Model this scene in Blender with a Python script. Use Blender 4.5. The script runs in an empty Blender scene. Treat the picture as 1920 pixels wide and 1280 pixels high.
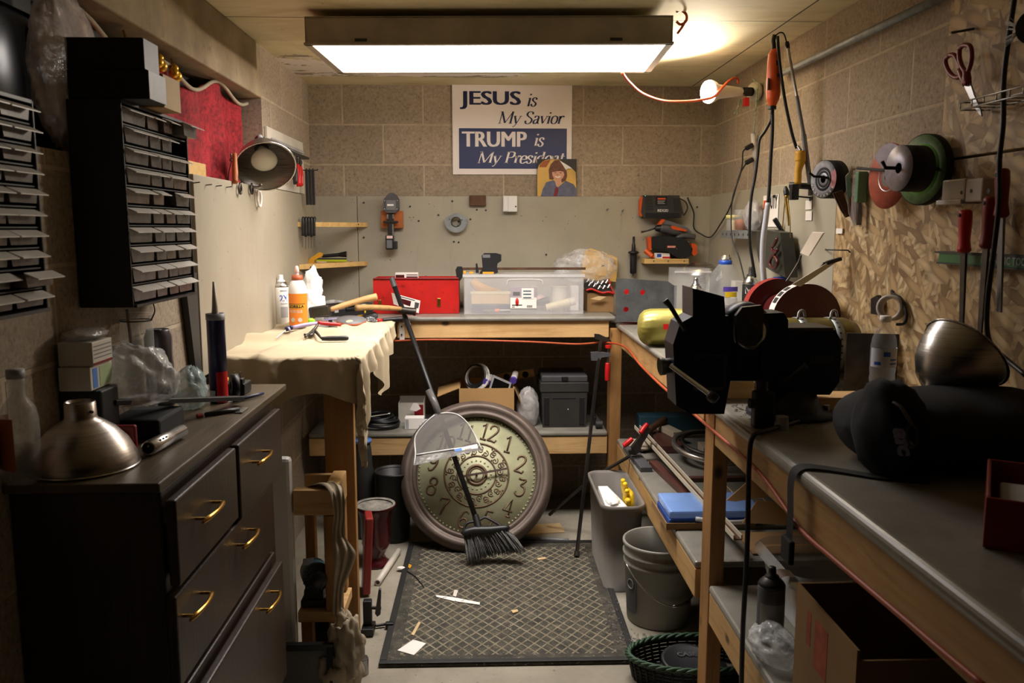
import bpy, bmesh, math, random
from mathutils import Vector as V, Matrix, noise
random.seed(7)
SC = bpy.context.scene
COL = SC.collection
# ---------------------------------------------------------------- camera
FPX, CH = 1550.0, 1.43
PIT = math.atan(212/FPX)
YAW = math.atan(52/FPX*math.cos(PIT))
cd = bpy.data.cameras.new('camera')
cam = bpy.data.objects.new('camera', cd)
COL.objects.link(cam)
cam.location = (0, 0, CH)
cam.rotation_euler = (math.pi/2-PIT, 0, -YAW)
cd.sensor_width = 36.0
cd.lens = 36.0*FPX/1920
cd.clip_start = 0.05
cd.dof.use_dof = True
cd.dof.focus_distance = 3.7
cd.dof.aperture_fstop = 9.0
SC.camera = cam
# ---------------------------------------------------------------- world, exposure
w = bpy.data.worlds.new('world')
SC.world = w
w.use_nodes = True
w.node_tree.nodes['Background'].inputs[0].default_value = (0.5, 0.55, 0.7, 1)
w.node_tree.nodes['Background'].inputs[1].default_value = 0.001
SC.view_settings.view_transform = 'Standard'
SC.view_settings.look = 'None'
SC.view_settings.gamma = 1
SC.view_settings.exposure = 0.0
PANEL_STRENGTH = 10.5       # the troffer's lens
LENS_WATTS, LENS_SPREAD = 19.0, 128.0   # the lens throws most of its light downward
FLOOD_WATTS = 44.0         # the flood bulb on the block wall
SC.cycles.diffuse_bounces = 3
# ---------------------------------------------------------------- room sizes
WB, WL, WR, CZ = 4.30, -0.88, 1.185, 2.145
BT = 1.02                  # back and left bench top
FT, NT = 0.985, 0.95       # far and near part of the other bench
R_ = (math.cos(YAW), -math.sin(YAW), 0)
F_ = (math.sin(YAW)*math.cos(PIT), math.cos(YAW)*math.cos(PIT), -math.sin(PIT))
U_ = (math.sin(YAW)*math.sin(PIT), math.cos(YAW)*math.sin(PIT), math.cos(PIT))
def ray(px, py):
    a = (px-960)/FPX; b = (640-py)/FPX
    return [R_[i]*a+U_[i]*b+F_[i] for i in range(3)]
def P(px, py, D):
    r = ray(px, py); t = D/r[1]
    return V((r[0]*t, D, CH+r[2]*t))
def PX(px, py, X):
    r = ray(px, py); t = X/r[0]
    return V((X, r[1]*t, CH+r[2]*t))
def PZ(px, py, Z):
    r = ray(px, py); t = (Z-CH)/r[2]
    return V((r[0]*t, r[1]*t, Z))
def PL(pts, D):
    return [P(x, y, D) for x, y in pts]
# ---------------------------------------------------------------- shape builder
def frame(d):
    d = V(d).normalized()
    a = V((0, 0, 1)) if abs(d.z) < .9 else V((1, 0, 0))
    u = d.cross(a).normalized(); v = d.cross(u).normalized()
    return u, v, d
def spline(pts, k=5):
    pts = [V(p) for p in pts]
    if len(pts) < 3: return pts
    out = []
    q = [pts[0]*2-pts[1]]+pts+[pts[-1]*2-pts[-2]]
    for i in range(1, len(q)-2):
        p0, p1, p2, p3 = q[i-1:i+3]
        for j in range(k):
            t = j/k
            out.append(.5*((2*p1)+(p2-p0)*t+(2*p0-5*p1+4*p2-p3)*t*t+(3*p1-p0-3*p2+p3)*t**3))
    out.append(pts[-1])
    return out
class B:
    def __init__(s):
        s.v = []; s.f = []; s.sm = []; s.mi = []; s.m = 0
    def add(s, vs, fs, smooth=False):
        n = len(s.v)
        s.v += [V(p) for p in vs]
        for f in fs:
            s.f.append([i+n for i in f]); s.sm.append(smooth); s.mi.append(s.m)
        return s
    def box(s, c, d, rz=0, rx=0, ry=0, bev=0, seg=2):
        bm = bmesh.new()
        bmesh.ops.create_cube(bm, size=1)
        for p in bm.verts: p.co = V((p.co.x*d[0], p.co.y*d[1], p.co.z*d[2]))
        if bev: bmesh.ops.bevel(bm, geom=bm.edges[:], offset=min(bev, min(d)*.49), segments=seg, affect='EDGES', profile=.5)
        mt = Matrix.Translation(V(c)) @ Matrix.Rotation(rz, 4, 'Z') @ Matrix.Rotation(ry, 4, 'Y') @ Matrix.Rotation(rx, 4, 'X')
        bm.verts.index_update()
        s.add([mt @ p.co for p in bm.verts], [[q.index for q in f.verts] for f in bm.faces], False)
        bm.free()
        return s
    def lo(s, x0, y0, z0, x1, y1, z1, bev=0, **k):
        return s.box(((x0+x1)/2, (y0+y1)/2, (z0+z1)/2), (abs(x1-x0), abs(y1-y0), abs(z1-z0)), bev=bev, **k)
    def pb(s, x0, y0, x1, y1, D, dep, bev=0, zb=None, **k):
        a = P(x0, y1, D); b = P(x1, y0, D)
        return s.lo(a.x, D, a.z if zb is None else zb, b.x, D+dep, b.z, bev, **k)
    def cyl(s, p0, p1, r0, r1=None, n=20, caps=True, smooth=True):
        r1 = r0 if r1 is None else r1
        p0 = V(p0); p1 = V(p1)
        u, v, d = frame(p1-p0)
        vs = []
        for p, r in ((p0, r0), (p1, r1)):
            for i in range(n):
                t = 2*math.pi*i/n
                vs.append(p+u*math.cos(t)*r+v*math.sin(t)*r)
        s.add(vs, [[i, (i+1) % n, n+(i+1) % n, n+i] for i in range(n)], smooth)
        if caps:
            s.add(vs[:n], [list(range(n))[::-1]]); s.add(vs[n:], [list(range(n))])
        return s
    def tube(s, pts, r, n=8, k=5, smooth=True, closed=False):
        pts = spline(pts, k) if k > 1 else [V(p) for p in pts]
        m = len(pts)
        rs = r if isinstance(r, (list, tuple)) else [r]*2
        vs = []
        pu = None
        for i, p in enumerate(pts):
            d = (pts[min(i+1, m-1)]-pts[max(i-1, 0)])
            if d.length < 1e-7: d = V((0, 0, 1))
            d.normalize()
            if pu is None: pu = frame(d)[0]
            u = pu-d*pu.dot(d)
            u = u.normalized() if u.length > 1e-5 else frame(d)[0]
            pu = u
            w_ = d.cross(u)
            t = i/(m-1)*(len(rs)-1); a = min(int(t), len(rs)-2)
            rr = rs[a]+(rs[a+1]-rs[a])*(t-a)
            for j in range(n):
                q = 2*math.pi*j/n
                vs.append(p+u*math.cos(q)*rr+w_*math.sin(q)*rr)
        fs = [[i*n+j, i*n+(j+1) % n, (i+1)*n+(j+1) % n, (i+1)*n+j] for i in range(m-1) for j in range(n)]
        fs += [list(range(n))[::-1], list(range((m-1)*n, m*n))]
        return s.add(vs, fs, smooth)
    def lathe(s, prof, c, d=(0, 0, 1), n=32, smooth=True, ang=2*math.pi, u0=None, sx=1):
        u, v, d = frame(d)
        if u0 is not None:
            u = (V(u0)-d*V(u0).dot(d)).normalized(); v = d.cross(u)
        c = V(c); vs = []
        full = ang > 6.28
        cols = n if full else n+1
        for r, z in prof:
            for i in range(cols):
                t = ang*i/n
                vs.append(c+d*z+u*math.cos(t)*r*sx+v*math.sin(t)*r)
        fs = []
        for a in range(len(prof)-1):
            for i in range(n):
                j = (i+1) % cols
                fs.append([a*cols+i, a*cols+j, (a+1)*cols+j, (a+1)*cols+i])
        return s.add(vs, fs, smooth)
    def prism(s, poly, o, u, v, dep, bev=0):
        o = V(o); u = V(u); v = V(v); nrm = u.cross(v).normalized()*dep
        a = [o+u*x+v*y for x, y in poly]
        n = len(a)
        return s.add(a+[p+nrm for p in a], [list(range(n))[::-1], list(range(n, 2*n))]+[[i, (i+1) % n, n+(i+1) % n, n+i] for i in range(n)])
    def pp(s, pix, D, dep):
        a = PL(pix, D)
        area = sum(a[i].x*a[(i+1) % len(a)].z-a[(i+1) % len(a)].x*a[i].z for i in range(len(a)))
        if area > 0: a = a[::-1]
        n = len(a)
        return s.add(a+[p+V((0, dep, 0)) for p in a], [list(range(n))[::-1], list(range(n, 2*n))]+[[i, (i+1) % n, n+(i+1) % n, n+i] for i in range(n)])
    def sph(s, c, r, n=20, m=12):
        if not isinstance(r, (tuple, list)): r = (r, r, r)
        c = V(c); vs = []
        for i in range(m+1):
            t = math.pi*i/m
            for j in range(n):
                q = 2*math.pi*j/n
                vs.append(c+V((r[0]*math.sin(t)*math.cos(q), r[1]*math.sin(t)*math.sin(q), r[2]*math.cos(t))))
        return s.add(vs, [[i*n+j, (i+1)*n+j, (i+1)*n+(j+1) % n, i*n+(j+1) % n] for i in range(m) for j in range(n)], True)
    def tor(s, c, d, R, r, n=32, m=8, sx=1, u0=None):
        prof = [(R+r*math.cos(2*math.pi*i/m), r*math.sin(2*math.pi*i/m)) for i in range(m+1)]
        return s.lathe(prof, c, d, n, sx=sx, u0=u0)
    def grid(s, fn, nu, nv, smooth=True, th=0):
        vs = [V(fn(i/nu, j/nv)) for j in range(nv+1) for i in range(nu+1)]
        fs = [[j*(nu+1)+i, j*(nu+1)+i+1, (j+1)*(nu+1)+i+1, (j+1)*(nu+1)+i] for j in range(nv) for i in range(nu)]
        return s.add(vs, fs, smooth)
    def blob(s, c, r, amp=.2, fr=3., seed=0, flat=None, n=30, m=18, ridge=False, sm=True):
        c = V(c); vs = []
        for i in range(m+1):
            t = math.pi*i/m
            for j in range(n):
                q = 2*math.pi*j/n
                d = V((math.sin(t)*math.cos(q), math.sin(t)*math.sin(q), math.cos(t)))
                e = d*fr+V((seed*7.3, seed*3.1, seed*1.7))
                k = noise.noise(e)+.5*noise.noise(e*2.1)
                if ridge: k = .5-1.3*abs(noise.noise(e))-.6*abs(noise.noise(e*2.3))
                f = 1+amp*k
                p = c+V((d.x*r[0]*f, d.y*r[1]*f, d.z*r[2]*f))
                if flat is not None and p.z < flat: p.z = flat+.001*(p.z-flat)
                vs.append(p)
        return s.add(vs, [[i*n+j, (i+1)*n+j, (i+1)*n+(j+1) % n, i*n+(j+1) % n] for i in range(m) for j in range(n)], sm)
    def poly2(s, polys, o, u, v, dep=0.0006):
        for p in polys:
            s.prism(p, o, u, v, dep)
        return s
# ---------------------------------------------------------------- objects
LOC = {}
def mesh_of(name, b, mats, off):
    me = bpy.data.meshes.new(name)
    me.from_pydata([tuple(p-off) for p in b.v], [], b.f)
    me.polygons.foreach_set('use_smooth', b.sm)
    for m in (mats if isinstance(mats, (list, tuple)) else [mats]):
        me.materials.append(MT(m) if isinstance(m, str) else m)
    me.polygons.foreach_set('material_index', b.mi)
    me.update()
    return me
def tag(o, label=None, cat=None, group=None, kind=None):
    if label: o['label'] = label
    if cat: o['category'] = cat
    if group: o['group'] = group
    if kind: o['kind'] = kind
    return o
def thing(name, label, cat, loc, group=None):
    o = bpy.data.objects.new(name, None)
    COL.objects.link(o)
    o.empty_display_size = .05
    o.location = V(loc); LOC[o.name] = V(loc)
    return tag(o, label, cat, group)
def part(name, b, mats, par, label=None, kind=None):
    off = LOC[par.name]
    o = bpy.data.objects.new(name, mesh_of(name, b, mats, off))
    COL.objects.link(o)
    o.parent = par; LOC[o.name] = off
    return tag(o, label, None, None, kind)
def solo(name, b, mats, label, cat, group=None, kind=None):
    xs = [p.x for p in b.v]; ys = [p.y for p in b.v]; zs = [p.z for p in b.v]
    off = V(((min(xs)+max(xs))/2, (min(ys)+max(ys))/2, min(zs)))
    o = bpy.data.objects.new(name, mesh_of(name, b, mats, off))
    COL.objects.link(o)
    o.location = off; LOC[o.name] = off
    return tag(o, label, cat, group, kind)
def struct(name, b, mats, label, cat=None):
    return solo(name, b, mats, label, cat or name.split('_')[0], None, 'structure')
# ---------------------------------------------------------------- materials
_M = {}
DEF = {}
def MT(k):
    if k not in _M: _M[k] = DEF[k](k)
    return _M[k]
def new(k):
    m = bpy.data.materials.new(k); m.use_nodes = True
    nt = m.node_tree
    return m, nt, nt.nodes['Principled BSDF'], lambda a, b: nt.links.new(a, b)
def N(nt, t, **k):
    n = nt.nodes.new(t)
    for a, b in k.items():
        if a in n.inputs.keys() if not isinstance(a, int) else True:
            n.inputs[a].default_value = b
        else: setattr(n, a, b)
    return n
def ramp(nt, fac, stops):
    r = nt.nodes.new('ShaderNodeValToRGB')
    e = r.color_ramp.elements
    while len(e) < len(stops): e.new(.5)
    for i, (p, c) in enumerate(stops):
        e[i].position = p; e[i].color = (*c, 1) if len(c) == 3 else c
    nt.links.new(fac, r.inputs[0])
    return r.outputs[0]
def mix(nt, f, a, b, mode='MIX'):
    n = nt.nodes.new('ShaderNodeMix'); n.data_type = 'RGBA'; n.blend_type = mode
    for s_, x in ((n.inputs[0], f), (n.inputs[6], a), (n.inputs[7], b)):
        if hasattr(x, 'links'): nt.links.new(x, s_)
        elif isinstance(x, (int, float)): s_.default_value = x
        else: s_.default_value = (*x, 1)
    return n.outputs[2]
def mth(nt, op, a, b=0.0, c=0.0):
    n = nt.nodes.new('ShaderNodeMath'); n.operation = op
    for i, x in enumerate((a, b, c)):
        if hasattr(x, 'links'): nt.links.new(x, n.inputs[i])
        else: n.inputs[i].default_value = x
    return n.outputs[0]
def pos(nt, scale=(1, 1, 1), rot=(0, 0, 0), loc=(0, 0, 0), world=True):
    g = nt.nodes.new('ShaderNodeNewGeometry').outputs['Position'] if world else nt.nodes.new('ShaderNodeTexCoord').outputs['Object']
    m = nt.nodes.new('ShaderNodeMapping')
    m.inputs['Scale'].default_value = scale; m.inputs['Rotation'].default_value = rot; m.inputs['Location'].default_value = loc
    nt.links.new(g, m.inputs[0])
    return m.outputs[0]
def nz(nt, vec, sc=5., det=4., rough=.55, dist=0.):
    n = nt.nodes.new('ShaderNodeTexNoise')
    n.inputs['Scale'].default_value = sc; n.inputs['Detail'].default_value = det
    n.inputs['Roughness'].default_value = rough; n.inputs['Distortion'].default_value = dist
    nt.links.new(vec, n.inputs['Vector'])
    return n.outputs[0]
def bump(nt, bs, h, st=.3, d=.01):
    b = nt.nodes.new('ShaderNodeBump')
    b.inputs['Strength'].default_value = st; b.inputs['Distance'].default_value = d
    nt.links.new(h, b.inputs['Height']); nt.links.new(b.outputs[0], bs.inputs['Normal'])
def plain(c, r=.5, m=0., var=.18, sc=9., bp=0., c2=None, al=1., tr=0., spots=0., coat=0., spec=None):
    def f(k):
        mm, nt, bs, ln = new(k)
        vec = pos(nt)
        n = nz(nt, vec, sc)
        lo = tuple(max(0, x*(1-var)) for x in c); hi = tuple(min(1, x*(1+var)) for x in c)
        col = ramp(nt, n, [(.3, lo), (.7, c2 or hi)])
        if spots:
            n2 = nz(nt, vec, sc*3.3, 5, .7)
            col = mix(nt, ramp(nt, n2, [(.58, (0, 0, 0)), (.68, (spots,)*3)]), col, tuple(x*.35 for x in c))
        ln(col, bs.inputs['Base Color'])
        bs.inputs['Roughness'].default_value = r; bs.inputs['Metallic'].default_value = m
        if spec is not None: bs.inputs['Specular IOR Level'].default_value = spec
        if coat: bs.inputs['Coat Weight'].default_value = coat
        if al < 1: bs.inputs['Alpha'].default_value = al
        if tr: bs.inputs['Transmission Weight'].default_value = tr
        if bp: bump(nt, bs, nz(nt, vec, sc*6, 5), bp, .004)
        return mm
    return f
def film(c=(.9, .9, .92), lo=.08, hi=.55, sc=14, r=.18):
    def f(k):
        mm, nt, bs, ln = new(k)
        vec = pos(nt)
        n = nz(nt, vec, sc, 4, .6, .6)
        bs.inputs['Base Color'].default_value = (*c, 1)
        bs.inputs['Roughness'].default_value = r
        ln(mth(nt, 'ADD', mth(nt, 'MULTIPLY', ramp(nt, n, [(.35, (0, 0, 0)), (.7, (1, 1, 1))]), hi-lo), lo), bs.inputs['Alpha'])
        bump(nt, bs, nz(nt, vec, sc*1.6, 3), .6, .01)
        return mm
    return f
def wood(c1, c2, ax='X', r=.6, knots=True, world=True):
    def f(k):
        mm, nt, bs, ln = new(k)
        st = {'X': (1.2, 16, 16), 'Y': (16, 1.2, 16), 'Z': (16, 16, 1.2)}[ax]
        vec = pos(nt, st, world=world)
        n = nz(nt, vec, 2.2, 6, .6, .7)
        fine = nz(nt, vec, 9, 3)
        col = ramp(nt, n, [(.25, c2), (.5, c1), (.75, tuple(min(1, x*1.12) for x in c1))])
        col = mix(nt, mth(nt, 'MULTIPLY', fine, .35), col, c2)
        if knots:
            v = nt.nodes.new('ShaderNodeTexVoronoi')
            v.inputs['Scale'].default_value = 5.5
            ln(pos(nt, {'X': (.8, 1.3, 1.3), 'Y': (1.3, .8, 1.3), 'Z': (1.3, 1.3, .8)}[ax], loc=(.37, .21, .13), world=world), v.inputs['Vector'])
            kk = ramp(nt, v.outputs['Distance'], [(.05, (1, 1, 1)), (.12, (0, 0, 0))])
            col = mix(nt, kk, col, tuple(x*.22 for x in c2))
        dirt = ramp(nt, nz(nt, pos(nt), 4.5, 5), [(.45, (0, 0, 0)), (.75, (.45, .45, .45))])
        col = mix(nt, dirt, col, tuple(x*.55 for x in c2))
        ln(col, bs.inputs['Base Color'])
        bs.inputs['Roughness'].default_value = r
        bump(nt, bs, fine, .25, .003)
        return mm
    return f
def cmu(ax):                      # concrete block laid in running bond; ax: the wall's own long direction
    def f(k):
        mm, nt, bs, ln = new(k)
        g = nt.nodes.new('ShaderNodeNewGeometry').outputs['Position']
        sp = nt.nodes.new('ShaderNodeSeparateXYZ'); ln(g, sp.inputs[0])
        cb = nt.nodes.new('ShaderNodeCombineXYZ')
        a = sp.outputs[0] if ax == 'X' else sp.outputs[1]
        x0 = .505 if ax == 'X' else .1
        ln(mth(nt, 'SUBTRACT', a, x0-.405*10), cb.inputs[0])
        ln(mth(nt, 'SUBTRACT', sp.outputs[2], 1.750-.198*20), cb.inputs[1])
        br = nt.nodes.new('ShaderNodeTexBrick')
        br.offset = .5
        for kk, vv in (('Scale', 1), ('Mortar Size', .006), ('Mortar Smooth', .3), ('Brick Width', .405), ('Row Height', .198), ('Bias', 0)):
            br.inputs[kk].default_value = vv
        br.inputs['Color1'].default_value = (.42, .42, .42, 1); br.inputs['Color2'].default_value = (.62, .62, .62, 1)
        ln(cb.outputs[0], br.inputs['Vector'])
        vec = pos(nt)
        pit = nz(nt, vec, 85, 6, .75)
        big = nz(nt, vec, 2.3, 5, .6)
        base = ramp(nt, pit, [(.30, (.09, .066, .043)), (.42, (.31, .245, .175)), (.62, (.43, .345, .255)), (.8, (.54, .45, .345))])
        base = mix(nt, .5, base, br.outputs['Color'], 'OVERLAY')
        base = mix(nt, ramp(nt, big, [(.4, (0, 0, 0)), (.8, (.5, .5, .5))]), base, (.24, .20, .16))
        mort = ramp(nt, nz(nt, vec, 30, 4), [(.3, (.40, .32, .225)), (.7, (.54, .44, .325))])
        ln(mix(nt, br.outputs['Fac'], base, mort), bs.inputs['Base Color'])
        bs.inputs['Roughness'].default_value = .92
        h = mth(nt, 'SUBTRACT', mth(nt, 'MULTIPLY', pit, .5), mth(nt, 'MULTIPLY', br.outputs['Fac'], .6))
        bump(nt, bs, h, .6, .006)
        return mm
    return f
def osb(k):
    mm, nt, bs, ln = new(k)
    dis = nz(nt, pos(nt), 14, 2)
    col = None
    for i, (rot, sc) in enumerate(((.15, 1.0), (1.0, 1.1), (1.95, .9), (2.75, .85))):
        m0 = pos(nt, (1, 1, 1), (rot, 0, 0), (0, i*3.7, i*1.9)); mp = nt.nodes.new('ShaderNodeMapping'); mp.inputs['Scale'].default_value = (1, 15*sc, 52*sc); ln(m0, mp.inputs[0]); m = mp.outputs[0]
        ad = nt.nodes.new('ShaderNodeVectorMath'); ad.operation = 'ADD'
        sc_ = nt.nodes.new('ShaderNodeVectorMath'); sc_.operation = 'SCALE'; sc_.inputs['Scale'].default_value = .45
        nn = nt.nodes.new('ShaderNodeTexNoise'); nn.inputs['Scale'].default_value = 16; ln(pos(nt), nn.inputs['Vector'])
        ln(nn.outputs['Color'], sc_.inputs[0]); ln(m, ad.inputs[0]); ln(sc_.outputs[0], ad.inputs[1])
        v = nt.nodes.new('ShaderNodeTexVoronoi'); v.inputs['Scale'].default_value = 1.0; v.inputs['Randomness'].default_value = 1
        ln(ad.outputs[0], v.inputs['Vector'])
        s2 = nt.nodes.new('ShaderNodeSeparateColor'); ln(v.outputs['Color'], s2.inputs[0])
        c = ramp(nt, s2.outputs[0], [(.05, (.24, .14, .06)), (.3, (.44, .29, .13)), (.65, (.60, .43, .22)), (.95, (.78, .62, .37))])
        c = mix(nt, ramp(nt, v.outputs['Distance'], [(.35, (0, 0, 0)), (.75, (.65, .65, .65))]), c, (.16, .09, .035))
        if col is None: col = c
        else:
            msk = ramp(nt, s2.outputs[1], [(.60, (0, 0, 0)), (.62, (1, 1, 1))])
            col = mix(nt, msk, col, c)
    ln(col, bs.inputs['Base Color'])
    bs.inputs['Roughness'].default_value = .62
    bump(nt, bs, dis, .2, .004)
    return mm
def emit(c, st):
    def f(k):
        mm, nt, bs, ln = new(k)
        bs.inputs['Base Color'].default_value = (*c, 1)
        bs.inputs['Emission Color'].default_value = (*c, 1)
        bs.inputs['Emission Strength'].default_value = st
        return mm
    return f
def brushed(c, r=.3, ax=(2, 2, 120), m=1.):
    def f(k):
        mm, nt, bs, ln = new(k)
        n = nz(nt, pos(nt, ax, world=False), 3, 3)
        ln(ramp(nt, n, [(.3, tuple(x*.8 for x in c)), (.7, c)]), bs.inputs['Base Color'])
        bs.inputs['Metallic'].default_value = m
        ln(mth(nt, 'ADD', mth(nt, 'MULTIPLY', n, .2), r-.1), bs.inputs['Roughness'])
        bump(nt, bs, n, .15, .002)
        return mm
    return f
def hx(s):
    o = []
    for i in (0, 2, 4):
        c = int(s[i:i+2], 16)/255
        o.append(c/12.92 if c < .04045 else ((c+.055)/1.055)**2.4)
    return tuple(o)
def ceil_mat(k):
    mm, nt, bs, ln = new(k)
    vec = pos(nt)
    n = nz(nt, vec, 2.2, 5, .6, 1.0)
    col = ramp(nt, n, [(.3, hx('c9bd8c')), (.5, hx('ded2a8')), (.75, hx('ece1be'))])
    col = mix(nt, ramp(nt, nz(nt, pos(nt, (2, 14, 1)), 1.5, 5, .65), [(.5, (0, 0, 0)), (.75, (.35, .35, .35))]), col, hx('a8986a'))
    sp = nt.nodes.new('ShaderNodeSeparateXYZ'); ln(nt.nodes.new('ShaderNodeNewGeometry').outputs['Position'], sp.inputs[0])
    # peeling paint along the back edge, in a patch between two seams
    band = mth(nt, 'MULTIPLY', ramp(nt, sp.outputs[1], [(.0, (0, 0, 0)), (.1, (0, 0, 0))]), 1.0)
    mr = nt.nodes.new('ShaderNodeMapRange'); mr.inputs[1].default_value = 3.15; mr.inputs[2].default_value = 3.75; ln(sp.outputs[1], mr.inputs[0])
    mr2 = nt.nodes.new('ShaderNodeMapRange'); mr2.inputs[1].default_value = .45; mr2.inputs[2].default_value = .1; ln(sp.outputs[0], mr2.inputs[0])
    mr3 = nt.nodes.new('ShaderNodeMapRange'); mr3.inputs[1].default_value = 4.22; mr3.inputs[2].default_value = 4.05; ln(sp.outputs[1], mr3.inputs[0])
    msk = mth(nt, 'MULTIPLY', mth(nt, 'MULTIPLY', mr.outputs[0], mr2.outputs[0]), mr3.outputs[0])
    pn = nz(nt, pos(nt, (1, 1.8, 1)), 5.5, 7, .68)
    peel = mth(nt, 'GREATER_THAN', mth(nt, 'MULTIPLY', pn, msk), .43)
    dark = mth(nt, 'GREATER_THAN', mth(nt, 'MULTIPLY', nz(nt, pos(nt, (1, 1.5, 1), loc=(3, 3, 0)), 4, 6, .65), msk), .42)
    col = mix(nt, dark, col, hx('a09482'))
    col = mix(nt, peel, col, hx('efe6dc'))
    # board seams
    for a, p0 in ((1, 2.975), (0, 1.06)):
        d = mth(nt, 'LESS_THAN', mth(nt, 'ABSOLUTE', mth(nt, 'SUBTRACT', sp.outputs[a], p0)), .003)
        col = mix(nt, d, col, hx('3a3426'))
    fly = ramp(nt, nz(nt, vec, 38, 2), [(.73, (0, 0, 0)), (.76, (.6, .6, .6))])
    col = mix(nt, fly, col, hx('5a4d33'))
    ln(col, bs.inputs['Base Color']); bs.inputs['Roughness'].default_value = .75
    return mm
def floor_mat(k):
    mm, nt, bs, ln = new(k)
    vec = pos(nt)
    col = ramp(nt, nz(nt, vec, 3, 7, .65), [(.3, hx('7f786a')), (.55, hx('989182')), (.75, hx('aaa394'))])
    col = mix(nt, ramp(nt, nz(nt, vec, 60, 3), [(.66, (0, 0, 0)), (.72, (.7, .7, .7))]), col, hx('57503f'))
    ln(col, bs.inputs['Base Color']); bs.inputs['Roughness'].default_value = .85
    bump(nt, bs, nz(nt, vec, 40, 5), .2, .004)
    return mm
def board_mat(c, c2):
    def f(k):
        mm, nt, bs, ln = new(k)
        vec = pos(nt)
        col = ramp(nt, nz(nt, vec, 1.6, 6, .6), [(.3, c2), (.6, c)])
        col = mix(nt, ramp(nt, nz(nt, vec, 55, 2, .5), [(.735, (0, 0, 0)), (.76, (.8, .8, .8))]), col, hx('4e483c'))
        col = mix(nt, ramp(nt, nz(nt, pos(nt, (9, 9, 1.2)), 2.5, 5), [(.62, (0, 0, 0)), (.8, (.3, .3, .3))]), col, hx('6f6a58'))
        ln(col, bs.inputs['Base Color']); bs.inputs['Roughness'].default_value = .5
        bump(nt, bs, nz(nt, vec, 30, 4), .06, .003)
        return mm
    return f
def curtain_mat(k):
    mm, nt, bs, ln = new(k)
    vec = pos(nt)
    n = nz(nt, vec, 70, 4, .7); n2 = nz(nt, vec, 9, 4)
    col = ramp(nt, mth(nt, 'ADD', mth(nt, 'MULTIPLY', n, .6), mth(nt, 'MULTIPLY', n2, .4)), [(.38, hx('5a0a10')), (.52, hx('961621')), (.62, hx('b3232e'))])
    ln(col, bs.inputs['Base Color']); bs.inputs['Roughness'].default_value = .85
    bump(nt, bs, n, .4, .006)
    return mm
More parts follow.
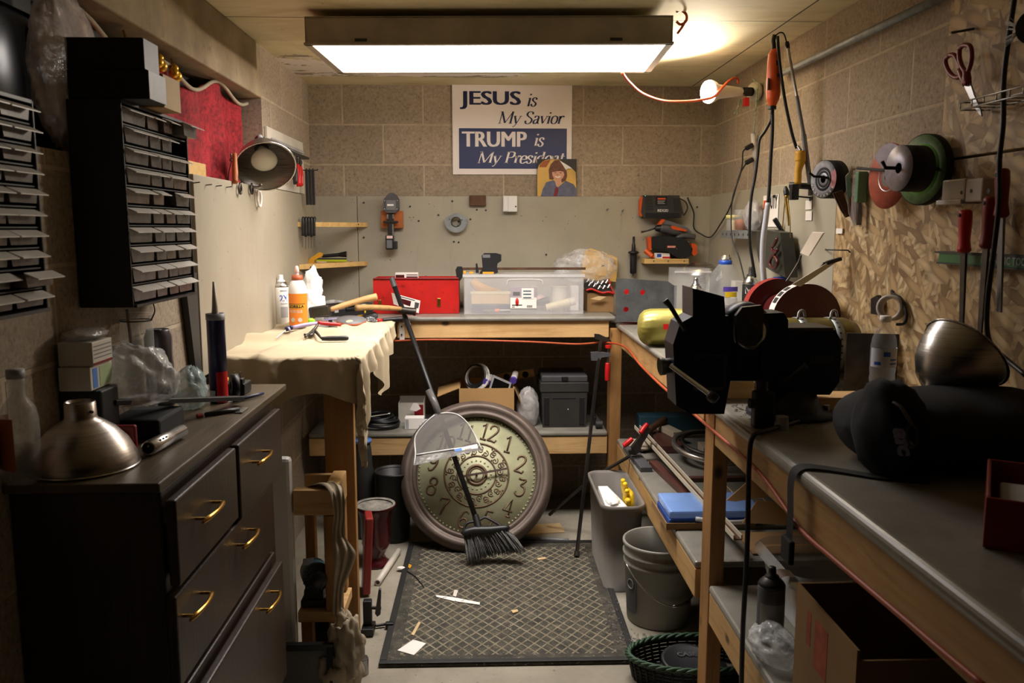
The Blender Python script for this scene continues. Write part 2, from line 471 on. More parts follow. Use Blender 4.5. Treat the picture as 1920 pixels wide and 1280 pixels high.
DEF.update({
 'ceiling': ceil_mat, 'floor': floor_mat, 'cmu_x': cmu('X'), 'cmu_y': cmu('Y'), 'osb': osb, 'curtain': curtain_mat,
 'concrete': plain(hx('9a8a70'), .95, var=.3, sc=6, bp=.5, spots=.4),
 'greyboard': board_mat(hx('aca694'), hx('9a9483')), 'paleboard': board_mat(hx('a49b89'), hx('948b79')),
 'benchtop': plain(hx('827f76'), .33, var=.16, sc=14, spots=.25, bp=.03),
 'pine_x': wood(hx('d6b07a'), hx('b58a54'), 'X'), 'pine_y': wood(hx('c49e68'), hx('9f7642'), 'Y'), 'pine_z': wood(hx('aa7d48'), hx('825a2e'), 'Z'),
 'pale_x': wood(hx('dcb878'), hx('c09450'), 'X', knots=False), 'pale_z': wood(hx('d8b070'), hx('b88a48'), 'Z', knots=False),
 'orangewood': wood(hx('b5652a'), hx('8a4618'), 'X', knots=False),
 'walnut': wood(hx('33241a'), hx('231811'), 'Z', .38, knots=False), 'walnut_top': wood(hx('5a4d3a'), hx('3f3423'), 'Y', .42, knots=False),
 'handlewood': wood(hx('c29a63'), hx('9a7240'), 'X', knots=False),
 'black': plain(hx('17171a'), .45, var=.3), 'blackmatte': plain(hx('121214'), .8, var=.3), 'blackgloss': plain(hx('0c0c0e'), .18, var=.2),
 'rubber': plain(hx('1c1c1c'), .6, var=.3, bp=.1), 'dark': plain(hx('2b2a28'), .6, var=.3), 'grey': plain(hx('6a6a6c'), .5), 'lgrey': plain(hx('a3a3a6'), .5), 'midgrey': plain(hx('4a4a4d'), .5),
 'white': plain(hx('e6e4e0'), .45, var=.05), 'offwhite': plain(hx('cfc9bd'), .5, var=.1), 'cream': plain(hx('d8cba4'), .5, var=.08),
 'red': plain(hx('c01a1c'), .38, var=.15), 'darkred': plain(hx('7d1416'), .4, var=.2), 'maroon': plain(hx('4a1416'), .32, var=.2), 'redworn': plain(hx('bb1a16'), .42, var=.2, spots=.7),
 'orange': plain(hx('d8561c'), .42, var=.1), 'orangecord': plain(hx('a8481f'), .5, var=.08), 'yellow': plain(hx('e8c21a'), .42, var=.1), 'lime': plain(hx('b8c426'), .4, var=.1), 'mustard': plain(hx('d19a22'), .5, var=.12),
 'green': plain(hx('2c6b35'), .45, var=.2), 'brightgreen': plain(hx('5f9e3c'), .5, var=.25, sc=30), 'teal': plain(hx('2c4c58'), .45, var=.2), 'blue': plain(hx('2350b8'), .4), 'navy': plain(hx('161f4a'), .45, var=.15), 'navycloth': plain(hx('0d0f19'), .9, var=.3), 'tubplastic': film((.62, .62, .61), .4, .55, 6, .25), 'skyblue': plain(hx('5f8fd8'), .3, var=.1), 'purple': plain(hx('5a45a8'), .35), 'pink': plain(hx('e3c2c0'), .5, var=.05),
 'brass': plain(hx('c79a4a'), .25, m=1, var=.15, sc=30), 'gold': plain(hx('c9a64a'), .28, m=.9, var=.2, sc=12, bp=.15), 'goldleaf': plain(hx('d9a530'), .3, m=.6, var=.3, sc=40),
 'steel': plain(hx('9c9c9c'), .32, m=1, var=.2), 'chrome': plain(hx('e2e2e2'), .24, m=1, var=.05), 'darksteel': plain(hx('4c4844'), .45, m=.9, var=.3, sc=20), 'slate': plain(hx('5b5d60'), .5, m=.4, var=.25, sc=16, spots=.4), 'galv': plain(hx('8f9496'), .5, m=.6, var=.2, sc=30), 'rust': plain(hx('5a3f2c'), .6, m=.5, var=.35, sc=25),
 'alu': brushed(hx('c9c7c2'), .26), 'alushade': brushed(hx('bdbbb6'), .3, (3, 3, 160)),
 'cardboard': plain(hx('b08a58'), .8, var=.1, sc=5), 'cardboarddark': plain(hx('8d6d45'), .85, var=.15, sc=5), 'tan': plain(hx('c9ad80'), .7, var=.1),
 'canvas': plain(hx('b8a88b'), .92, var=.1, sc=5, bp=.2), 'canvasdark': plain(hx('a79a84'), .95, var=.2, sc=7, bp=.25),
 'olive': plain(hx('6f6326'), .38, var=.3, sc=10, spots=.3, m=.3), 'oliveleaf': plain(hx('5c5e35'), .6, var=.2),
 'bag': film(), 'bagthick': film((.85, .86, .86), .2, .75, 18), 'whitebag': film((.95, .94, .93), .8, 1., 10, .45), 'clear': film((.9, .92, .93), .1, .2, 4, .08), 'frost': film((.86, .85, .86), .2, .26, 3, .3), 'clearedge': film((.95, .95, .97), .3, .4, 4, .12), 'smoke': film((.2, .19, .185), .5, .62, 6, .2), 'blueclear': film((.25, .42, .85), .7, .85, 5, .15), 'water': film((.8, .85, .9), .1, .2, 6, .06),
 'paper': plain(hx('ece6e0'), .7, var=.04), 'photo': plain(hx('caa24c'), .35, var=.25, sc=6), 'skin': plain(hx('d09a7c'), .6, var=.06), 'hair': plain(hx('6b4028'), .6, var=.35, sc=60), 'jacket': plain(hx('5d6078'), .6, var=.3, sc=50),
 'signwhite': plain(hx('f0e6e2'), .35, var=.02), 'signblue': plain(hx('141f58'), .38, var=.06),
 'lens': emit((1., .935, .885), PANEL_STRENGTH), 'bulbface': emit((1., .84, .66), 60.), 'led': emit((.3, 1., .5), 1.),
 'labelorange': plain(hx('f0882a'), .4, var=.05), 'rust2': plain(hx('a5532f'), .5, var=.15), 'lilac': plain(hx('b9a9d6'), .3, var=.1), 'lilacgrey': plain(hx('a89ea6'), .5, var=.1), 'limebright': plain(hx('9be02a'), .4, var=.1), 'envelope': plain(hx('e3b862'), .7, var=.1),
 'bulbglass': plain(hx('d9dbcf'), .25, var=.05), 'drawerfront': plain(hx('55504d'), .25, var=.45, sc=22, spots=.3), 'drawerfrontb': plain(hx('5e4c42'), .25, var=.45, sc=26, spots=.3), 'drawerlip': plain(hx('dcd8d0'), .35, var=.1), 'bagprint': film((.75, .68, .7), .45, .95, 16, .15), 'bagdark': film((.5, .48, .47), .5, .9, 14, .15), 'bagteal': film((.6, .75, .75), .3, .8, 18, .15), 'aludull': brushed(hx('b5ada6'), .33, (3, 3, 160)), 'clearglass': film((.55, .58, .56), .2, .35, 5, .05), 'palegreen': plain(hx('a5b98a'), .6), 'candull': plain(hx('77747a'), .35, m=.7, var=.2), 'navytube': plain(hx('1a1848'), .35, var=.1), 'cream2': plain(hx('b9b0a0'), .45, var=.05),
 'brownhand': plain(hx('40261c'), .5), 'ridgehighlight': plain(hx('d5d4d2'), .2, var=.03), 'clearedge2': film((.75, .74, .73), .55, .7, 6, .2), 'whitecoil': plain(hx('bdb8b2'), .5, var=.5, sc=40), 'chrome2': plain(hx('b5b0a8'), .25, m=.85, var=.1), 'railpale': plain(hx('c7bfab'), .5, var=.1), 'mahogany': wood(hx('5c3830'), hx('3f241e'), 'Y', .45, knots=False), 'greypanel': plain(hx('6c6d62'), .5, var=.12), 'paleboardwood': plain(hx('b3a892'), .6, var=.1), 'bluecase': plain(hx('2c55a8'), .35), 'palegreen2': plain(hx('9aa688'), .6, var=.1), 'leather': plain(hx('5d4836'), .6, var=.15), 'dullsilver': plain(hx('77726c'), .45, var=.25, sc=20), 'redfaint': plain(hx('9c4a30'), .8, var=.3, sc=30),
 'ceramic': plain(hx('cfc6b2'), .35, var=.06), 'bulbwhite': plain(hx('efe6d8'), .4, var=.02), 'orangecord2': plain(hx('cf5a34'), .45, var=.06), 'wiregreen': plain(hx('4d8a68'), .5, c2=hx('d8d4c8'), sc=60), 'frostwhite': plain(hx('cfcac2'), .4, var=.08), 'paleyellow': plain(hx('cfc98a'), .5), 'brass2': plain(hx('9a7c3c'), .35, m=.9, var=.2), 'leatherdark': plain(hx('2f2f28'), .5, var=.3), 'copperwire': plain(hx('b98d68'), .35, m=.8, c2=hx('d8d2c8'), sc=30), 'redbright': plain(hx('8f2a26'), .4, var=.1), 'shield': plain(hx('cbbfae'), .4, var=.05), 'goldwrap': plain(hx('cdbf72'), .36, m=.55, c2=hx('a39a48'), sc=7, bp=.3), 'bottlelabel': plain(hx('b9bccb'), .4, var=.05), 'bluegrey': plain(hx('8890b8'), .6, var=.2, sc=60), 'discgrey': plain(hx('85848a'), .6, var=.25, sc=60), 'discpink': plain(hx('b5757a'), .6, var=.15, sc=60), 'discred': plain(hx('a34328'), .6, var=.2, sc=50), 'discsilver': plain(hx('9c93a0'), .4, m=.2, var=.2, sc=40), 'discgreen': plain(hx('4f6f3a'), .6, var=.3, sc=50), 'holderwhite': plain(hx('b5aca4'), .5, var=.06), 'taperoll': plain(hx('b5aba0'), .5, var=.1),
 'greenwicker': plain(hx('2e4b34'), .6, var=.3, sc=30), 'blackwicker': plain(hx('141614'), .6, var=.4, sc=40),
 'binplastic': plain(hx('75706a'), .5, var=.08), 'pail': plain(hx('8b8880'), .5, var=.15, sc=5, spots=.3), 'troffer': plain(hx('a59c8a'), .6, var=.2, sc=7), 'urn': plain(hx('4c1418'), .22, var=.25, sc=8), 'plaster': plain(hx('8c8880'), .9, var=.4, sc=30, spots=.5, bp=.4),
 'clockrim': plain(hx('63564e'), .5, m=.25, var=.2, sc=14, spots=.15, bp=.05), 'clockface': plain(hx('a9a988'), .55, m=.1, var=.18, sc=9, bp=.08), 'clockrelief': plain(hx('6b5642'), .45, m=.35, var=.25, sc=30),
 'tubeplastic': plain(hx('b9bbc2'), .3, var=.06), 'bristle': plain(hx('6a6a68'), .8, var=.3, sc=60), 'brick': plain(hx('5c2a1c'), .9), 'whitepipe': plain(hx('d9d2c4'), .4, var=.08, spots=.2), 'steelgrey': plain(hx('77797c'), .4, m=.5, var=.1), 'visecast': plain(hx('1a1d2c'), .42, m=.35, var=.3, sc=14, bp=.12),
})
# ---------------------------------------------------------------- shell of the room
b = B(); b.lo(WL-.3, -.3, -.1, WR+.3, WB+.3, 0); struct('floor', b, 'floor', 'bare dusty concrete floor')
b = B(); b.lo(WL-.3, -.3, CZ, WR+.3, WB+.3, CZ+.1); struct('ceiling', b, 'ceiling', 'low painted board ceiling with peeling patch')
b = B(); b.lo(WL-.3, WB, -.1, WR+.3, WB+.2, CZ); struct('wall_back', b, 'cmu_x', 'tan concrete block wall at the end of the workshop')
b = B(); b.lo(WR, -.3, -.1, WR+.2, WB, CZ); struct('wall_right', b, 'cmu_y', 'concrete block wall beside the vise bench')
WY0, WY1, WZ0, WZ1 = 1.55, 3.40, 1.59, 1.94
b = B()
b.lo(WL-.2, -.3, -.1, WL, WB, WZ0); b.lo(WL-.2, WY1, WZ0, WL, WB, CZ); b.lo(WL-.2, -.3, WZ0, WL, WY0, CZ)
struct('wall_left', b, 'cmu_y', 'concrete block wall with the curtained window')
b = B(); b.lo(WL-.2, WY0, WZ1, WL+.004, WY1, CZ, .006); struct('trim_1', b, 'concrete', 'rough concrete lintel over the curtained window', 'lintel')
wf = thing('window_1', 'dark basement window behind the red curtain', 'window', (WL-.16, (WY0+WY1)/2, WZ0)); tag(wf, kind='structure')
b = B(); b.lo(WL-.17, WY0, WZ0, WL-.14, WY1, WZ1); part('pane', b, 'blackgloss', wf, kind='structure')
b = B(); b.lo(WL-.14, WY0, WZ0, WL-.125, WY1, WZ0+.04); b.lo(WL-.14, WY0, WZ1-.04, WL-.125, WY1, WZ1); b.lo(WL-.14, (WY0+WY1)/2-.02, WZ0, WL-.125, (WY0+WY1)/2+.02, WZ1); part('window_frame', b, 'dark', wf, kind='structure')
# wall boards
XS = P(671, 450, 4.28).x
b = B(); b.lo(WL+.002, WB-.02, BT-.04, XS-.001, WB-.002, 1.592, .003); solo('wall_board', b, 'greyboard', 'narrow grey wall board in the corner behind the hanging drivers', 'wall board')
b = B(); b.lo(XS+.001, WB-.02, BT-.04, WR-.002, WB-.002, 1.592, .003); solo('wall_board', b, 'greyboard', 'wide grey wall board with screw holes below the political sign', 'wall board')
b = B(); b.lo(WL+.002, 2.52, BT-.04, WL+.02, WB-.022, 1.59, .003); solo('wall_board', b, 'paleboard', 'pale plain wall board under the red curtained window', 'wall board')
b = B(); b.lo(WR-.02, 2.735, .9, WR-.002, WB-.022, 1.60, .003); solo('wall_board', b, 'greyboard', 'grey scuffed wall board behind the bench grinder', 'wall board')
b = B(); b.lo(WR-.02, .2, .9, WR-.002, 2.733, 1.597, .002); solo('strand_board', b, 'osb', 'lower sheet of flaky strand board behind the red files', 'strand board')
b = B(); b.lo(WR-.02, .2, 1.603, WR-.002, 2.12, CZ-.004, .002); solo('strand_board', b, 'osb', 'upper sheet of flaky strand board behind the red scissors', 'strand board')
# screws in the back board: each one a thing
for i, (x, y) in enumerate([(848, 377), (894, 393), (911, 394), (860, 415), (869, 415), (882, 411), (769, 387), (682, 380), (682, 445), (851, 453), (785, 414), (822, 403), (860, 454), (1024, 477), (1307, 388)]):
    p = P(x, y, WB-.021)
    b = B(); b.cyl((p.x, WB-.021, p.z), (p.x, WB-.026, p.z), .005, .004, 8)
    solo('screw', b, 'dark', 'tiny dark screw head in the grey back wall board', 'screw', 'screws in the grey back wall board')
for x, y, lb in ((1137, 394, 'long thin nail standing out of the grey board, the one nearer the photo'), (1166, 396, 'long thin nail standing out of the grey board, the one nearer the charger')):
    p = P(x, y, WB-.021)
    b = B(); b.cyl((p.x, WB-.02, p.z), (p.x-.002, WB-.075, p.z+.004), .002, .002, 6); b.cyl((p.x-.002, WB-.075, p.z+.004), (p.x-.002, WB-.078, p.z+.004), .005, .005, 8)
    solo('nail', b, 'steel', lb, 'nail')
# ---------------------------------------------------------------- curtain and what hangs with it
b = B()
def cur(u, v):
    y = 2.02+u*(3.385-2.02)  # ends early so the bare black pane imitates the shadow at this end
    top = 1.925-.05*abs(math.sin(u*8.5))**2-.02*math.sin(u*5)
    z = 1.596+v*(top-1.596)
    x = WL-.075+.012*math.sin(u*34+1.5*v)+.008*math.sin(u*75)*(1-v)+.01*v
    return (x, y, z)
b.grid(cur, 90, 14)
solo('curtain', b, 'curtain', 'dark red crushed curtain covering the basement window', 'curtain')
b = B()
b.tube([(WL-.05, 2.02+u*1.36, 1.925-.05*abs(math.sin(u*8.5))**2-.02*math.sin(u*5)+.004) for u in [i/24 for i in range(25)]], .0065, 8, 2)
solo('curtain_rope', b, 'canvasdark', 'pale rolled cloth band along the top of the red curtain', 'cord')
for i, (x, y, lb) in enumerate([(331, 143, 'golden bead cluster hanging from the curtain top, the one farthest along'), (303, 124, 'golden bead cluster hanging from the curtain top behind the white box end'), (243, 96, 'golden bead cluster hanging from the curtain top beside the plastic bag')]):
    p = PX(x, y, WL-.035)
    t = thing('ornament', lb, 'ornament', p, 'golden ornaments at the curtain top')
    b = B(); b.sph(p, (.016, .016, .017)); b.sph(p+V((.004, -.032, .004)), (.014, .014, .015)); b.sph(p+V((.0, -.014, .02)), (.012, .012, .012))
    part('bead', b, 'goldleaf', t)
    b = B(); b.tube([p+V((0, 0, .015)), p+V((-.01, -.01, .05))], .003, 6, 1); part('hook', b, 'brass', t)
b = B(); b.pb(0, 0, 1, 1, 1, 1)
p0 = PX(350, 338, WL-.0); p1 = PX(405, 341, WL)
b = B(); b.lo(WL-.06, p0.y-.12, 1.591, WL-.03, p1.y, 1.638, .003)
solo('wood_offcut', b, 'pale_x', 'pale wood offcut standing on the window ledge beneath the red curtain', 'offcut')
# ---------------------------------------------------------------- ceiling troffer
RT = Matrix.Rotation(math.radians(-2.6), 4, 'Z')
tc = V((.028, 3.085, 2.03))
t = thing('fluorescent_light', 'long boxy fluorescent troffer glowing white under the ceiling', 'ceiling light', tc)
def tl(b):
    b.v = [tc+RT @ p for p in b.v]; return b
b = B()
hw, hd = .605, .255
b.lo(-hw, -hd, .004, hw, -hd+.006, .088); b.lo(-hw, hd-.006, .004, hw, hd, .088); b.lo(-hw, -hd, .004, -hw+.006, hd, .088); b.lo(hw-.006, -hd, .004, hw, hd, .088); b.lo(-hw, -hd, .084, hw, hd, .09)
part('housing', tl(b), 'troffer', t)
b = B(); b.lo(-hw-.004, -hd-.004, 0, hw+.004, -hd+.016, .007); b.lo(-hw-.004, hd-.016, 0, hw+.004, hd+.004, .007); b.lo(-hw-.004, -hd, 0, -hw+.02, hd, .007); b.lo(hw-.02, -hd, 0, hw+.004, hd, .007)
part('frame', tl(b), 'troffer', t)
b = B(); b.lo(-hw+.018, -hd+.014, .003, hw-.018, hd-.014, .008); part('diffuser', tl(b), 'lens', t, 'glowing white acrylic lens')
al = bpy.data.lights.new('lens_light', 'AREA'); al.shape = 'RECTANGLE'; al.size = 1.16; al.size_y = .47; al.energy = LENS_WATTS; al.spread = math.radians(LENS_SPREAD); al.color = (1., .935, .885)
ao = bpy.data.objects.new('lens_light', al); COL.objects.link(ao); ao.parent = t; ao.location = (0, 0, .0005); ao.rotation_euler = (0, 0, math.radians(-2.6))
b = B()
for sx in (-.25, .25): b.cyl((sx, 0, .09), (sx, 0, .116), .02, .02, 10)
part('mount', tl(b), 'dark', t)
for k, sx in enumerate((-1, 1)):
    b = B(); b.lo(sx*.42-.02, -hd-.0045, .012, sx*.42+.02, -hd, .019); part('latch', tl(b), 'dark', t)
b = B(); b.tube(PL([(1268, 22), (1278, 20), (1287, 28), (1286, 40), (1276, 46), (1268, 40)], 2.86), .0045, 6); b.tube(PL([(1286, 38), (1278, 52), (1270, 63)], 2.86), .0045, 6)
solo('light_cord', b, 'orangecord', 'orange cord looped at the end of the ceiling troffer', 'cord')
# ---------------------------------------------------------------- conduit on the block wall
b = B(); a = PX(1462, 140, WR-.03); c = PX(1785, -14, WR-.03)
b.tube([a, c], .012, 10, 1)
solo('conduit_pipe', b, 'galv', 'grey conduit pipe running along the block wall below the ceiling', 'pipe')
# ---------------------------------------------------------------- the three benches
t = thing('workbench', 'back workbench spanning the end wall with pine apron and lower shelf', 'workbench', (0, 4.07, 0))
b = B(); b.lo(WL+.022, 3.85, BT-.022, .62, WB-.021, BT, .009); part('bench_top', b, 'benchtop', t, 'grey worktop')
b = B(); b.lo(-.41, 3.868, .918, .588, 3.906, .998, .003); part('apron', b, 'pine_x', t)
b = B(); b.lo(-.84, 3.862, .44, .588, WB-.021, .463, .008); part('shelf', b, 'benchtop', t, 'grey lower shelf')
b = B(); b.lo(-.84, 3.868, .352, .588, 3.906, .439, .003); part('shelf_rail', b, 'pine_x', t)
b = B(); b.pb(749, 604, 758, 638, 3.862, .005, .001); br = part('bracket', b, 'white', t, 'white metal bracket')
for q in (612, 627):
    p = P(753, q, 3.861); b = B(); b.cyl(p, p+V((0, -.004, 0)), .004, .004, 8); part('bolt', b, 'dark', br)
t = thing('workbench', 'side workbench half covered by a canvas drop cloth', 'workbench', (-.64, 3.2, 0))
b = B(); b.lo(WL+.022, 2.62, BT-.022, -.41, 3.848, BT-.001, .006); part('bench_top', b, 'benchtop', t, 'grey worktop')
b = B(); b.lo(-.455, 2.66, .918, -.417, 3.85, .997, .003); part('apron', b, 'pine_y', t)
b = B(); b.lo(-.84, 2.66, .9, -.456, 2.698, .997, .003); part('apron', b, 'pine_x', t)
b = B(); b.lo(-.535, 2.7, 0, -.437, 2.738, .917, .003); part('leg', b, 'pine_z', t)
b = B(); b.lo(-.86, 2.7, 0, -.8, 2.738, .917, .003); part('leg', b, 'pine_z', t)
t = thing('workbench', 'pine framed workbench under the gold bundle and bench grinder', 'workbench', (.9, 3.3, 0))
b = B(); b.lo(.622, 2.36, FT-.022, WR-.021, WB-.021, FT, .008); part('bench_top', b, 'benchtop', t, 'grey worktop')
b = B(); b.lo(.643, 2.36, FT-.115, .681, 3.84, FT-.023, .003); part('apron', b, 'pine_y', t)
a = P(1144, 700, 3.85); c = P(1165, 700, 3.85)
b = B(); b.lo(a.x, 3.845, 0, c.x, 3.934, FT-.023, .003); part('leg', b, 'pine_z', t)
b = B(); b.lo(.63, 2.36, .412, WR-.021, 3.84, .435, .008); part('shelf', b, 'benchtop', t, 'grey lower shelf')
b = B(); b.lo(.632, 2.36, .32, .67, 3.84, .411, .003); part('shelf_rail', b, 'pine_y', t)
t = thing('workbench', 'near pine workbench carrying the big vise and the dark bag', 'workbench', (.9, 1.3, 0))
b = B(); b.lo(.628, .35, NT-.034, WR-.021, 2.285, NT, .0168, seg=5); part('bench_top', b, 'benchtop', t, 'worn grey worktop with rounded nose')
b = B(); b.lo(.645, .35, NT-.125, .683, 2.245, NT-.035, .003); part('apron', b, 'pine_y', t)
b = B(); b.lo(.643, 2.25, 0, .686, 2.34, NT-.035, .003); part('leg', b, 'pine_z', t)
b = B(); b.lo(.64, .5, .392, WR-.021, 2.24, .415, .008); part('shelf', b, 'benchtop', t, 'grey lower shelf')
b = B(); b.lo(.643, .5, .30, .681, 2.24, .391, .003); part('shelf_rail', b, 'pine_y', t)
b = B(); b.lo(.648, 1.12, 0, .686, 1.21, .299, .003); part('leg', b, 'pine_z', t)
b = B(); b.lo(.595, 2.27, NT+.002, .76, 2.358, 1.03, .004)
solo('wood_block', b, 'pale_x', 'pale wood block lying behind the vise at the bench corner', 'wood block')
# orange cord pinned below the aprons
b = B(); b.tube([P(722, 640, 3.855)]+PL([(800, 637), (900, 638), (1000, 641), (1080, 645), (1135, 642)], 3.845)+[PX(x, y, .629) for x, y in ((1172, 650), (1200, 683), (1235, 718), (1265, 744), (1312, 785), (1400, 862), (1440, 905), (1500, 990), (1560, 1045), (1660, 1130), (1760, 1215), (1850, 1290))], .0048, 8)
solo('extension_cord', b, 'orangecord', 'orange extension cord running below the bench aprons', 'cord')
# ---------------------------------------------------------------- dresser
t = thing('dresser', 'dark brown chest of drawers with brass pulls and dusty top', 'dresser', (-.73, 1.95, 0))
b = B(); b.lo(WL+.004, 1.5, .03, -.602, 2.29, .948, .004); part('body', b, 'walnut', t)
b = B(); b.lo(WL+.002, 1.482, .95, -.596, 2.462, .968, .003); part('top', b, 'walnut_top', t)
b = B(); b.lo(WL+.004, 1.51, 0, -.63, 2.28, .03); part('plinth', b, 'walnut', t)
def drawer(y0, y1, z0, z1, xf, hs):
    b = B(); b.lo(xf-.02, y0, z0, xf, y1, z1, .004)
    if xf > -.579: b.lo(-.601, y0+.02, z0+.02, xf-.021, y1-.02, z1-.05)
    d = part('drawer', b, 'walnut', t)
    for hp in hs:
        b = B()
        for e in (-.05, .05):
            b.cyl((xf, hp[0]+e, hp[1]), (xf+.022, hp[0]+e, hp[1]), .0035, .0035, 8)
        b.tube([(xf+.018, hp[0]-.062, hp[1]-.004), (xf+.024, hp[0]-.045, hp[1]), (xf+.03, hp[0], hp[1]+.002), (xf+.024, hp[0]+.045, hp[1]), (xf+.018, hp[0]+.062, hp[1]-.004)], [.003, .0055, .0042, .0055, .003], 8)
        part('handle', b, 'brass', d, 'curved brass handle')
drawer(1.492, 1.866, .765, .932, -.572, [(1.64, .862)])
drawer(1.888, 2.285, .752, .932, -.572, [(2.04, .862)])
drawer(1.49, 2.2, .562, .744, -.581, [(1.57, .694), (1.92, .697)])
drawer(1.49, 2.2, .385, .548, -.581, [])
z4 = PX(440, 1200, -.555).z
drawer(1.49, 2.18, .2, z4, -.555, [(2.0, z4-.03)])
drawer(1.49, 2.2, .05, .19, -.581, [(1.6, .12), (2.0, .12)])
b = B(); b.lo(WL+.01, 2.472, .002, -.597, 2.51, .735, .012); solo('white_board', b, 'white', 'white plastic board standing upright behind the brown dresser', 'board')
# ---------------------------------------------------------------- pine stand and what lies below the side bench
t = thing('wooden_stand', 'rough pine stand with a shallow rim beside the dresser', 'stand', (-.65, 2.56, 0))
for nm, q, m in (('rail', (-.592, 2.475, .552, -.462, 2.513, .632), 'pine_x'), ('rail', (-.592, 2.64, .552, -.5, 2.66, .632), 'pine_x'), ('rail', (-.5, 2.515, .552, -.458, 2.66, .64), 'pine_y'), ('leg', (-.502, 2.477, .24, -.463, 2.54, .55), 'pine_z'), ('leg', (-.5, 2.62, .24, -.46, 2.66, .55), 'pine_z'), ('shelf', (-.592, 2.48, .2, -.45, 2.66, .235), 'pine_x'), ('tray_floor', (-.592, 2.515, .552, -.502, 2.639, .56), 'pine_x'), ('leg', (-.5, 2.5, 0, -.46, 2.54, .199), 'pine_z'), ('leg', (-.592, 2.52, 0, -.555, 2.56, .199), 'pine_z'), ('leg', (-.592, 2.62, .24, -.56, 2.66, .55), 'pine_z')):
    b = B(); b.lo(*q, .003); part(nm, b, m, t)
# blue motor
t = thing('electric_motor', 'dusty blue electric motor on the low shelf of the pine stand', 'motor', (-.65, 2.56, .235))
c = P(566, 1075, 2.5); c = V((-.548, 2.545, .335))
b = B(); b.lathe([(0, -.05), (.035, -.05), (.042, -.04), (.044, .02), (.044, .055), (.03, .07), (0, .07)], c, (.35, -1, .15), 28); part('housing', b, 'teal', t)
b = B(); b.lathe([(0, .071), (.028, .071), (.031, .076), (.025, .088), (0, .09)], c, (.35, -1, .15), 24); part('end_cap', b, 'black', t)
b = B()
u, v_, d_ = frame((.35, -1, .15))
for i in range(22):
    a = 2*math.pi*i/22; e = u*math.cos(a)+v_*math.sin(a)
    b.cyl(c+d_*.055+e*.044, c+d_*.075+e*.034, .0022, .0022, 6)
part('vent_ribs', b, 'dark', t)
b = B(); b.prism([(-.016, 0), (.016, 0), (.016, .022), (-.016, .022)], c+V((-.014, -.03, .04)), (1, .3, 0), (0, .4, .9), .002); part('label', b, 'lgrey', t, 'worn grey rating plate')
b = B(); b.lo(c.x-.04, c.y-.04, .236, c.x+.04, c.y+.06, .262, .005); b.lo(c.x-.03, c.y-.03, .26, c.x+.03, c.y+.04, .29); part('base', b, 'dark', t)
b = B(); b.tube([c+V((.03, .03, .04)), c+V((.035, .03, .1)), c+V((.04, .035, .12)), c+V((.04, .04, .05)), c+V((.043, .05, -.06))], .004, 8); part('power_cord', b, 'grey', t)
b = B(); b.lo(-.592, 2.566, .001, -.505, 2.655, .195, .006); solo('shade_box', b, 'blackmatte', 'black machine case on the floor beneath the pine stand', 'case')  # added black box, imitates the deep shade under the stand
# dark framed picture on the floor
t = thing('picture_frame', 'dark empty picture frame leaning on the floor beside the dresser', 'frame', (-.6, 2.4, 0))
q = [(-.66, 2.33, .0), (-.47, 2.33, .0)]
b = B(); b.box((-.565, 2.35, .012), (.2, .02, .02)); b.box((-.565, 2.39, .168), (.2, .02, .02), rx=0); b.box((-.655, 2.37, .09), (.02, .02, .16), rx=-.25); b.box((-.475, 2.37, .09), (.02, .02, .16), rx=-.25); part('frame', b, 'black', t)
b = B(); b.box((-.565, 2.375, .09), (.165, .004, .14), rx=-.25); part('backing', b, 'grey', t)
# drop cloth over the side bench
b = B()
xe, ye = -.403, 2.608
def bulk_at(x, yy):
    return .022*max(0, noise.noise(V((x*7, yy*6, 1))))+.03*math.exp(-((yy-3.05-.25*(x+.65))/.035)**2)*(x < -.5)+.02*math.exp(-((yy-3.42+.1*(x+.6))/.04)**2)+.012*math.exp(-((x+.7-.2*(yy-2.7))/.025)**2)
def cloth(u, v):
    b_ = 2.608+ (v)*1.0
    hemx = .10+.05*math.sin(v*9+1)+(.13 if v < .12 else 0)*(1-v/.12)+.16*math.exp(-((v-.1)/.09)**2)+.13*math.exp(-((v-.55)/.12)**2)-.06*(v > .75)
    hemy = .13+.035*math.sin(u*11)+.05*u
    U = u*(.47+hemx); Vv = v*(1.0+hemy)
    x = WL+.02+U; y = 3.6-(1-v)*0
    yy = 2.608-hemy+Vv
    z = BT+.004
    ox = max(0, x-xe); oy = max(0, ye-yy)
    wx = .012*math.sin(yy*38)+.008*math.sin(yy*71+1); wy = .014*math.sin(x*31+1)+.008*math.sin(x*59)
    d = math.hypot(ox, oy)
    if ox > 0: x = xe+wx*min(1, ox/.06)+.012
    if oy > 0: yy = ye-.012+wy*min(1, oy/.05)
    z -= d*.97
    if d == 0:
        z += max(0, bulk_at(x, yy))
    return (x, yy, z)
b.grid(cloth, 96, 110)
o = solo('drop_cloth', b, 'canvas', 'beige canvas drop cloth draped over the end of the side bench', 'drop cloth')
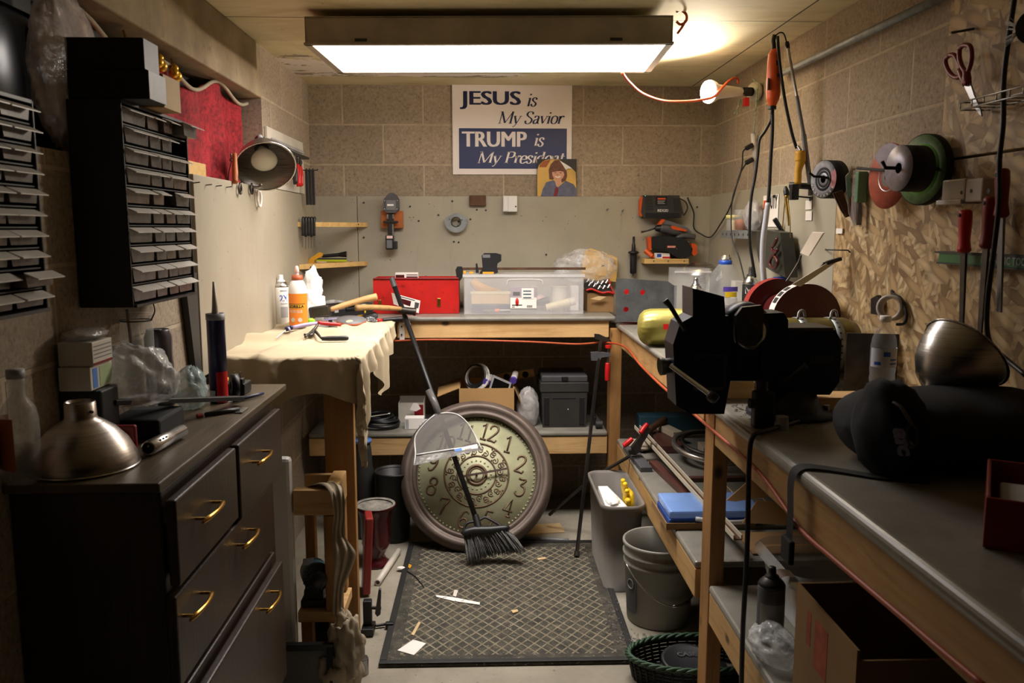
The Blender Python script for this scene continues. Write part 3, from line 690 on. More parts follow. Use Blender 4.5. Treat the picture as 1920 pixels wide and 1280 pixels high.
# rag strip falling from the pine stand
b = B()
cl = spline([(-.56, 2.57, .575), (-.53, 2.545, .62), (-.48, 2.50, .648), (-.452, 2.455, .635), (-.445, 2.447, .57), (-.45, 2.45, .5), (-.432, 2.44, .44), (-.455, 2.45, .33), (-.46, 2.45, .24)], 6)
wd = [.05, .06, .035, .025, .02, .022, .045, .02, .022]
def strip(u, v):
    i = u*(len(cl)-1); a = int(min(i, len(cl)-2)); p = cl[a].lerp(cl[a+1], i-a)
    k = u*8; a = int(min(k, 7)); wv = wd[a]+(wd[a+1]-wd[a])*(k-a)
    s = (v-.5)*2
    return p+V((s*wv*.8, -.6*wv*abs(math.sin(v*9+u*4))*.6+s*wv*.2, .006*math.sin(v*12)))
b.grid(strip, 70, 14)
solo('cloth_strip', b, 'canvasdark', 'torn strip of dirty canvas hanging over the pine stand rail', 'rag')
b = B(); c = P(645, 1190, 2.42)
b.blob((c.x+.005, 2.42, .135), (.05, .045, .125), .45, 2.2, 3, flat=.004, n=40, m=30); b.blob((c.x-.03, 2.40, .05), (.06, .045, .09), .4, 2.5, 8, flat=.003, n=34, m=22)
solo('rag', b, 'canvasdark', 'crumpled dirty canvas rag piled on the floor below the pine stand', 'rag')
b = B(); c = PZ(680, 1262, 0); b.cyl((c.x, c.y, .002), (c.x, c.y, .052), .02, .02, 16); b.cyl((c.x, c.y, .052), (c.x, c.y, .056), .018, .018, 16)
solo('small_can', b, 'steel', 'small metal can on the floor beside the canvas rag', 'can')
# dark red urn, bucket and tools on the floor at the bench foot
c = PZ(706, 1058, 0); zr = P(706, 945, c.y).z
t = thing('urn', 'dark red glazed urn with a dusty white top beside the bench leg', 'urn', c)
b = B(); b.lathe([(0, 0), (.058, 0), (.06, .012), (.045, .025), (.034, .045), (.05, .075), (.06, .1), (.058, .115), (.062, .13), (.063, zr-.06), (.075, zr-.02), (.088, zr), (.08, zr), (.07, zr-.03)], c, n=36); part('body', b, 'urn', t)
b = B(); b.lathe([(0, zr-.018), (.045, zr-.02), (.083, zr-.004), (.0845, zr+.003), (.075, zr-.002)], c, n=36); part('filling', b, 'plaster', t, 'crusty grey filling')
c2 = V((-.42, 3.70, 0))
b = B(); b.lathe([(0, .004), (.065, .004), (.085, .33), (.09, .33), (.09, .32), (.083, .32)], c2, n=30); solo('bucket', b, 'black', 'black bucket in the shade behind the dark red urn', 'bucket')
p0 = PZ(708, 1092, .015); p1 = PZ(747, 1033, .015)
b = B(); b.lathe([(.0085, 0), (.0135, 0), (.0135, (p1-p0).length), (.0085, (p1-p0).length), (.0085, 0)], V((p0.x, p0.y, .0155)), p1-p0, 18)
solo('plastic_pipe', b, 'whitepipe', 'short white plastic pipe lying between the urn and the mat', 'pipe')
b = B(); c = PZ(752, 1065, .013); b.blob((c.x, c.y, .016), (.016, .013, .003), .2, 2, 4); solo('paper_scrap', b, 'paper', 'small white scrap beside the white plastic pipe', 'scrap')
b = B(); c = PZ(676, 1140, 0)
b.box((c.x+.01, c.y+.14, .165), (.03, .1, .31), rz=.2, ry=.06, bev=.006); solo('tool_case', b, 'redbright', 'bright red tool case standing on edge behind the bench leg', 'case')
# black screw clamp
c = PZ(690, 1190, 0)
t = thing('clamp', 'black clamp with a T handle on the floor by the mat corner', 'clamp', c)
b = B(); b.lo(c.x-.022, c.y-.02, .002, c.x+.022, c.y+.05, .03, .004); b.lo(c.x-.018, c.y+.01, .03, c.x+.012, c.y+.04, .12, .004); part('body', b, 'black', t)
b = B(); b.cyl((c.x+.01, c.y+.025, .09), (c.x+.045, c.y+.02, .09), .006, .006, 10); part('screw', b, 'darksteel', t)
b = B(); b.pp([(703, 1150), (710, 1104), (714, 1106), (713, 1152), (707, 1156)], c.y+.01, .015); part('handle', b, 'midgrey', t)
b = B(); b.tube([PZ(688, 1164, .03), PZ(703, 1172, .012), PZ(722, 1170, .011)], .0055, 8); a = PZ(733, 1170, .016); b.box((a.x-.005, a.y, .0145), (.03, .022, .02), bev=.004)
solo('power_plug', b, 'black', 'black power plug with short cord lying by the mat edge', 'plug')
# black canister below the bench
c = P(681, 880, 3.74)
t = thing('canister', 'black canister with blue collar standing behind the dark red urn', 'canister', (c.x, 3.74, 0))
zt = P(681, 823, 3.74).z
b = B(); b.lathe([(0, .002), (.05, .002), (.052, zt-.16), (.044, zt-.13), (.04, zt-.05), (.034, zt-.015), (0, zt-.015)], (c.x, 3.74, 0), n=24); part('body', b, 'dark', t)
b = B(); b.lathe([(.033, zt-.014), (.042, zt-.014), (.042, zt), (0, zt)], (c.x, 3.74, 0), n=24); part('collar', b, 'skyblue', t)
# ---------------------------------------------------------------- mat and litter
def mat_mat(k):
    mm, nt, bs, ln = new(k)
    sp = nt.nodes.new('ShaderNodeSeparateXYZ'); ln(nt.nodes.new('ShaderNodeTexCoord').outputs['Object'], sp.inputs[0])
    a = mth(nt, 'MULTIPLY', sp.outputs[0], 1/.045); c = mth(nt, 'MULTIPLY', sp.outputs[1], 1/.057)
    l1 = mth(nt, 'PINGPONG', mth(nt, 'ADD', a, c), .5); l2 = mth(nt, 'PINGPONG', mth(nt, 'SUBTRACT', a, c), .5)
    ln_ = mth(nt, 'MINIMUM', l1, l2)
    rid = ramp(nt, ln_, [(.06, (1, 1, 1)), (.13, (0, 0, 0))])
    inx = mth(nt, 'LESS_THAN', mth(nt, 'ABSOLUTE', sp.outputs[0]), .365); iny = mth(nt, 'LESS_THAN', mth(nt, 'ABSOLUTE', sp.outputs[1]), .47)
    ins = mth(nt, 'MULTIPLY', inx, iny)
    vec = pos(nt)
    du = nz(nt, vec, 22, 6, .7)
    basec = ramp(nt, du, [(.35, hx('2a2823')), (.55, hx('423e35')), (.72, hx('6a6352'))])
    ridc = ramp(nt, nz(nt, vec, 40, 4), [(.3, hx('5f5848')), (.7, hx('8f8670'))])
    f = mth(nt, 'MULTIPLY', rid, ins)
    col = mix(nt, f, basec, ridc)
    sh = ramp(nt, nz(nt, pos(nt, (1, 1.6, 1)), 85, 3, .6, 1.), [(.655, (0, 0, 0)), (.69, (1, 1, 1))])
    col = mix(nt, mth(nt, 'MULTIPLY', sh, .75), col, hx('b7b3a6'))
    ln(col, bs.inputs['Base Color']); bs.inputs['Roughness'].default_value = .85
    bump(nt, bs, mth(nt, 'ADD', f, mth(nt, 'MULTIPLY', du, .4)), .7, .006)
    return mm
DEF['matrubber'] = mat_mat
t = thing('floor_mat', 'dark rubber mat with a diamond lattice in the aisle', 'mat', (.078, 3.08, 0))
t.rotation_euler.z = -.004
b = B(); b.lo(.078-.43, 3.08-.525, .001, .078+.43, 3.08+.54, .012, .004); part('mat_base', b, 'matrubber', t)
b = B()
for s, (x0, y0, x1, y1) in enumerate(((-.43, -.525, .43, -.5), (-.43, .515, .43, .54), (-.43, -.5, -.405, .515), (.405, -.5, .43, .515))):
    b.lo(.078+x0+.001, 3.08+y0+.001, .0121, .078+x1-.001, 3.08+y1-.001, .0165, .003)
part('border', b, 'rubber', t)
def flat(name, pix, z, th, m, lb, cat, grp=None):
    b = B(); a = [PZ(x, y, z) for x, y in pix]
    n = len(a)
    b.add(a+[p+V((0, 0, th)) for p in a], [list(range(n)), list(range(n, 2*n))]+[[i, (i+1) % n, n+(i+1) % n, n+i] for i in range(n)])
    return solo(name, b, m, lb, cat, grp)
flat('paper_scrap', [(745, 1219), (775, 1199), (799, 1206), (776, 1228)], .0135, .001, 'paper', 'white torn card lying flat on the near corner of the mat', 'scrap')
flat('plastic_strip', [(817, 1116), (850, 1120), (900, 1130), (899, 1134), (850, 1127), (818, 1119)], .0135, .002, 'paper', 'thin white plastic strip across the rubber mat', 'strip')
flat('plastic_strip', [(849, 1117), (852, 1106), (859, 1107), (855, 1119)], .016, .002, 'offwhite', 'short pale strip touching the thin white plastic strip', 'strip')
flat('wood_splinter', [(771, 1190), (785, 1166), (789, 1168), (776, 1192)], .0135, .003, 'tan', 'pale wood splinter near the torn white card', 'splinter')
flat('wood_splinter', [(1007, 1047), (1022, 1045), (1024, 1048), (1009, 1050)], .0135, .003, 'tan', 'small wood splinter on the mat beside the broom bristles', 'splinter')
flat('wood_splinter', [(958, 1145), (970, 1143), (972, 1147), (962, 1150)], .0135, .003, 'tan', 'small wood splinter in the middle of the mat', 'splinter')
flat('yellow_scrap', [(764, 1056), (772, 1060), (769, 1066), (764, 1063)], .0135, .002, 'mustard', 'yellow scrap at the mat edge near the white pipe', 'scrap')
b = B(); b.tube([PZ(757, 1067, .015), PZ(778, 1080, .015), PZ(795, 1100, .015)], .002, 6); solo('wire_scrap', b, 'black', 'thin black wire scrap on the mat near the white pipe', 'wire')
b = B()
for i in range(420):
    if random.random() < .3: x, y = PZ(random.gauss(1155, 30), random.gauss(1135, 25), .01)[:2]
    elif random.random() < .35: x, y = PZ(random.gauss(1195, 25), random.gauss(1195, 12), .01)[:2]
    else: x, y = random.uniform(-.3, .5), random.uniform(2.58, 3.5)
    if (x > .41 and y > 3.02) or math.hypot(x-.638, y-2.885) < .15: continue
    z = .017 if (-.35 < x < .505 and 2.56 < y < 3.6) else .003
    a = random.uniform(0, 6.28); l = random.uniform(.004, .016)
    b.tube([(x, y, z), (x+math.cos(a)*l*.5, y+math.sin(a)*l*.5, z+random.uniform(.001, .005)), (x+math.cos(a+.8)*l, y+math.sin(a+.8)*l, z)], random.uniform(.0004, .0009), 4, 2)
solo('metal_shavings', b, 'steel', 'curled metal shavings strewn over the mat and floor', 'shavings', None, 'stuff')
# ---------------------------------------------------------------- lettering
_G = {}
def glyph_mesh(s, bold, shear):
    k = (s, bold, shear)
    if k not in _G:
        cu = bpy.data.curves.new('lettering', 'FONT'); cu.body = s; cu.size = 1; cu.offset = bold; cu.shear = shear
        cu.resolution_u = 3
        o = bpy.data.objects.new('lettering', cu); COL.objects.link(o)
        dg = bpy.context.evaluated_depsgraph_get(); dg.update()
        me = o.evaluated_get(dg).to_mesh()
        vs = [(p.co.x, p.co.y) for p in me.vertices]; fs = [list(f.vertices) for f in me.polygons]
        o.evaluated_get(dg).to_mesh_clear()
        bpy.data.objects.remove(o); bpy.data.curves.remove(cu)
        _G[k] = (vs, fs)
    return _G[k]
def fit(b, vs, fs, o, u, v, W, Hh, lift=.0007):
    o = V(o); u = V(u).normalized(); v = V(v).normalized(); n = u.cross(v)*lift
    x0 = min(p[0] for p in vs); x1 = max(p[0] for p in vs); y0 = min(p[1] for p in vs); y1 = max(p[1] for p in vs)
    sx = W/(x1-x0); sy = Hh/(y1-y0)
    b.add([o+u*(p[0]-x0)*sx+v*(p[1]-y0)*sy+n for p in vs], fs)
def words(b, s, x0, y0, x1, y1, D, bold=.0, shear=0., lift=.0007):
    a = P(x0, y1, D); c = P(x1, y0, D)
    vs, fs = glyph_mesh(s, 0, shear)
    g = bold*(c.z-a.z)
    for q, k in enumerate((0, 1, 2) if bold else (1,)):
        fit(b, vs, fs, a+V((g*k if bold else 0, 0, 0)), (1, 0, 0), (0, 0, 1), c.x-a.x-(2*g if bold else 0), c.z-a.z, lift+q*.0002)
    return b
# broad-nib serif italic letters: strokes as point lists, thick where they run down, thin across
SER = {
 'M': (1.08, [[(.1, 0), (.1, 1)], [(.1, 1), (.5, .05)], [(.5, .05), (.92, 1)], [(.92, 1), (.92, 0)]], [(.0, .0, .2), (-.02, 1, .16), (.8, 0, .24), (.86, 1, .16)], (0, 2)),
 'S': (.62, [[(.5, .78), (.47, .93), (.3, 1.0), (.12, .92), (.08, .74), (.22, .58), (.4, .46), (.52, .3), (.46, .08), (.27, -.02), (.1, .05), (.05, .24)]], [], ()),
 'P': (.68, [[(.14, 0), (.14, 1)], [(.14, .98), (.42, .98), (.58, .88), (.58, .62), (.42, .5), (.16, .5)]], [(.02, 0, .26), (.02, 1, .16)], ()),
 'y': (.56, [[(.06, .64), (.28, .02)], [(.52, .64), (.3, .0), (.18, -.24), (.06, -.26)]], [(-.02, .64, .2), (.42, .64, .18)], (1,)),
 'a': (.52, [[(.08, .5), (.16, .63), (.32, .62), (.38, .5), (.38, .1), (.5, .0)], [(.38, .38), (.14, .3), (.06, .14), (.14, .0), (.28, .04), (.38, .16)]], [], ()),
 'v': (.54, [[(.06, .64), (.27, .02)], [(.27, .02), (.5, .64)]], [(-.02, .64, .2), (.4, .64, .18)], (1,)),
 'i': (.3, [[(.14, .0), (.14, .64)], [(.14, .84), (.141, .95)]], [(.04, 0, .2), (.02, .64, .12)], ()),
 'o': (.54, [[(.27, .65), (.1, .56), (.05, .32), (.1, .08), (.27, -.01), (.43, .08), (.49, .32), (.43, .56), (.27, .65)]], [], ()),
 'r': (.42, [[(.12, 0), (.12, .64)], [(.14, .42), (.22, .6), (.36, .64), (.38, .54)]], [(.02, 0, .22), (.0, .64, .14)], ()),
 'e': (.5, [[(.06, .34), (.44, .36), (.4, .58), (.26, .65), (.1, .54), (.05, .3), (.12, .06), (.28, -.01), (.45, .1)]], [], ()),
 's': (.44, [[(.36, .5), (.32, .62), (.2, .66), (.07, .56), (.12, .42), (.28, .3), (.37, .18), (.32, .03), (.18, -.01), (.05, .08), (.04, .18)]], [], ()),
 'd': (.58, [[(.42, .55), (.28, .65), (.1, .56), (.05, .3), (.12, .05), (.27, .0), (.42, .14)], [(.42, 1.0), (.42, 0)]], [(.3, 1, .14), (.42, 0, .14)], ()),
 'n': (.6, [[(.12, 0), (.12, .64)], [(.13, .45), (.24, .62), (.38, .63), (.44, .5), (.44, 0)]], [(.02, 0, .2), (.0, .64, .14), (.34, 0, .22)], ()),
 't': (.36, [[(.15, .86), (.15, .12), (.22, .0), (.33, .06)], [(.02, .62), (.32, .62)]], [], ()),
}
def serif(s, thick=.15, thin=.05, slant=.24):
    vs, fs = [], []
    x = 0
    for ch in s:
        if ch == ' ': x += .34; continue
        adv, strokes, ser, thins = SER[ch]
        for si, st in enumerate(strokes):
            pts = spline([(p[0], p[1], 0) for p in st], 6) if len(st) > 2 else [V((*p, 0)) for p in st]
            n0 = len(vs); m = len(pts)
            for i, p in enumerate(pts):
                d = (pts[min(i+1, m-1)]-pts[max(i-1, 0)]).normalized()
                wd = thin+(thick-thin)*abs(d.y)**1.5
                if si in thins: wd = thin*1.2
                if ch == 'i' and si == 1: wd = thick*.95
                nn = V((-d.y, d.x, 0))*wd/2
                if abs(d.y) > .95: nn = V((wd/2*(-1 if d.y > 0 else 1), 0, 0))
                for q in (p+nn, p-nn): vs.append((x+q.x+slant*q.y, q.y))
            for i in range(m-1):
                fs.append([n0+2*i, n0+2*i+1, n0+2*i+3, n0+2*i+2])
        for sx, sy, sl in ser:
            n0 = len(vs); hh = thin*.9; y0 = sy if sy < .3 else sy-hh
            for q in ((sx, y0), (sx+sl, y0), (sx+sl, y0+hh), (sx, y0+hh)): vs.append((x+q[0]+slant*q[1], q[1]))
            fs.append([n0, n0+1, n0+2, n0+3])
        x += adv
    return vs, fs
def serifs(b, s, x0, y0, x1, y1, D, **k):
    a = P(x0, y1, D); c = P(x1, y0, D)
    vs, fs = serif(s, **k)
    fit(b, vs, fs, a, (1, 0, 0), (0, 0, 1), c.x-a.x, c.z-a.z)
    return b
# ---------------------------------------------------------------- sign and photo print
SD = WB-.008
a = P(849, 327, SD); c = P(1073, 159, SD)
t = thing('sign_board', 'white and blue sign board with bold lettering on the block wall', 'sign', ((a.x+c.x)/2, SD, a.z))
b = B(); b.lo(a.x, SD, a.z, c.x, WB-.0015, c.z-.002, .001); part('panel', b, 'signwhite', t)
b = B(); b.pb(861, 241, 1063, 316, SD-.0006, .0006); part('blue_field', b, 'signblue', t, 'blue lower field')
b = B(); words(b, 'JESUS', 862, 171, 977, 204.5, SD, .05, lift=.0004); part('lettering', b, 'navy', t, 'bold navy word')
b = B(); serifs(b, 'is', 988, 176, 1008, 200, SD); part('lettering', b, 'navy', t, 'navy italic word')
b = B(); serifs(b, 'My Savior', 934, 209, 1059, 238, SD); part('lettering', b, 'navy', t, 'navy italic words')
b = B(); words(b, 'TRUMP', 866, 247, 988, 275, SD-.0006, .05, lift=.0004); part('lettering', b, 'signwhite', t, 'bold white word')
b = B(); serifs(b, 'is', 1001, 251, 1021, 275, SD-.0006); part('lettering', b, 'signwhite', t, 'white italic word')
b = B(); serifs(b, 'My President', 895, 284, 1059, 312, SD-.0006); part('lettering', b, 'signwhite', t, 'white italic words')
PD = 4.281
a = P(1006.5, 369, PD); c = P(1081, 298, PD)
t = thing('photo_plaque', 'square photo of a smiling woman in a grey jacket, corner curling off its plaque', 'photo', ((a.x+c.x)/2, PD, 1.5925))
b = B(); b.lo(a.x, PD, 1.5925, c.x, PD+.006, c.z, .0008); part('backing', b, 'dark', t)
def phot(pix, k): return [(980+x/10.667, 290+y/10.667) for x, y in pix], PD-.0003*k
def layer(name, pix, k, m, lb=None):
    px, D = phot(pix, k); b = B(); b.pp(px, D, .0003); return part(name, b, m, t, lb)
pr = layer('print', [(292, 830), (292, 300), (330, 200), (420, 120), (520, 92), (740, 92), (860, 300), (990, 275), (1060, 350), (1076, 830)], 1, 'photo')
def sub(pix, k, m, nm):
    px, D = phot(pix, k); b = B(); b.pp(px, D, .0003); o = part(nm, b, m, pr); return o
sub([(330, 250), (340, 200), (420, 125), (560, 95), (470, 250)], 2, 'orangewood', 'backdrop')
sub([(360, 830), (400, 690), (470, 550), (620, 505), (720, 640), (860, 520), (1020, 590), (1074, 680), (1074, 830)], 2, 'jacket', 'clothing')
sub([(615, 830), (650, 660), (700, 640), (720, 700), (690, 830)], 3, 'darkred', 'clothing')
sub([(650, 500), (790, 480), (760, 580), (700, 660), (660, 600)], 3, 'skin', 'neck')
sub([(530, 490), (520, 300), (560, 190), (640, 110), (740, 100), (830, 190), (880, 330), (890, 430), (860, 520), (780, 560), (770, 480), (640, 470), (600, 500)], 4, 'hair', 'hair')
sub([(590, 350), (640, 310), (740, 300), (820, 340), (835, 400), (800, 470), (740, 508), (690, 512), (630, 480), (595, 410)], 5, 'skin', 'face')
sub([(580, 330), (600, 250), (640, 190), (760, 180), (830, 260), (838, 345), (760, 325), (690, 330), (620, 345)], 6, 'hair', 'hair')
sub([(628, 362), (655, 352), (682, 362), (655, 370)], 6, 'dark', 'eye'); sub([(732, 362), (760, 350), (790, 362), (760, 370)], 6, 'dark', 'eye')
sub([(640, 424), (700, 440), (765, 418), (745, 452), (700, 462), (665, 452)], 6, 'paper', 'mouth')
sub([(672, 400), (690, 388), (712, 400), (692, 408)], 6, 'orangewood', 'nose')
sub([(735, 110), (800, 200), (862, 300), (905, 278), (990, 275), (930, 230)], 7, 'paper', 'curled_corner')
# ---------------------------------------------------------------- things on the back wall
BD = WB-.022
def diagD(x): return 3.88+(x-562)/(688-562)*.375
def diag(y0, y1, th, lb, shelf):
    a0 = P(562, y1, 3.88); a1 = P(562, y0, 3.88); c = P(688, y0, 4.255)
    z0, z1 = a0.z, a1.z
    n = V((a0.y-c.y, c.x-a0.x, 0)).normalized()*th
    t = thing('corner_ledge', lb, 'ledge', (-.75, 4.15, z0))
    a = V((WL+.021, 3.88, 0)); e = V((c.x, 4.276, 0))
    b = B(); q = [a, e, e+n, a+n]; b.add([V((p.x, min(p.y, 4.277), z0)) for p in q]+[V((p.x, min(p.y, 4.277), z1)) for p in q], [[0, 1, 2, 3], [4, 5, 6, 7], [0, 1, 5, 4], [1, 2, 6, 5], [2, 3, 7, 6], [3, 0, 4, 7]])
    part('front_batten', b, 'pale_x', t)
    if shelf:
        q = [a+n*1.02, e+n*1.02, V((WL+.021, 4.277, 0))]
        b = B(); b.add([V((p.x, min(p.y, 4.277), z0)) for p in q]+[V((p.x, min(p.y, 4.277), z1-.002)) for p in q], [[0, 1, 2], [3, 4, 5], [0, 1, 4, 3], [1, 2, 5, 4], [2, 0, 3, 5]]); part('shelf_board', b, 'pale_x', t)
    for x in (583, 672):
        b = B(); p = P(x, (y0+y1)/2, diagD(x)-.006); b.cyl(p, p+V((0, -.004, 0)), .0035, .0035, 8); part('screw', b, 'dark', t)
    return z1
diag(416, 425, .02, 'upper diagonal pine batten across the corner holding black hex drivers', False)
zl = diag(496, 505, .02, 'lower pine corner shelf with a yellow level and a black torch', True)
for i in range(5):
    x = 568+i*5.3
    D = diagD(x)-.016
    t = thing('hex_driver', 'black handled hex driver hanging over the upper pine batten', 'driver', P(x, 450, D), 'hex drivers on the upper pine batten')
    b = B(); p = P(x, 412, D); q = P(x, 442+2*(i % 2), D)
    b.tube([p+V((0, .03, .004)), p+V((0, .014, .009)), p, q], [.004, .006, .0062, .0062], 8); part('handle', b, 'black', t)
    b = B(); b.cyl(q, P(x, 464+(i*3 % 4), D), .0022, .0022, 6); part('shaft', b, 'steel', t)
a = P(563, 319, 3.98); c = P(596, 319, 3.98)
b = B(); b.cyl((WL+.001, 3.98, a.z), (c.x, 3.98, a.z), .003, .003, 6); b.cyl((c.x-.003, 3.98, a.z), (c.x, 3.98, a.z+.006), .003, .003, 6); solo('peg', b, 'dark', 'thin black peg rod sticking out beside the tool rack', 'peg')
for i, (x, lb) in enumerate(((574.5, 'black pry bar hanging on the peg rod, the one next to the tool rack'), (580.5, 'black pry bar hanging on the peg rod, the middle of three'), (586.5, 'black pry bar hanging on the peg rod, the one next to the open block wall'))):
    p = P(x, 317, 3.98); q = P(x, 384, 3.98)
    b = B(); b.tor((p.x, 3.98, a.z), (1, 0, 0), .0068, .003, 14, 6); b.lo(p.x-.0065, 3.975, q.z, p.x+.0065, 3.985, p.z-.008, .002); solo('pry_bar', b, 'black', lb, 'bar')
# yellow tool, torch, level, red scraps on the lower corner shelf
LD = 4.09
b = B(); b.pp([(575, 494), (581, 484), (598, 473), (604, 475), (603, 480), (590, 487), (586, 495)], LD, .03); solo('utility_knife', b, 'mustard', 'yellow folding tool leaning on the lower pine corner shelf', 'tool')
LD = 4.13
t = thing('spirit_level', 'yellow green torpedo level lying on the lower pine corner shelf', 'level', P(620, 496, LD))
b = B(); b.pb(593, 486.5, 649, 495.8, LD+.06, .03, .002, zb=zl+.0005); part('body', b, 'lime', t)
b = B(); b.pb(594, 490, 612, 495, LD+.0595, .0005); part('label', b, 'pink', t, 'pale pink label')
b = B(); b.pb(594, 484, 649, 486.4, LD+.062, .02, .001); part('top_strip', b, 'dark', t)
LD = 4.21
t = thing('torch', 'black torch lying across the yellow green level', 'torch', P(628, 484, LD))
b = B(); b.cyl(P(604, 480, LD), P(635, 477.5, LD), .008, .0095, 14); part('body', b, 'black', t)
b = B(); b.cyl(P(635, 477.5, LD), P(648, 476.5, LD), .0095, .015, 16); b.cyl(P(648, 476.5, LD), P(650, 476.5, LD), .0155, .0155, 16); part('head', b, 'blackgloss', t)
b = B(); b.tube([P(651, 494, 4.24), P(658, 491.5, 4.235), P(668, 493.5, 4.25), P(676, 493, 4.262)], .004, 6); solo('wire_coil', b, 'darkred', 'dark red wire bundle at the end of the lower pine corner shelf', 'wire')
# cordless tool on its orange block
b = B(); b.pb(714.5, 395, 755, 427.5, BD-.035, .035, .002); solo('wooden_hanger', b, 'orangewood', 'orange brown wooden hanger block screwed to the grey board', 'hanger')
D = BD-.075
t = thing('cordless_tool', 'grey and black cordless power tool hanging head up on the orange block', 'power tool', P(734, 470, D))
b = B(); b.pp([(719, 374), (726, 365), (731, 361.5), (737, 361.5), (742, 365), (747, 374), (747, 393), (741, 399), (725, 399), (719, 393)], D, .06); part('head', b, 'midgrey', t)
b = B(); b.pb(724, 375, 742, 394, D-.004, .004, .001); fp = part('face_plate', b, 'grey', t)
b = B(); b.pb(726, 382.5, 738, 386, D-.0046, .0005); part('label', b, 'white', fp, 'small white maker label')
for x, y in ((721, 376), (745, 376), (721, 392), (744, 392)):
    b = B(); b.sph(P(x, y, D), .0035, 8, 6); part('screw', b, 'chrome', t)
b = B(); b.pb(727, 400, 737, 440, D+.01, .035, .004); b.pb(718, 414, 746, 418, D+.006, .02, .003); part('neck', b, 'black', t)
b = B(); b.pb(735.5, 420, 738, 440, D+.007, .003); b.pb(725.5, 402, 728, 410, D+.006, .003); b.pb(736, 402, 738.5, 410, D+.006, .003); part('rod', b, 'chrome', t)
b = B(); b.pb(723, 441, 737, 468, D, .06, .005); b.pb(737, 452, 744, 467, D+.01, .04, .003); bt = part('battery', b, 'black', t)
b = B(); b.pb(725, 450, 735, 465, D-.001, .001); part('label', b, 'grey', bt, 'grey label with red edge')
b = B(); b.pb(725, 442, 736, 447, D-.001, .001); part('label', b, 'pink', bt, 'pale stickers')
# grinder guard
t = thing('grinder_guard', 'grey metal grinder guard hung below the dark plate', 'guard', P(855, 420, BD-.03))
c = P(855, 416, BD-.03); rr = P(876, 416, BD-.03).x-c.x
b = B()
inn = [(c.x+.42*rr*math.cos(a), c.z+.42*rr*math.sin(a)) for a in [2*math.pi*i/36 for i in range(36)]]
def outr(i):
    a = 2*math.pi*i/36; r = rr if math.sin(a) < .25 else rr*(1-.28*min(1, (math.sin(a)-.25)/.5))
    return (c.x+r*math.cos(a), c.z+r*math.sin(a)+.003)
outp = [outr(i) for i in range(36)]
vs = [V((x, BD-.032, z)) for x, z in inn]+[V((x, BD-.032, z)) for x, z in outp]+[V((x, BD-.002, z)) for x, z in outp]
fs = [[i, (i+1) % 36, 36+(i+1) % 36, 36+i] for i in range(36)]+[[36+i, 36+(i+1) % 36, 72+(i+1) % 36, 72+i] for i in range(36) if math.sin(2*math.pi*i/36) < .3]
b.add(vs, fs); part('shell', b, 'galv', t)
b = B(); b.tor((c.x, BD-.033, c.z), (0, 1, 0), .42*rr, .0025, 30, 6); part('collar', b, 'darksteel', t)
for x, y in ((843, 411), (866, 412), (847, 421), (858, 423)):
    b = B(); b.cyl(P(x, y, BD-.033), P(x, y, BD-.0355), .003, .003, 8); part('bolt', b, 'dark', t)
b = B(); b.pb(880, 366, 911, 386, BD-.02, .02, .003); solo('metal_plate', b, 'rust', 'small brown metal plate at the top of the grey board', 'plate')
t = thing('plastic_box', 'small white plastic box mounted at the top of the grey board', 'box', P(957, 397, BD-.04))
b = B(); b.pb(943, 367, 970, 397, BD-.035, .035, .004); part('body', b, 'white', t)
b = B(); b.pb(944, 368, 953, 396, BD-.042, .008, .003); part('flap', b, 'white', t)
b = B(); b.cyl(P(967, 387, BD-.036), P(967, 387, BD-.0375), .004, .004, 8); part('screw', b, 'dark', t)
# charger
D = BD-.07
t = thing('battery_charger', 'black and orange battery charger mounted high on the grey board', 'charger', P(1245, 412, D))
b = B(); b.pp([(1206, 366), (1274, 366), (1281, 398), (1277, 408), (1208, 409), (1202, 398)], D, .068); part('body', b, 'dark', t)
b = B(); b.pp([(1200, 375), (1205, 367), (1204, 406), (1200, 404)], D+.005, .05); part('side_panel', b, 'orange', t)
b = B()
for i in range(9):
    b.pb(1208.5+i*.35, 369+i*2.9, 1222+i*.35, 370.3+i*2.9, D-.0012, .0012)
part('vent_slots', b, 'blackmatte', t)
b = B()
for i in range(9):
    b.pb(1262+i*.3, 372+i*2.8, 1274+i*.3, 373.2+i*2.8, D-.0012, .0012)
part('vent_slots', b, 'blackmatte', t)
b = B(); b.pb(1210, 399, 1275, 408, D-.002, .002, .001); part('dock', b, 'blackmatte', t)
b = B(); b.pb(1229, 368, 1251, 385, D-.002, .002); lb_ = part('label', b, 'blackmatte', t, 'dark instruction label')
b = B(); b.pb(1233, 371, 1248, 374, D-.0026, .0005); part('label_band', b, 'orange', lb_)
b = B(); b.pb(1233, 376, 1247, 377, D-.0026, .0005); b.pb(1233, 378.5, 1245, 379.5, D-.0026, .0005); b.pb(1233, 381, 1247, 382, D-.0026, .0005); part('label_lines', b, 'lgrey', lb_)
b = B(); words(b, 'RIDGID', 1233, 392, 1253, 397, D, .03); part('lettering', b, 'white', t, 'white maker name')
b = B(); b.sph(P(1210, 367, D), .002, 8, 6); part('indicator', b, 'led', t)
b = B(); b.tube(PL([(1275, 372), (1285, 378), (1289, 388), (1286, 398), (1281, 404)], D+.04), .003, 6); part('cord_loop', b, 'black', t)
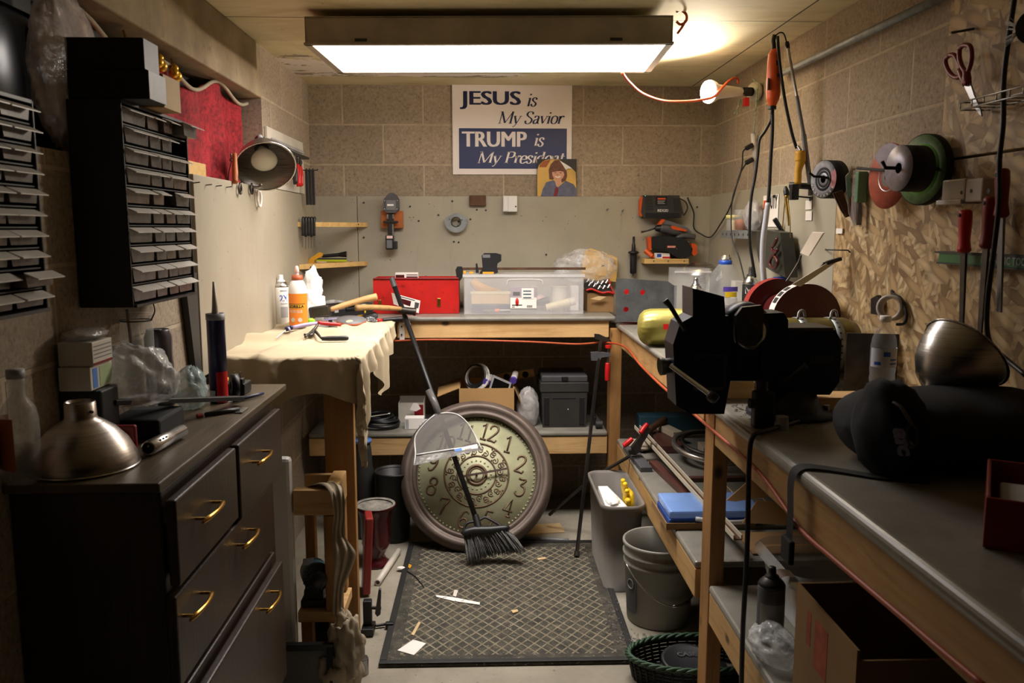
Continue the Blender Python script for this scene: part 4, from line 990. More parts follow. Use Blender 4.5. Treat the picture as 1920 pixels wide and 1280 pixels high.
# drill and sander on their ledge
b = B(); b.pb(1208, 485, 1292, 494.5, BD-.09, .09, .002)
t = thing('ledge', 'pine ledge with three screw holes under the orange sander', 'ledge', P(1250, 495, BD-.05)); part('board', b, 'pale_x', t)
for x in (1226, 1253, 1283):
    b = B(); b.cyl(P(x, 489.5, BD-.0905), P(x, 489.5, BD-.092), .0035, .0035, 8); part('screw', b, 'dark', t)
D = BD-.088
t = thing('belt_sander', 'black and orange sander sitting on the pine ledge', 'sander', P(1255, 484, D+.04))
b = B(); b.pp([(1222, 444), (1247, 442), (1280, 446), (1289, 452), (1299, 466), (1296, 478), (1286, 484), (1272, 484), (1252, 472), (1222, 468)], D, .075); part('body', b, 'blackmatte', t)
b = B(); b.pp([(1222, 443.5), (1246, 443), (1245, 467), (1223, 466)], D-.004, .004); part('cover', b, 'black', t)
b = B(); b.pp([(1215, 446), (1221, 443), (1222, 468), (1217, 470)], D+.005, .06); part('shell', b, 'orange', t); b = B(); b.pp([(1297, 456), (1306, 458), (1308, 475), (1301, 480), (1296, 474)], D+.005, .05); part('shell', b, 'orange', t)
b = B(); b.cyl(P(1211, 470, D+.03), P(1224, 481, D-.0), .014, .011, 16); b.cyl(P(1224, 481, D), P(1226, 482, D-.004), .005, .005, 10); part('front_knob', b, 'orange', t)
b = B(); b.tube(PL([(1266, 449), (1276, 443), (1290, 442), (1303, 444)], D+.025), [.010, .013, .014, .014], 12); part('handle', b, 'midgrey', t)
b = B(); b.pb(1251, 460.5, 1267, 464.5, D-.001, .001); part('logo_plate', b, 'orange', t); 
b = B(); words(b, 'RIDGID', 1252, 461, 1266, 464, D-.001, .02); part('lettering', b, 'white', t)
for x, y in ((1222, 444), (1246, 444), (1291, 453), (1222, 467), (1269, 466)):
    b = B(); b.sph(P(x, y, D-.002), .0025, 8, 6); part('screw', b, 'chrome', t)
t = thing('disc_packet', 'small white and blue printed packet beneath the orange sander', 'packet', P(1240, 484.5, D-.002))
b = B(); b.pb(1227, 474, 1256, 484.6, D+.018, .01); part('pack', b, 'paper', t); b = B(); b.pb(1232, 476, 1240, 482, D+.0175, .0005); part('print_patch', b, 'blue', t); b = B(); b.pb(1242, 481, 1257, 484, D+.0172, .0005); part('print_stripe', b, 'red', t)
D = BD-.05
t = thing('drill', 'grey and orange drill lying on top of the sander', 'drill', P(1255, 442, D))
b = B(); b.tube(PL([(1238, 427), (1252, 430), (1268, 434), (1280, 436)], D), [.022, .026, .024, .016], 14); part('body', b, 'midgrey', t)
b = B(); b.cyl(P(1229, 428, D), P(1239, 428, D), .013, .021, 16); part('chuck', b, 'black', t)
b = B(); b.tube(PL([(1202, 435), (1212, 433), (1228, 428)], D), [.006, .0035, .005], 8); part('bit', b, 'darksteel', t)
b = B(); b.pp([(1233, 421), (1240, 411), (1245, 410.5), (1247, 413), (1240, 421)], D-.01, .03); b.pp([(1257, 424), (1262, 423), (1288, 431), (1286, 434), (1262, 430)], D-.026, .01); part('trim', b, 'orange', t)
b = B(); b.pp([(1236, 421), (1246, 412), (1262, 416), (1290, 427), (1298, 436), (1290, 440), (1278, 437)], D-.005, .03); part('handle', b, 'grey', t)
# black side handle
t = thing('side_handle', 'black ribbed grinder side handle hanging beside the sander', 'handle', P(1187, 515, BD-.03))
b = B(); b.lathe([(0, 0), (.012, 0), (.017, .006), (.0165, .03), (.0175, .06), (.0165, .09), (.018, .102), (.029, .106), (.026, .113), (.011, .118), (.009, .15), (.006, .155), (.006, .19), (0, .19)], P(1187, 513, BD-.032), n=20); part('grip', b, 'black', t)
b = B(); b.cyl(P(1187, 513, BD-.032), P(1187, 517, BD-.032), .003, .003, 8); part('stud', b, 'rust', t)
# charger cable to the power strip
b = B(); b.tube([P(1289, 370, 4.26), P(1293, 380, 4.255), P(1301, 400, 4.25), P(1301, 427, 4.25), P(1315, 439, 4.24), P(1333, 444, 4.2), PX(1352, 418, 1.145), PX(1370, 385, 1.145), PX(1386, 330, 1.14), PX(1400, 304, 1.13)], .0035, 6)
solo('charger_cable', b, 'black', 'black cable drooping from the charger over to the power strip', 'cable')
# ---------------------------------------------------------------- helpers for standing things
def spray(name, x0, x1, ytop, ybase, z, lb, mbody, mtop='white', cap=True, D=None, cat='spray can', band=None):
    g = PZ((x0+x1)/2, ybase, z)
    if D: g = P((x0+x1)/2, ybase, D); g.z = z
    r = (P(x1, ybase, g.y).x-P(x0, ybase, g.y).x)/2
    g.y += r
    zt = P((x0+x1)/2, ytop, g.y).z; h = zt-z
    t = thing(name, lb, cat, g)
    b = B(); b.lathe([(0, 0.0005), (r*.96, .0005), (r, .004), (r, h*.74), (r*.97, h*.75), (0, h*.75)], g, n=28); bd = part('body', b, mbody, t)
    b = B(); b.lathe([(r*.97, h*.75), (r*1.0, h*.765), (r*.9, h*.80), (r*.62, h*.85), (r*.5, h*.865)], g, n=28); part('dome', b, 'alu' if mtop != 'black' else 'black', t)
    if cap:
        b = B(); b.lathe([(r*.52, h*.86), (r*.5, h*.885), (r*.3, h*.9), (r*.28, h*.97), (r*.24, h), (0, h)], g, n=20); part('nozzle', b, mtop, t)
    return t, g, r, h, bd
def wrapped(b, g, r, z0, z1, a0, a1, k=10):     # a curved label patch; angles in degrees, 0 faces the camera side
    vs = []
    for i in range(k+1):
        a = math.radians(a0+(a1-a0)*i/k)-math.pi/2
        for z in (z0, z1): vs.append((g.x+math.cos(a)*r, g.y+math.sin(a)*r, g.z+z))
    b.add(vs, [[2*i, 2*i+2, 2*i+3, 2*i+1] for i in range(k)], True)
    return b
def curved_words(b, s, g, r, z0, z1, a0, a1, bold=.02, shear=0):
    vs, fs = glyph_mesh(s, bold, shear)
    xa = min(p[0] for p in vs); xb = max(p[0] for p in vs); ya = min(p[1] for p in vs); yb = max(p[1] for p in vs)
    out = []
    for x, y in vs:
        a = math.radians(a0+(a1-a0)*(x-xa)/(xb-xa))-math.pi/2
        out.append((g.x+math.cos(a)*r, g.y+math.sin(a)*r, g.z+z0+(z1-z0)*(y-ya)/(yb-ya)))
    b.add(out, fs)
    return b
# ---------------------------------------------------------------- side bench: cans, bottle, bags, hand tools
CT = BT+.0165
t, g, r, h, bd = spray('spray_can', 511, 541, 515, 602, CT, 'white spray paint can standing beside the orange glue bottle', 'white', 'white', D=3.42)
b = B(); curved_words(b, '2X', g, r*1.006, h*.47, h*.60, 0, 62); part('lettering', b, 'blue', bd, 'blue 2X')
b = B(); wrapped(b, g, r*1.004, h*.14, h*.36, 5, 60); part('label_patch', b, 'lgrey', bd)
b = B(); wrapped(b, g, r*1.004, h*.05, h*.7, -80, -40); part('label_text', b, 'offwhite', bd)
b = B(); wrapped(b, g, r*1.005, h*.41, h*.43, 5, 60); wrapped(b, g, r*1.005, h*.665, h*.70, 5, 60); part('label_line', b, 'lgrey', bd)
g = P(560, 604, 3.36); g.z = CT; r = (P(577, 604, 3.36).x-P(543, 604, 3.36).x)/2; h = P(560, 498, 3.36).z-CT
t = thing('glue_bottle', 'white glue bottle with orange label and rust cap on the drop cloth', 'bottle', g)
b = B(); b.lathe([(0, .0005), (r*.95, .0005), (r, .006), (r, h*.58), (r*.95, h*.66), (r*.72, h*.74), (r*.55, h*.77), (0, h*.77)], g, n=32); bd = part('body', b, 'white', t)
b = B(); wrapped(b, g, r*1.01, h*.02, h*.55, -100, 100, 24); lab = part('label', b, 'labelorange', bd, 'orange label')
b = B(); b.lathe([(r*.58, h*.765), (r*.62, h*.77), (r*.58, h*.845), (r*.3, h*.85)], g, n=28); part('collar', b, 'rust2', t, 'rust brown ribbed cap')
b = B(); b.lathe([(r*.24, h*.85), (r*.2, h*.89), (r*.26, h*.9), (r*.2, h*.97), (r*.12, h), (0, h)], g, n=18); part('tip', b, 'pink', t, 'pale nozzle')
b = B(); wrapped(b, g, r*1.016, h*.305, h*.375, -58, 58, 14); part('label_band', b, 'mustard', bd)
b = B(); curved_words(b, 'GORILLA', g, r*1.022, h*.315, h*.365, -55, 50, .04); part('lettering', b, 'black', bd)
b = B(); curved_words(b, 'WOOD GLUE', g, r*1.016, h*.235, h*.285, -50, 38, .03); part('lettering', b, 'offwhite', bd)
b = B(); wrapped(b, g, r*1.014, h*.37, h*.385, -62, 60, 14); part('label_stripe', b, 'black', bd)
for a in (-22, 22):
    b = B(); p = math.radians(a)-math.pi/2; d = V((math.cos(p), math.sin(p), 0)); c = V((g.x, g.y, g.z+h*.12))+d*r*1.012; b.cyl(c, c+d*.0008, .009, .009, 16); part('label_dot', b, 'offwhite', bd)
b = B(); b.blob((P(585, 560, 3.56).x, 3.56, BT+.075), (.055, .045, .075), .3, 2.2, 5, flat=BT+.002); b.blob((P(586, 530, 3.58).x, 3.58, BT+.16), (.04, .025, .075), .35, 2.4, 11)
solo('white_bag', b, 'whitebag', 'crumpled white plastic bag standing behind the orange glue bottle', 'bag')
b = B(); b.blob((P(622, 555, 3.95).x, 4.0, BT+.03), (.085, .07, .035), .35, 2.5, 21, flat=BT+.002, ridge=True); solo('clear_bag', b, 'bag', 'clear plastic bag lying flat behind the long black case', 'bag')
t = thing('tool_box', 'long low black plastic case with three latches on the side bench', 'case', P(654, 570, 3.78))
a = P(612, 575, 3.72); c = P(698, 566, 3.9)
dv = (V((c.x, c.y, 0))-V((a.x, a.y, 0))); an = math.atan2(dv.y, dv.x); L = dv.length; mid = (V((a.x, a.y, BT+.026))+V((c.x, c.y, BT+.026)))/2
n_ = V((-math.sin(an), math.cos(an), 0)); u_ = V((math.cos(an), math.sin(an), 0))
b = B(); b.box(mid+n_*.05, (L, .1, .046), rz=an, bev=.006); part('body', b, 'black', t)
b = B(); b.box(mid+n_*.05+V((0, 0, .032)), (L, .1, .016), rz=an, bev=.006); part('lid', b, 'black', t)
for k in (-.3, .3):
    b = B(); b.box(mid+u_*L*k-n_*.002+V((0, 0, .02)), (.022, .006, .03), rz=an, bev=.002); part('latch', b, 'lgrey', t, 'grey latch')
b = B(); b.box(mid-n_*.004+V((0, 0, .018)), (.05, .008, .012), rz=an, bev=.003); part('handle', b, 'black', t)
def hammer(pix, D0, D1, z0, z1, r, lb, head):
    t = thing('hammer', lb, 'hammer', P(pix[0][0], pix[0][1], D0))
    a = P(pix[0][0], pix[0][1], D0); c = P(pix[1][0], pix[1][1], D1); a.z = max(a.z, z0); c.z = max(c.z, z1)
    b = B(); b.tube([a, a.lerp(c, .3)+V((0, 0, .003)), a.lerp(c, .7)+V((0, 0, .004)), c], [r*.8, r, r*1.05, r*1.25], 12); part('handle', b, 'handlewood', t)
    d = (a-c).normalized()
    hx_ = a+d*.01
    b = B()
    if head == 'maul': b.box(hx_+V((-.03, 0, -.004)), (.09, .04, .05), rz=-.2, ry=-.15, bev=.008)
    else:
        b.cyl(hx_+V((-.02, 0, -.002)), hx_+V((.05, 0, -.012)), .015, .017, 16); b.cyl(hx_+V((.05, 0, -.012)), hx_+V((.06, 0, -.0135)), .019, .019, 16)
    part('head', b, 'darksteel', t)
hammer([(618, 581), (706, 556)], 3.52, 3.60, BT+.03, BT+.075, .0125, 'wooden handled hammer with dark head resting against the black case', 'maul')
hammer([(752, 579), (668, 577)], 3.8, 3.64, BT+.018, BT+.03, .012, 'second wooden hammer, its steel head at the bench corner', 'peen')
t = thing('tape_measure', 'bright yellow tape measure among the tools on the side bench', 'tape measure', P(671, 592, 3.56))
a = PZ(671, 594, BT)
b = B(); b.lo(a.x-.034, a.y, BT+.012, a.x+.038, a.y+.035, BT+.045, .01); part('case', b, 'yellow', t)
b = B(); b.lo(a.x-.036, a.y-.002, BT+.002, a.x+.04, a.y+.036, BT+.0115, .004); part('base', b, 'dark', t)
t = thing('screwdriver', 'thick grey and yellow handled screwdriver beside the yellow tape measure', 'screwdriver', P(695, 598, 3.5))
a = PZ(700, 600, BT); a.z = BT+.02; c = a+V((-.045, -.02, -.004))
b = B(); b.tube([a+V((.012, .01, 0)), a, c], [.014, .019, .012], 12); part('handle', b, 'midgrey', t)
b = B(); b.tube([c, c+V((-.022, -.008, 0))], [.0122, .009], 10); part('grip_end', b, 'mustard', t)
b = B(); b.cyl(c+V((-.02, -.008, 0)), c+V((-.075, -.03, -.006)), .0035, .0035, 8); part('shaft', b, 'steel', t)
b = B(); b.blob(PZ(694, 607, BT)+V((0, .0, .014)), (.024, .02, .016), .4, 3, 31, flat=BT+.001, ridge=True, sm=False); solo('foil_ball', b, 'steelgrey', 'crumpled silver foil at the edge of the side bench', 'foil')
flat('paper_scrap', [(700, 610), (716, 602), (720, 605), (704, 613)], BT+.0005, .0008, 'paper', 'white paper scrap beside the crumpled silver foil', 'scrap')
t = thing('sanding_disc', 'grey sanding disc with an orange rim lying on the drop cloth', 'sanding disc', P(658, 607, 3.38))
c = V((P(658, 607, 3.42).x, 3.43, CT+.014))
b = B(); b.lathe([(0, -.004), (.062, -.004), (.062, .004), (0, .004)], c, (.05, -.18, 1), 32); part('backing', b, 'rust2', t)
b = B(); b.lathe([(0, .0055), (.0605, .0055), (.0605, .0042)], c, (.05, -.18, 1), 32); part('grit', b, 'grey', t)
t = thing('blister_pack', 'clear blister pack of small parts lying on the side bench', 'packet', P(622, 604, 3.5))
a = P(622, 604, 3.47); b = B(); b.box((a.x, 3.50, CT+.012), (.15, .05, .02), bev=.006); part('shell', b, 'clear', t)
b = B(); b.box((a.x, 3.50, CT+.0012), (.16, .06, .002)); part('card', b, 'pink', t)
b = B()
for i in range(12): b.box((a.x-.06+random.random()*.12, 3.485+random.random()*.03, CT+.006), (.014, .004, .005), rz=random.random()*3)
part('fasteners', b, 'steel', t, kind='stuff')
b = B(); b.blob((P(583, 600, 3.45).x, 3.45, CT+.012), (.016, .014, .011), .3, 3, 2, flat=CT); solo('lime_clip', b, 'limebright', 'bright lime plastic clip beside the orange glue bottle', 'clip')
t = thing('pliers', 'red handled pliers lying behind the blister pack', 'pliers', P(618, 592, 3.6))
a = PZ(604, 592, BT); a.z = BT+.014
b = B(); b.tube([a, a+V((.03, .01, .004)), a+V((.055, .01, 0))], [.011, .012, .008], 10); part('grip', b, 'red', t)
b = B(); b.tube([a+V((.0, .03, 0)), a+V((.035, .028, .0)), a+V((.055, .012, 0))], [.009, .009, .007], 10); part('grip', b, 'darkred', t)
b = B(); b.tube([a+V((.056, .011, 0)), a+V((.085, .008, 0)), a+V((.12, .005, -.002))], [.009, .008, .003], 10); part('jaw', b, 'steel', t)
t = thing('screwdriver', 'black and grey screwdriver lying behind the yellow tape measure', 'screwdriver', P(640, 586, 3.66))
a = P(632, 588, 3.66); a.z = BT+.016
b = B(); b.tube([a, a+V((.04, .01, 0)), a+V((.075, .015, 0))], [.010, .014, .012], 10); part('handle', b, 'black', t)
b = B(); b.cyl(a, a+V((-.07, -.02, -.008)), .003, .003, 8); part('shaft', b, 'purple', t)
t = thing('screwdriver', 'black screwdriver with red tip pointing at the steel hammer head', 'screwdriver', P(722, 587, 3.66))
a = P(716, 588, 3.62); a.z = BT+.012
b = B(); b.tube([a, a+V((.05, .03, 0)), a+V((.085, .05, 0))], [.007, .011, .011], 10); part('handle', b, 'black', t)
b = B(); b.tube([a, a+V((-.018, -.012, 0))], .007, 8); part('collar', b, 'red', t)
b = B(); b.cyl(a+V((-.018, -.012, 0)), a+V((-.05, -.035, -.006)), .003, .003, 8); part('shaft', b, 'steel', t)
b = B(); b.lo(P(505, 602, 3.42).x-.03, 3.48, CT, P(530, 602, 3.42).x-.02, 3.53, CT+.02, .002); solo('wood_offcut', b, 'pale_x', 'tiny pale wood offcut behind the white spray paint can', 'offcut')
# tools on the cloth
ZC = BT+.022
def on(px, py, dz=0, z=ZC): 
    p = PZ(px, py, z); p.z = BT+.004+.0135+(max(0, bulk_at(p.x, p.y)) if z == ZC else 0)+dz; return p
t = thing('precision_screwdriver', 'purple and clear precision screwdriver lying on the drop cloth', 'screwdriver', on(555, 630))
b = B(); b.tube([on(536, 629), on(541, 628.5)], [.008, .009], 10); b.tube([on(544, 628.5), on(549, 628)], [.0085, .008], 10); part('collar', b, 'navy', t)
b = B(); b.tube([on(549, 628.3), on(575, 626.5), on(598, 625)], [.007, .0075, .0065], 10); b.tube([on(541, 629), on(544, 628.8)], .0085, 10); part('handle', b, 'lilac', t)
b = B(); b.cyl(on(518, 632, -.003), on(536, 629.3), .0018, .0018, 6); part('blade', b, 'steel', t)
t = thing('scraper', 'grey handled scraper lying on the drop cloth behind the screwdrivers', 'scraper', on(605, 618))
b = B(); b.tube([on(580, 624), on(592, 621, .003), on(605, 616, .008), on(622, 614, .01), on(628, 617, .006)], [.007, .010, .014, .016, .010], 12); part('handle', b, 'grey', t)
b = B(); a = on(620, 615, .024); b.box(a, (.014, .004, .008)); part('button', b, 'black', t)
t = thing('wire_stripper', 'red and black handled wire strippers lying on the drop cloth', 'pliers', on(610, 630))
b = B(); b.tube([on(597, 626.5), on(610, 625.5), on(640, 624.5)], [.006, .0075, .006], 10); part('grip', b, 'red', t)
b = B(); b.tube([on(603, 632.5), on(620, 632), on(648, 631.5), on(650, 631.3)], [.007, .009, .009, .006], 10); part('grip', b, 'black', t)
b = B(); b.tube([on(603, 632), on(590, 629), on(584, 631), on(570, 632)], [.004, .006, .007, .004], 8); b.tube([on(597, 627), on(588, 629), on(572, 634)], [.004, .006, .004], 8); part('jaw', b, 'darksteel', t)
t = thing('keyring_tool', 'small silver and black folding tool by the bench edge under the pale board', 'tool', on(440, 628))
b = B(); b.tube([on(437, 628, .0, CT), on(450, 624, .004, CT), on(459, 621, .002, CT)], [.005, .009, .006], 8); part('body', b, 'chrome', t)
b = B(); b.tube([on(423, 632, 0, CT), on(432, 630, 0, CT), on(440, 629, .001, CT)], [.003, .006, .005], 8); part('handle', b, 'black', t)
# ---------------------------------------------------------------- red metal toolbox
a = P(700, 580, 3.99); c = P(860, 522, 3.99)
t = thing('toolbox', 'worn red metal toolbox standing open at the end wall', 'toolbox', ((a.x+c.x)/2, 4.05, BT))
zt = c.z
b = B(); b.lo(a.x, 4.00, BT+.001, c.x, 4.006, zt, .001); b.lo(a.x, 4.19, BT+.001, c.x, 4.196, zt); b.lo(a.x, 4.006, BT+.001, a.x+.005, 4.19, zt); b.lo(c.x-.005, 4.006, BT+.001, c.x, 4.19, zt); b.lo(a.x+.005, 4.006, BT+.001, c.x-.005, 4.19, BT+.006); part('body', b, 'redworn', t)
b = B(); b.pb(820, 559, 826, 575, 3.996, .004, .001); b.cyl(P(823, 563, 3.996), P(823, 563, 3.99), .006, .006, 10); part('latch', b, 'brass', t)
b = B(); b.pb(709, 562, 715, 574, 3.996, .004, .001); part('latch', b, 'brass', t)
b = B(); b.pb(700, 520.5, 860, 523.5, 3.993, .008, .002); part('rim', b, 'darkred', t)
b = B(); b.pb(741, 511, 784, 523, 4.09, .03, .002); t = thing('small_box', 'small white and maroon printed carton sticking out of the red toolbox', 'box', P(762, 523, 4.09)); part('carton', b, 'paper', t)
b = B(); b.pb(742, 515, 758, 522, 4.0895, .0005); b.pb(762, 514.5, 783, 516, 4.0895, .0005); b.pb(762, 518, 783, 521.5, 4.0895, .0005); part('print_block', b, 'maroon', t)
b = B(); b.lo(P(741, 520, 4.1).x, 4.092, zt-.06, P(784, 520, 4.1).x, 4.118, P(741, 523, 4.09).z); part('lower_carton', b, 'paper', t)
t = thing('label_packet', 'white packet with a red window leaning on the broom handle', 'packet', P(762, 570, 3.9))
px = [(734, 549), (788, 564), (785, 587), (738, 570)]
b = B(); b.pp(px, 3.93, .012); part('card', b, 'paper', t)
b = B(); b.pp([(744, 557), (771, 564.5), (769, 574), (745, 566)], 3.9292, .0006); part('print_block', b, 'maroon', t)
b = B(); b.pp([(778, 566), (786, 568), (784, 578), (777, 576)], 3.9292, .0006); b.pp([(745, 553.5), (778, 562.5), (778, 564), (745, 555)], 3.9292, .0006); part('print_lines', b, 'midgrey', t)
t = thing('air_fitting', 'short black rubber nozzle lying beside the red toolbox latch', 'fitting', PZ(795, 578, BT))
a = PZ(787, 579, BT); a.z = BT+.014; b = B(); b.tube([a, a+V((.03, .004, .001)), a+V((.045, .01, 0))], [.011, .012, .008], 12); part('body', b, 'rubber', t)
t = thing('spray_nozzle', 'blue grey trigger part lying between the red toolbox and the clear bin', 'nozzle', PZ(862, 578, BT))
a = PZ(860, 578, BT); a.z = BT+.02; b = B(); b.tube([a+V((-.015, 0, 0)), a, a+V((.02, 0, .004))], [.008, .016, .014], 12); part('body', b, 'slate', t)
b = B(); b.cyl(a+V((-.015, 0, 0)), a+V((-.045, -.006, -.01)), .003, .002, 8); part('tip', b, 'steel', t)
# ---------------------------------------------------------------- clear bin with its contents
a = PZ(868, 590, BT); D = a.y+.01
a = P(868, 590, D); c = P(1097, 514, D); x0, x1, z1 = a.x, c.x, c.z
y0, y1 = D, D+.2
t = thing('storage_bin', 'frosted clear storage bin full of tape and tools on the back bench', 'storage bin', ((x0+x1)/2, (y0+y1)/2, BT))
b = B(); s_ = .008
b.lo(x0+s_, y0+.002, BT+.001, x1-s_, y0+.005, z1-.004); b.lo(x0+s_, y1-.005, BT+.001, x1-s_, y1-.002, z1-.004); b.lo(x0+s_-.003, y0+.005, BT+.001, x0+s_, y1-.005, z1-.004); b.lo(x1-s_, y0+.005, BT+.001, x1-s_+.003, y1-.005, z1-.004); b.lo(x0+s_, y0+.005, BT+.001, x1-s_, y1-.005, BT+.004)
part('body', b, 'frost', t)
b = B(); b.lo(x0, y0-.004, z1-.004, x1, y1, z1, .001); b.lo(x0, y0-.004, z1-.012, x1, y0-.001, z1-.004); part('lid', b, 'clearedge', t, 'pale translucent lid')
b = B(); b.tube(PL([(950, 533), (953, 525), (965, 523.5), (1000, 523.5), (1015, 525), (1018, 533)], y0-.001), .0022, 6); part('handle', b, 'clearedge', t)
b = B(); b.pb(957, 538, 1006, 578, y0-.0005, .0015); lab = part('label', b, 'paper', t, 'white product label')
b = B(); b.pb(957, 538, 1006, 557.5, y0-.0012, .0005); part('label_panel', b, 'lilacgrey', lab)
b = B(); b.pb(978, 540, 1001, 560.5, y0-.002, .0005); part('label_inset', b, 'white', lab)
b = B()
for yy in (544.5, 550.5, 557): b.pb(981, yy, 996, yy+2, y0-.0026, .0004)
part('label_pictures', b, 'teal', lab)
b = B(); b.pb(962, 547, 975, 554, y0-.002, .0005); part('label_mark', b, 'grey', lab)
b = B(); b.lathe([(.0, 0), (.02, 0), (.02, .0005), (0, .0005)], P(969.5, 566, y0-.002), (0, 1, 0), 20, sx=.4); part('label_oval', b, 'red', lab)
b = B(); b.pb(960, 571, 979, 572.6, y0-.002, .0005); b.pb(960, 575, 965, 576, y0-.002, .0005); part('label_lines', b, 'dark', lab)
b = B()
for i in range(8): b.pb(988+i*1.3, 572, 988.7+i*1.3, 576.5, y0-.002, .0005)
part('label_bars', b, 'dark', lab)
zi = BT+.0045
b = B(); q = P(884, 556, y0+.03); b.lo(q.x, y0+.03, P(884, 570, y0+.03).z, P(956, 556, y0+.03).x, y0+.09, P(884, 549, y0+.03).z, .002); t2 = thing('small_box', 'tan carton inside the frosted bin', 'box', q); part('carton', b, 'tan', t2)
b = B(); b.lo(P(882, 549, y0+.028).x, y0+.028, P(884, 551, y0+.03).z+.0, P(957, 549, y0+.03).x, y0+.092, P(884, 548, y0+.03).z+.002); part('carton_lid', b, 'cream', t2)
b = B(); b.lo(P(884, 570, y0+.03).x, y0+.025, zi, P(957, 556, y0+.03).x, y0+.1, P(884, 570, y0+.03).z-.001, .003); solo('black_case', b, 'navy', 'dark case under the tan carton inside the frosted bin', 'case')
b = B(); b.tube([P(885, 526, y0+.1), P(895, 535, y0+.1), P(912, 543, y0+.1), P(938, 547, y0+.12)], [.018, .024, .022, .012], 12); solo('yellow_tool', b, 'mustard', 'yellow tool behind the tan carton in the frosted bin', 'tool')
t2 = thing('marker_tube', 'orange tipped tube lying at the front of the frosted bin', 'tube', P(931, 582, y0+.016)); 
b = B(); b.cyl(P(905, 583, y0+.014), P(927, 582.5, y0+.014), .007, .007, 12); part('body', b, 'black', t2)
b = B(); b.cyl(P(928, 582.3, y0+.014), P(936, 581.7, y0+.014), .009, .009, 12); part('cap', b, 'orange', t2)
b = B(); b.cyl(P(936.5, 581.5, y0+.014), P(965, 580.8, y0+.014), .0025, .002, 6); part('spout', b, 'white', t2)
q = P(1048, 560, y0+.1); b = B(); b.cyl((q.x, q.y, zi), (q.x, q.y, P(1048, 537, q.y).z), .04, .04, 24); solo('paper_roll', b, 'offwhite', 'white roll standing in the frosted bin', 'roll')
q = P(1074, 560, y0+.12); b = B(); b.lo(q.x-.012, q.y, zi, q.x+.03, q.y+.04, P(1074, 536, q.y).z, .004); solo('white_carton', b, 'white', 'slim white carton beside the white roll in the frosted bin', 'carton')
t2 = thing('cream_tube', 'cream plastic tube lying in the frosted bin', 'tube', P(1050, 575, y0+.045)); b = B(); b.cyl(P(1024, 576, y0+.045), P(1068, 566, y0+.045), .016, .02, 18); part('body', b, 'cream', t2)
b = B(); b.cyl(P(1068.5, 566, y0+.045), P(1078, 564, y0+.045), .0205, .0205, 18); part('cap', b, 'offwhite', t2)
b = B(); b.tube([P(1006, 568, y0+.09), P(1020, 565, y0+.09), P(1030, 562, y0+.09)], [.014, .02, .016], 12); solo('plastic_grip', b, 'dark', 'dark plastic handle in the middle of the frosted bin', 'handle')
b = B(); b.blob((P(1010, 553, y0+.15).x, y0+.13, BT+.05), (.045, .035, .035), .3, 2, 6); solo('packing_paper', b, 'pink', 'pale wadded packing behind the product label in the frosted bin', 'packing')
# ---------------------------------------------------------------- bar clamp on the bin
D = y0+.1
zb = z1+.0
t = thing('bar_clamp', 'long black bar clamp with pistol grip lying on the clear bin', 'clamp', P(980, 505, D))
zc_ = P(980, 503.5, D).z
b = B(); b.lo(P(858, 503, D).x, D-.004, zc_-.006, P(1098, 503, D).x, D+.004, zc_+.006, .001); part('bar', b, 'rust', t)
b = B(); b.pp([(854, 506), (857, 500), (866, 500), (868, 505), (867, 520), (862, 527), (856, 519)], D-.02, .04); part('fixed_jaw', b, 'black', t)
b = B(); b.pp([(903, 479), (908, 474.5), (930, 474.5), (940, 477), (940, 489), (933, 494), (932, 500), (934, 511), (926, 513.4), (898, 513.4), (905, 503), (904, 492)], D-.018, .036); part('grip', b, 'black', t)
b = B(); b.pb(905, 477, 919, 483, D-.0185, .0006); part('grip_opening', b, 'grey', t)
b = B(); b.pp([(892, 494), (895, 494), (898, 511.5), (892, 511.5)], D-.01, .02); part('trigger', b, 'black', t)
b = B(); b.pb(868, 508, 874, 513, D-.012, .024, .002); b.pb(880, 509, 888, 513, D-.012, .024, .002); b.pb(905, 509.5, 926, 513.2, D-.02, .002); part('pads', b, 'mustard', t)
# ---------------------------------------------------------------- cardboard box, tool roll, bagged envelope, steel plate
a = PZ(1100, 586, BT); D = a.y+.02; x0, x1 = P(1101, 586, D).x, P(1150, 586, D).x
zt = P(1120, 549, D).z
t = thing('cardboard_box', 'small cardboard box beneath the black and red tool roll', 'box', ((x0+x1)/2, D+.1, BT))
b = B(); b.lo(x0, D, BT+.001, x1, D+.004, zt); b.lo(x0, D+.2, BT+.001, x1, D+.204, zt); b.lo(x0, D+.004, BT+.001, x0+.004, D+.2, zt); b.lo(x1-.004, D+.004, BT+.001, x1, D+.2, zt); b.lo(x0+.004, D+.004, BT+.001, x1-.004, D+.2, BT+.004); part('body', b, 'cardboarddark', t)
b = B(); b.pp([(1107, 560), (1122, 555), (1137, 556), (1124, 563)], D-.03, .004); part('flap', b, 'tan', t)
t = thing('tool_roll', 'black tool roll with red piping and chrome sockets on the cardboard box', 'tool roll', P(1125, 550, D+.02))
def roll(u, v):
    x = P(1098, 550, D).x+u*.14; y = D-.012+v*.2
    return (x, y, zt+.004+.055*v*v*.8+.006*math.sin(u*9)-.045*max(0, u-.3)*(1-v)*.6+.012)
b = B(); b.grid(roll, 20, 20); b.v += []; part('cover', b, 'blackmatte', t)
b = B(); b.tube([V(roll(u, 0))+V((0, -.002, -.002)) for u in (0, .2, .4, .6, .8, 1)], .005, 8); b.tube([V(roll(1, v)) for v in (0, .3, .6, 1)], .004, 8); part('piping', b, 'red', t)
for i in range(10):
    u, v = .15+.17*(i % 5), .3+.35*(i//5); p = V(roll(u, v)); b = B(); b.cyl(p+V((0, 0, .004)), p+V((.012, .004, .02)), .006, .008, 12); part('socket', b, 'chrome', t)
t = thing('padded_envelope', 'yellow padded envelope inside a clear bag by the end wall', 'envelope', P(1125, 525, 4.2))
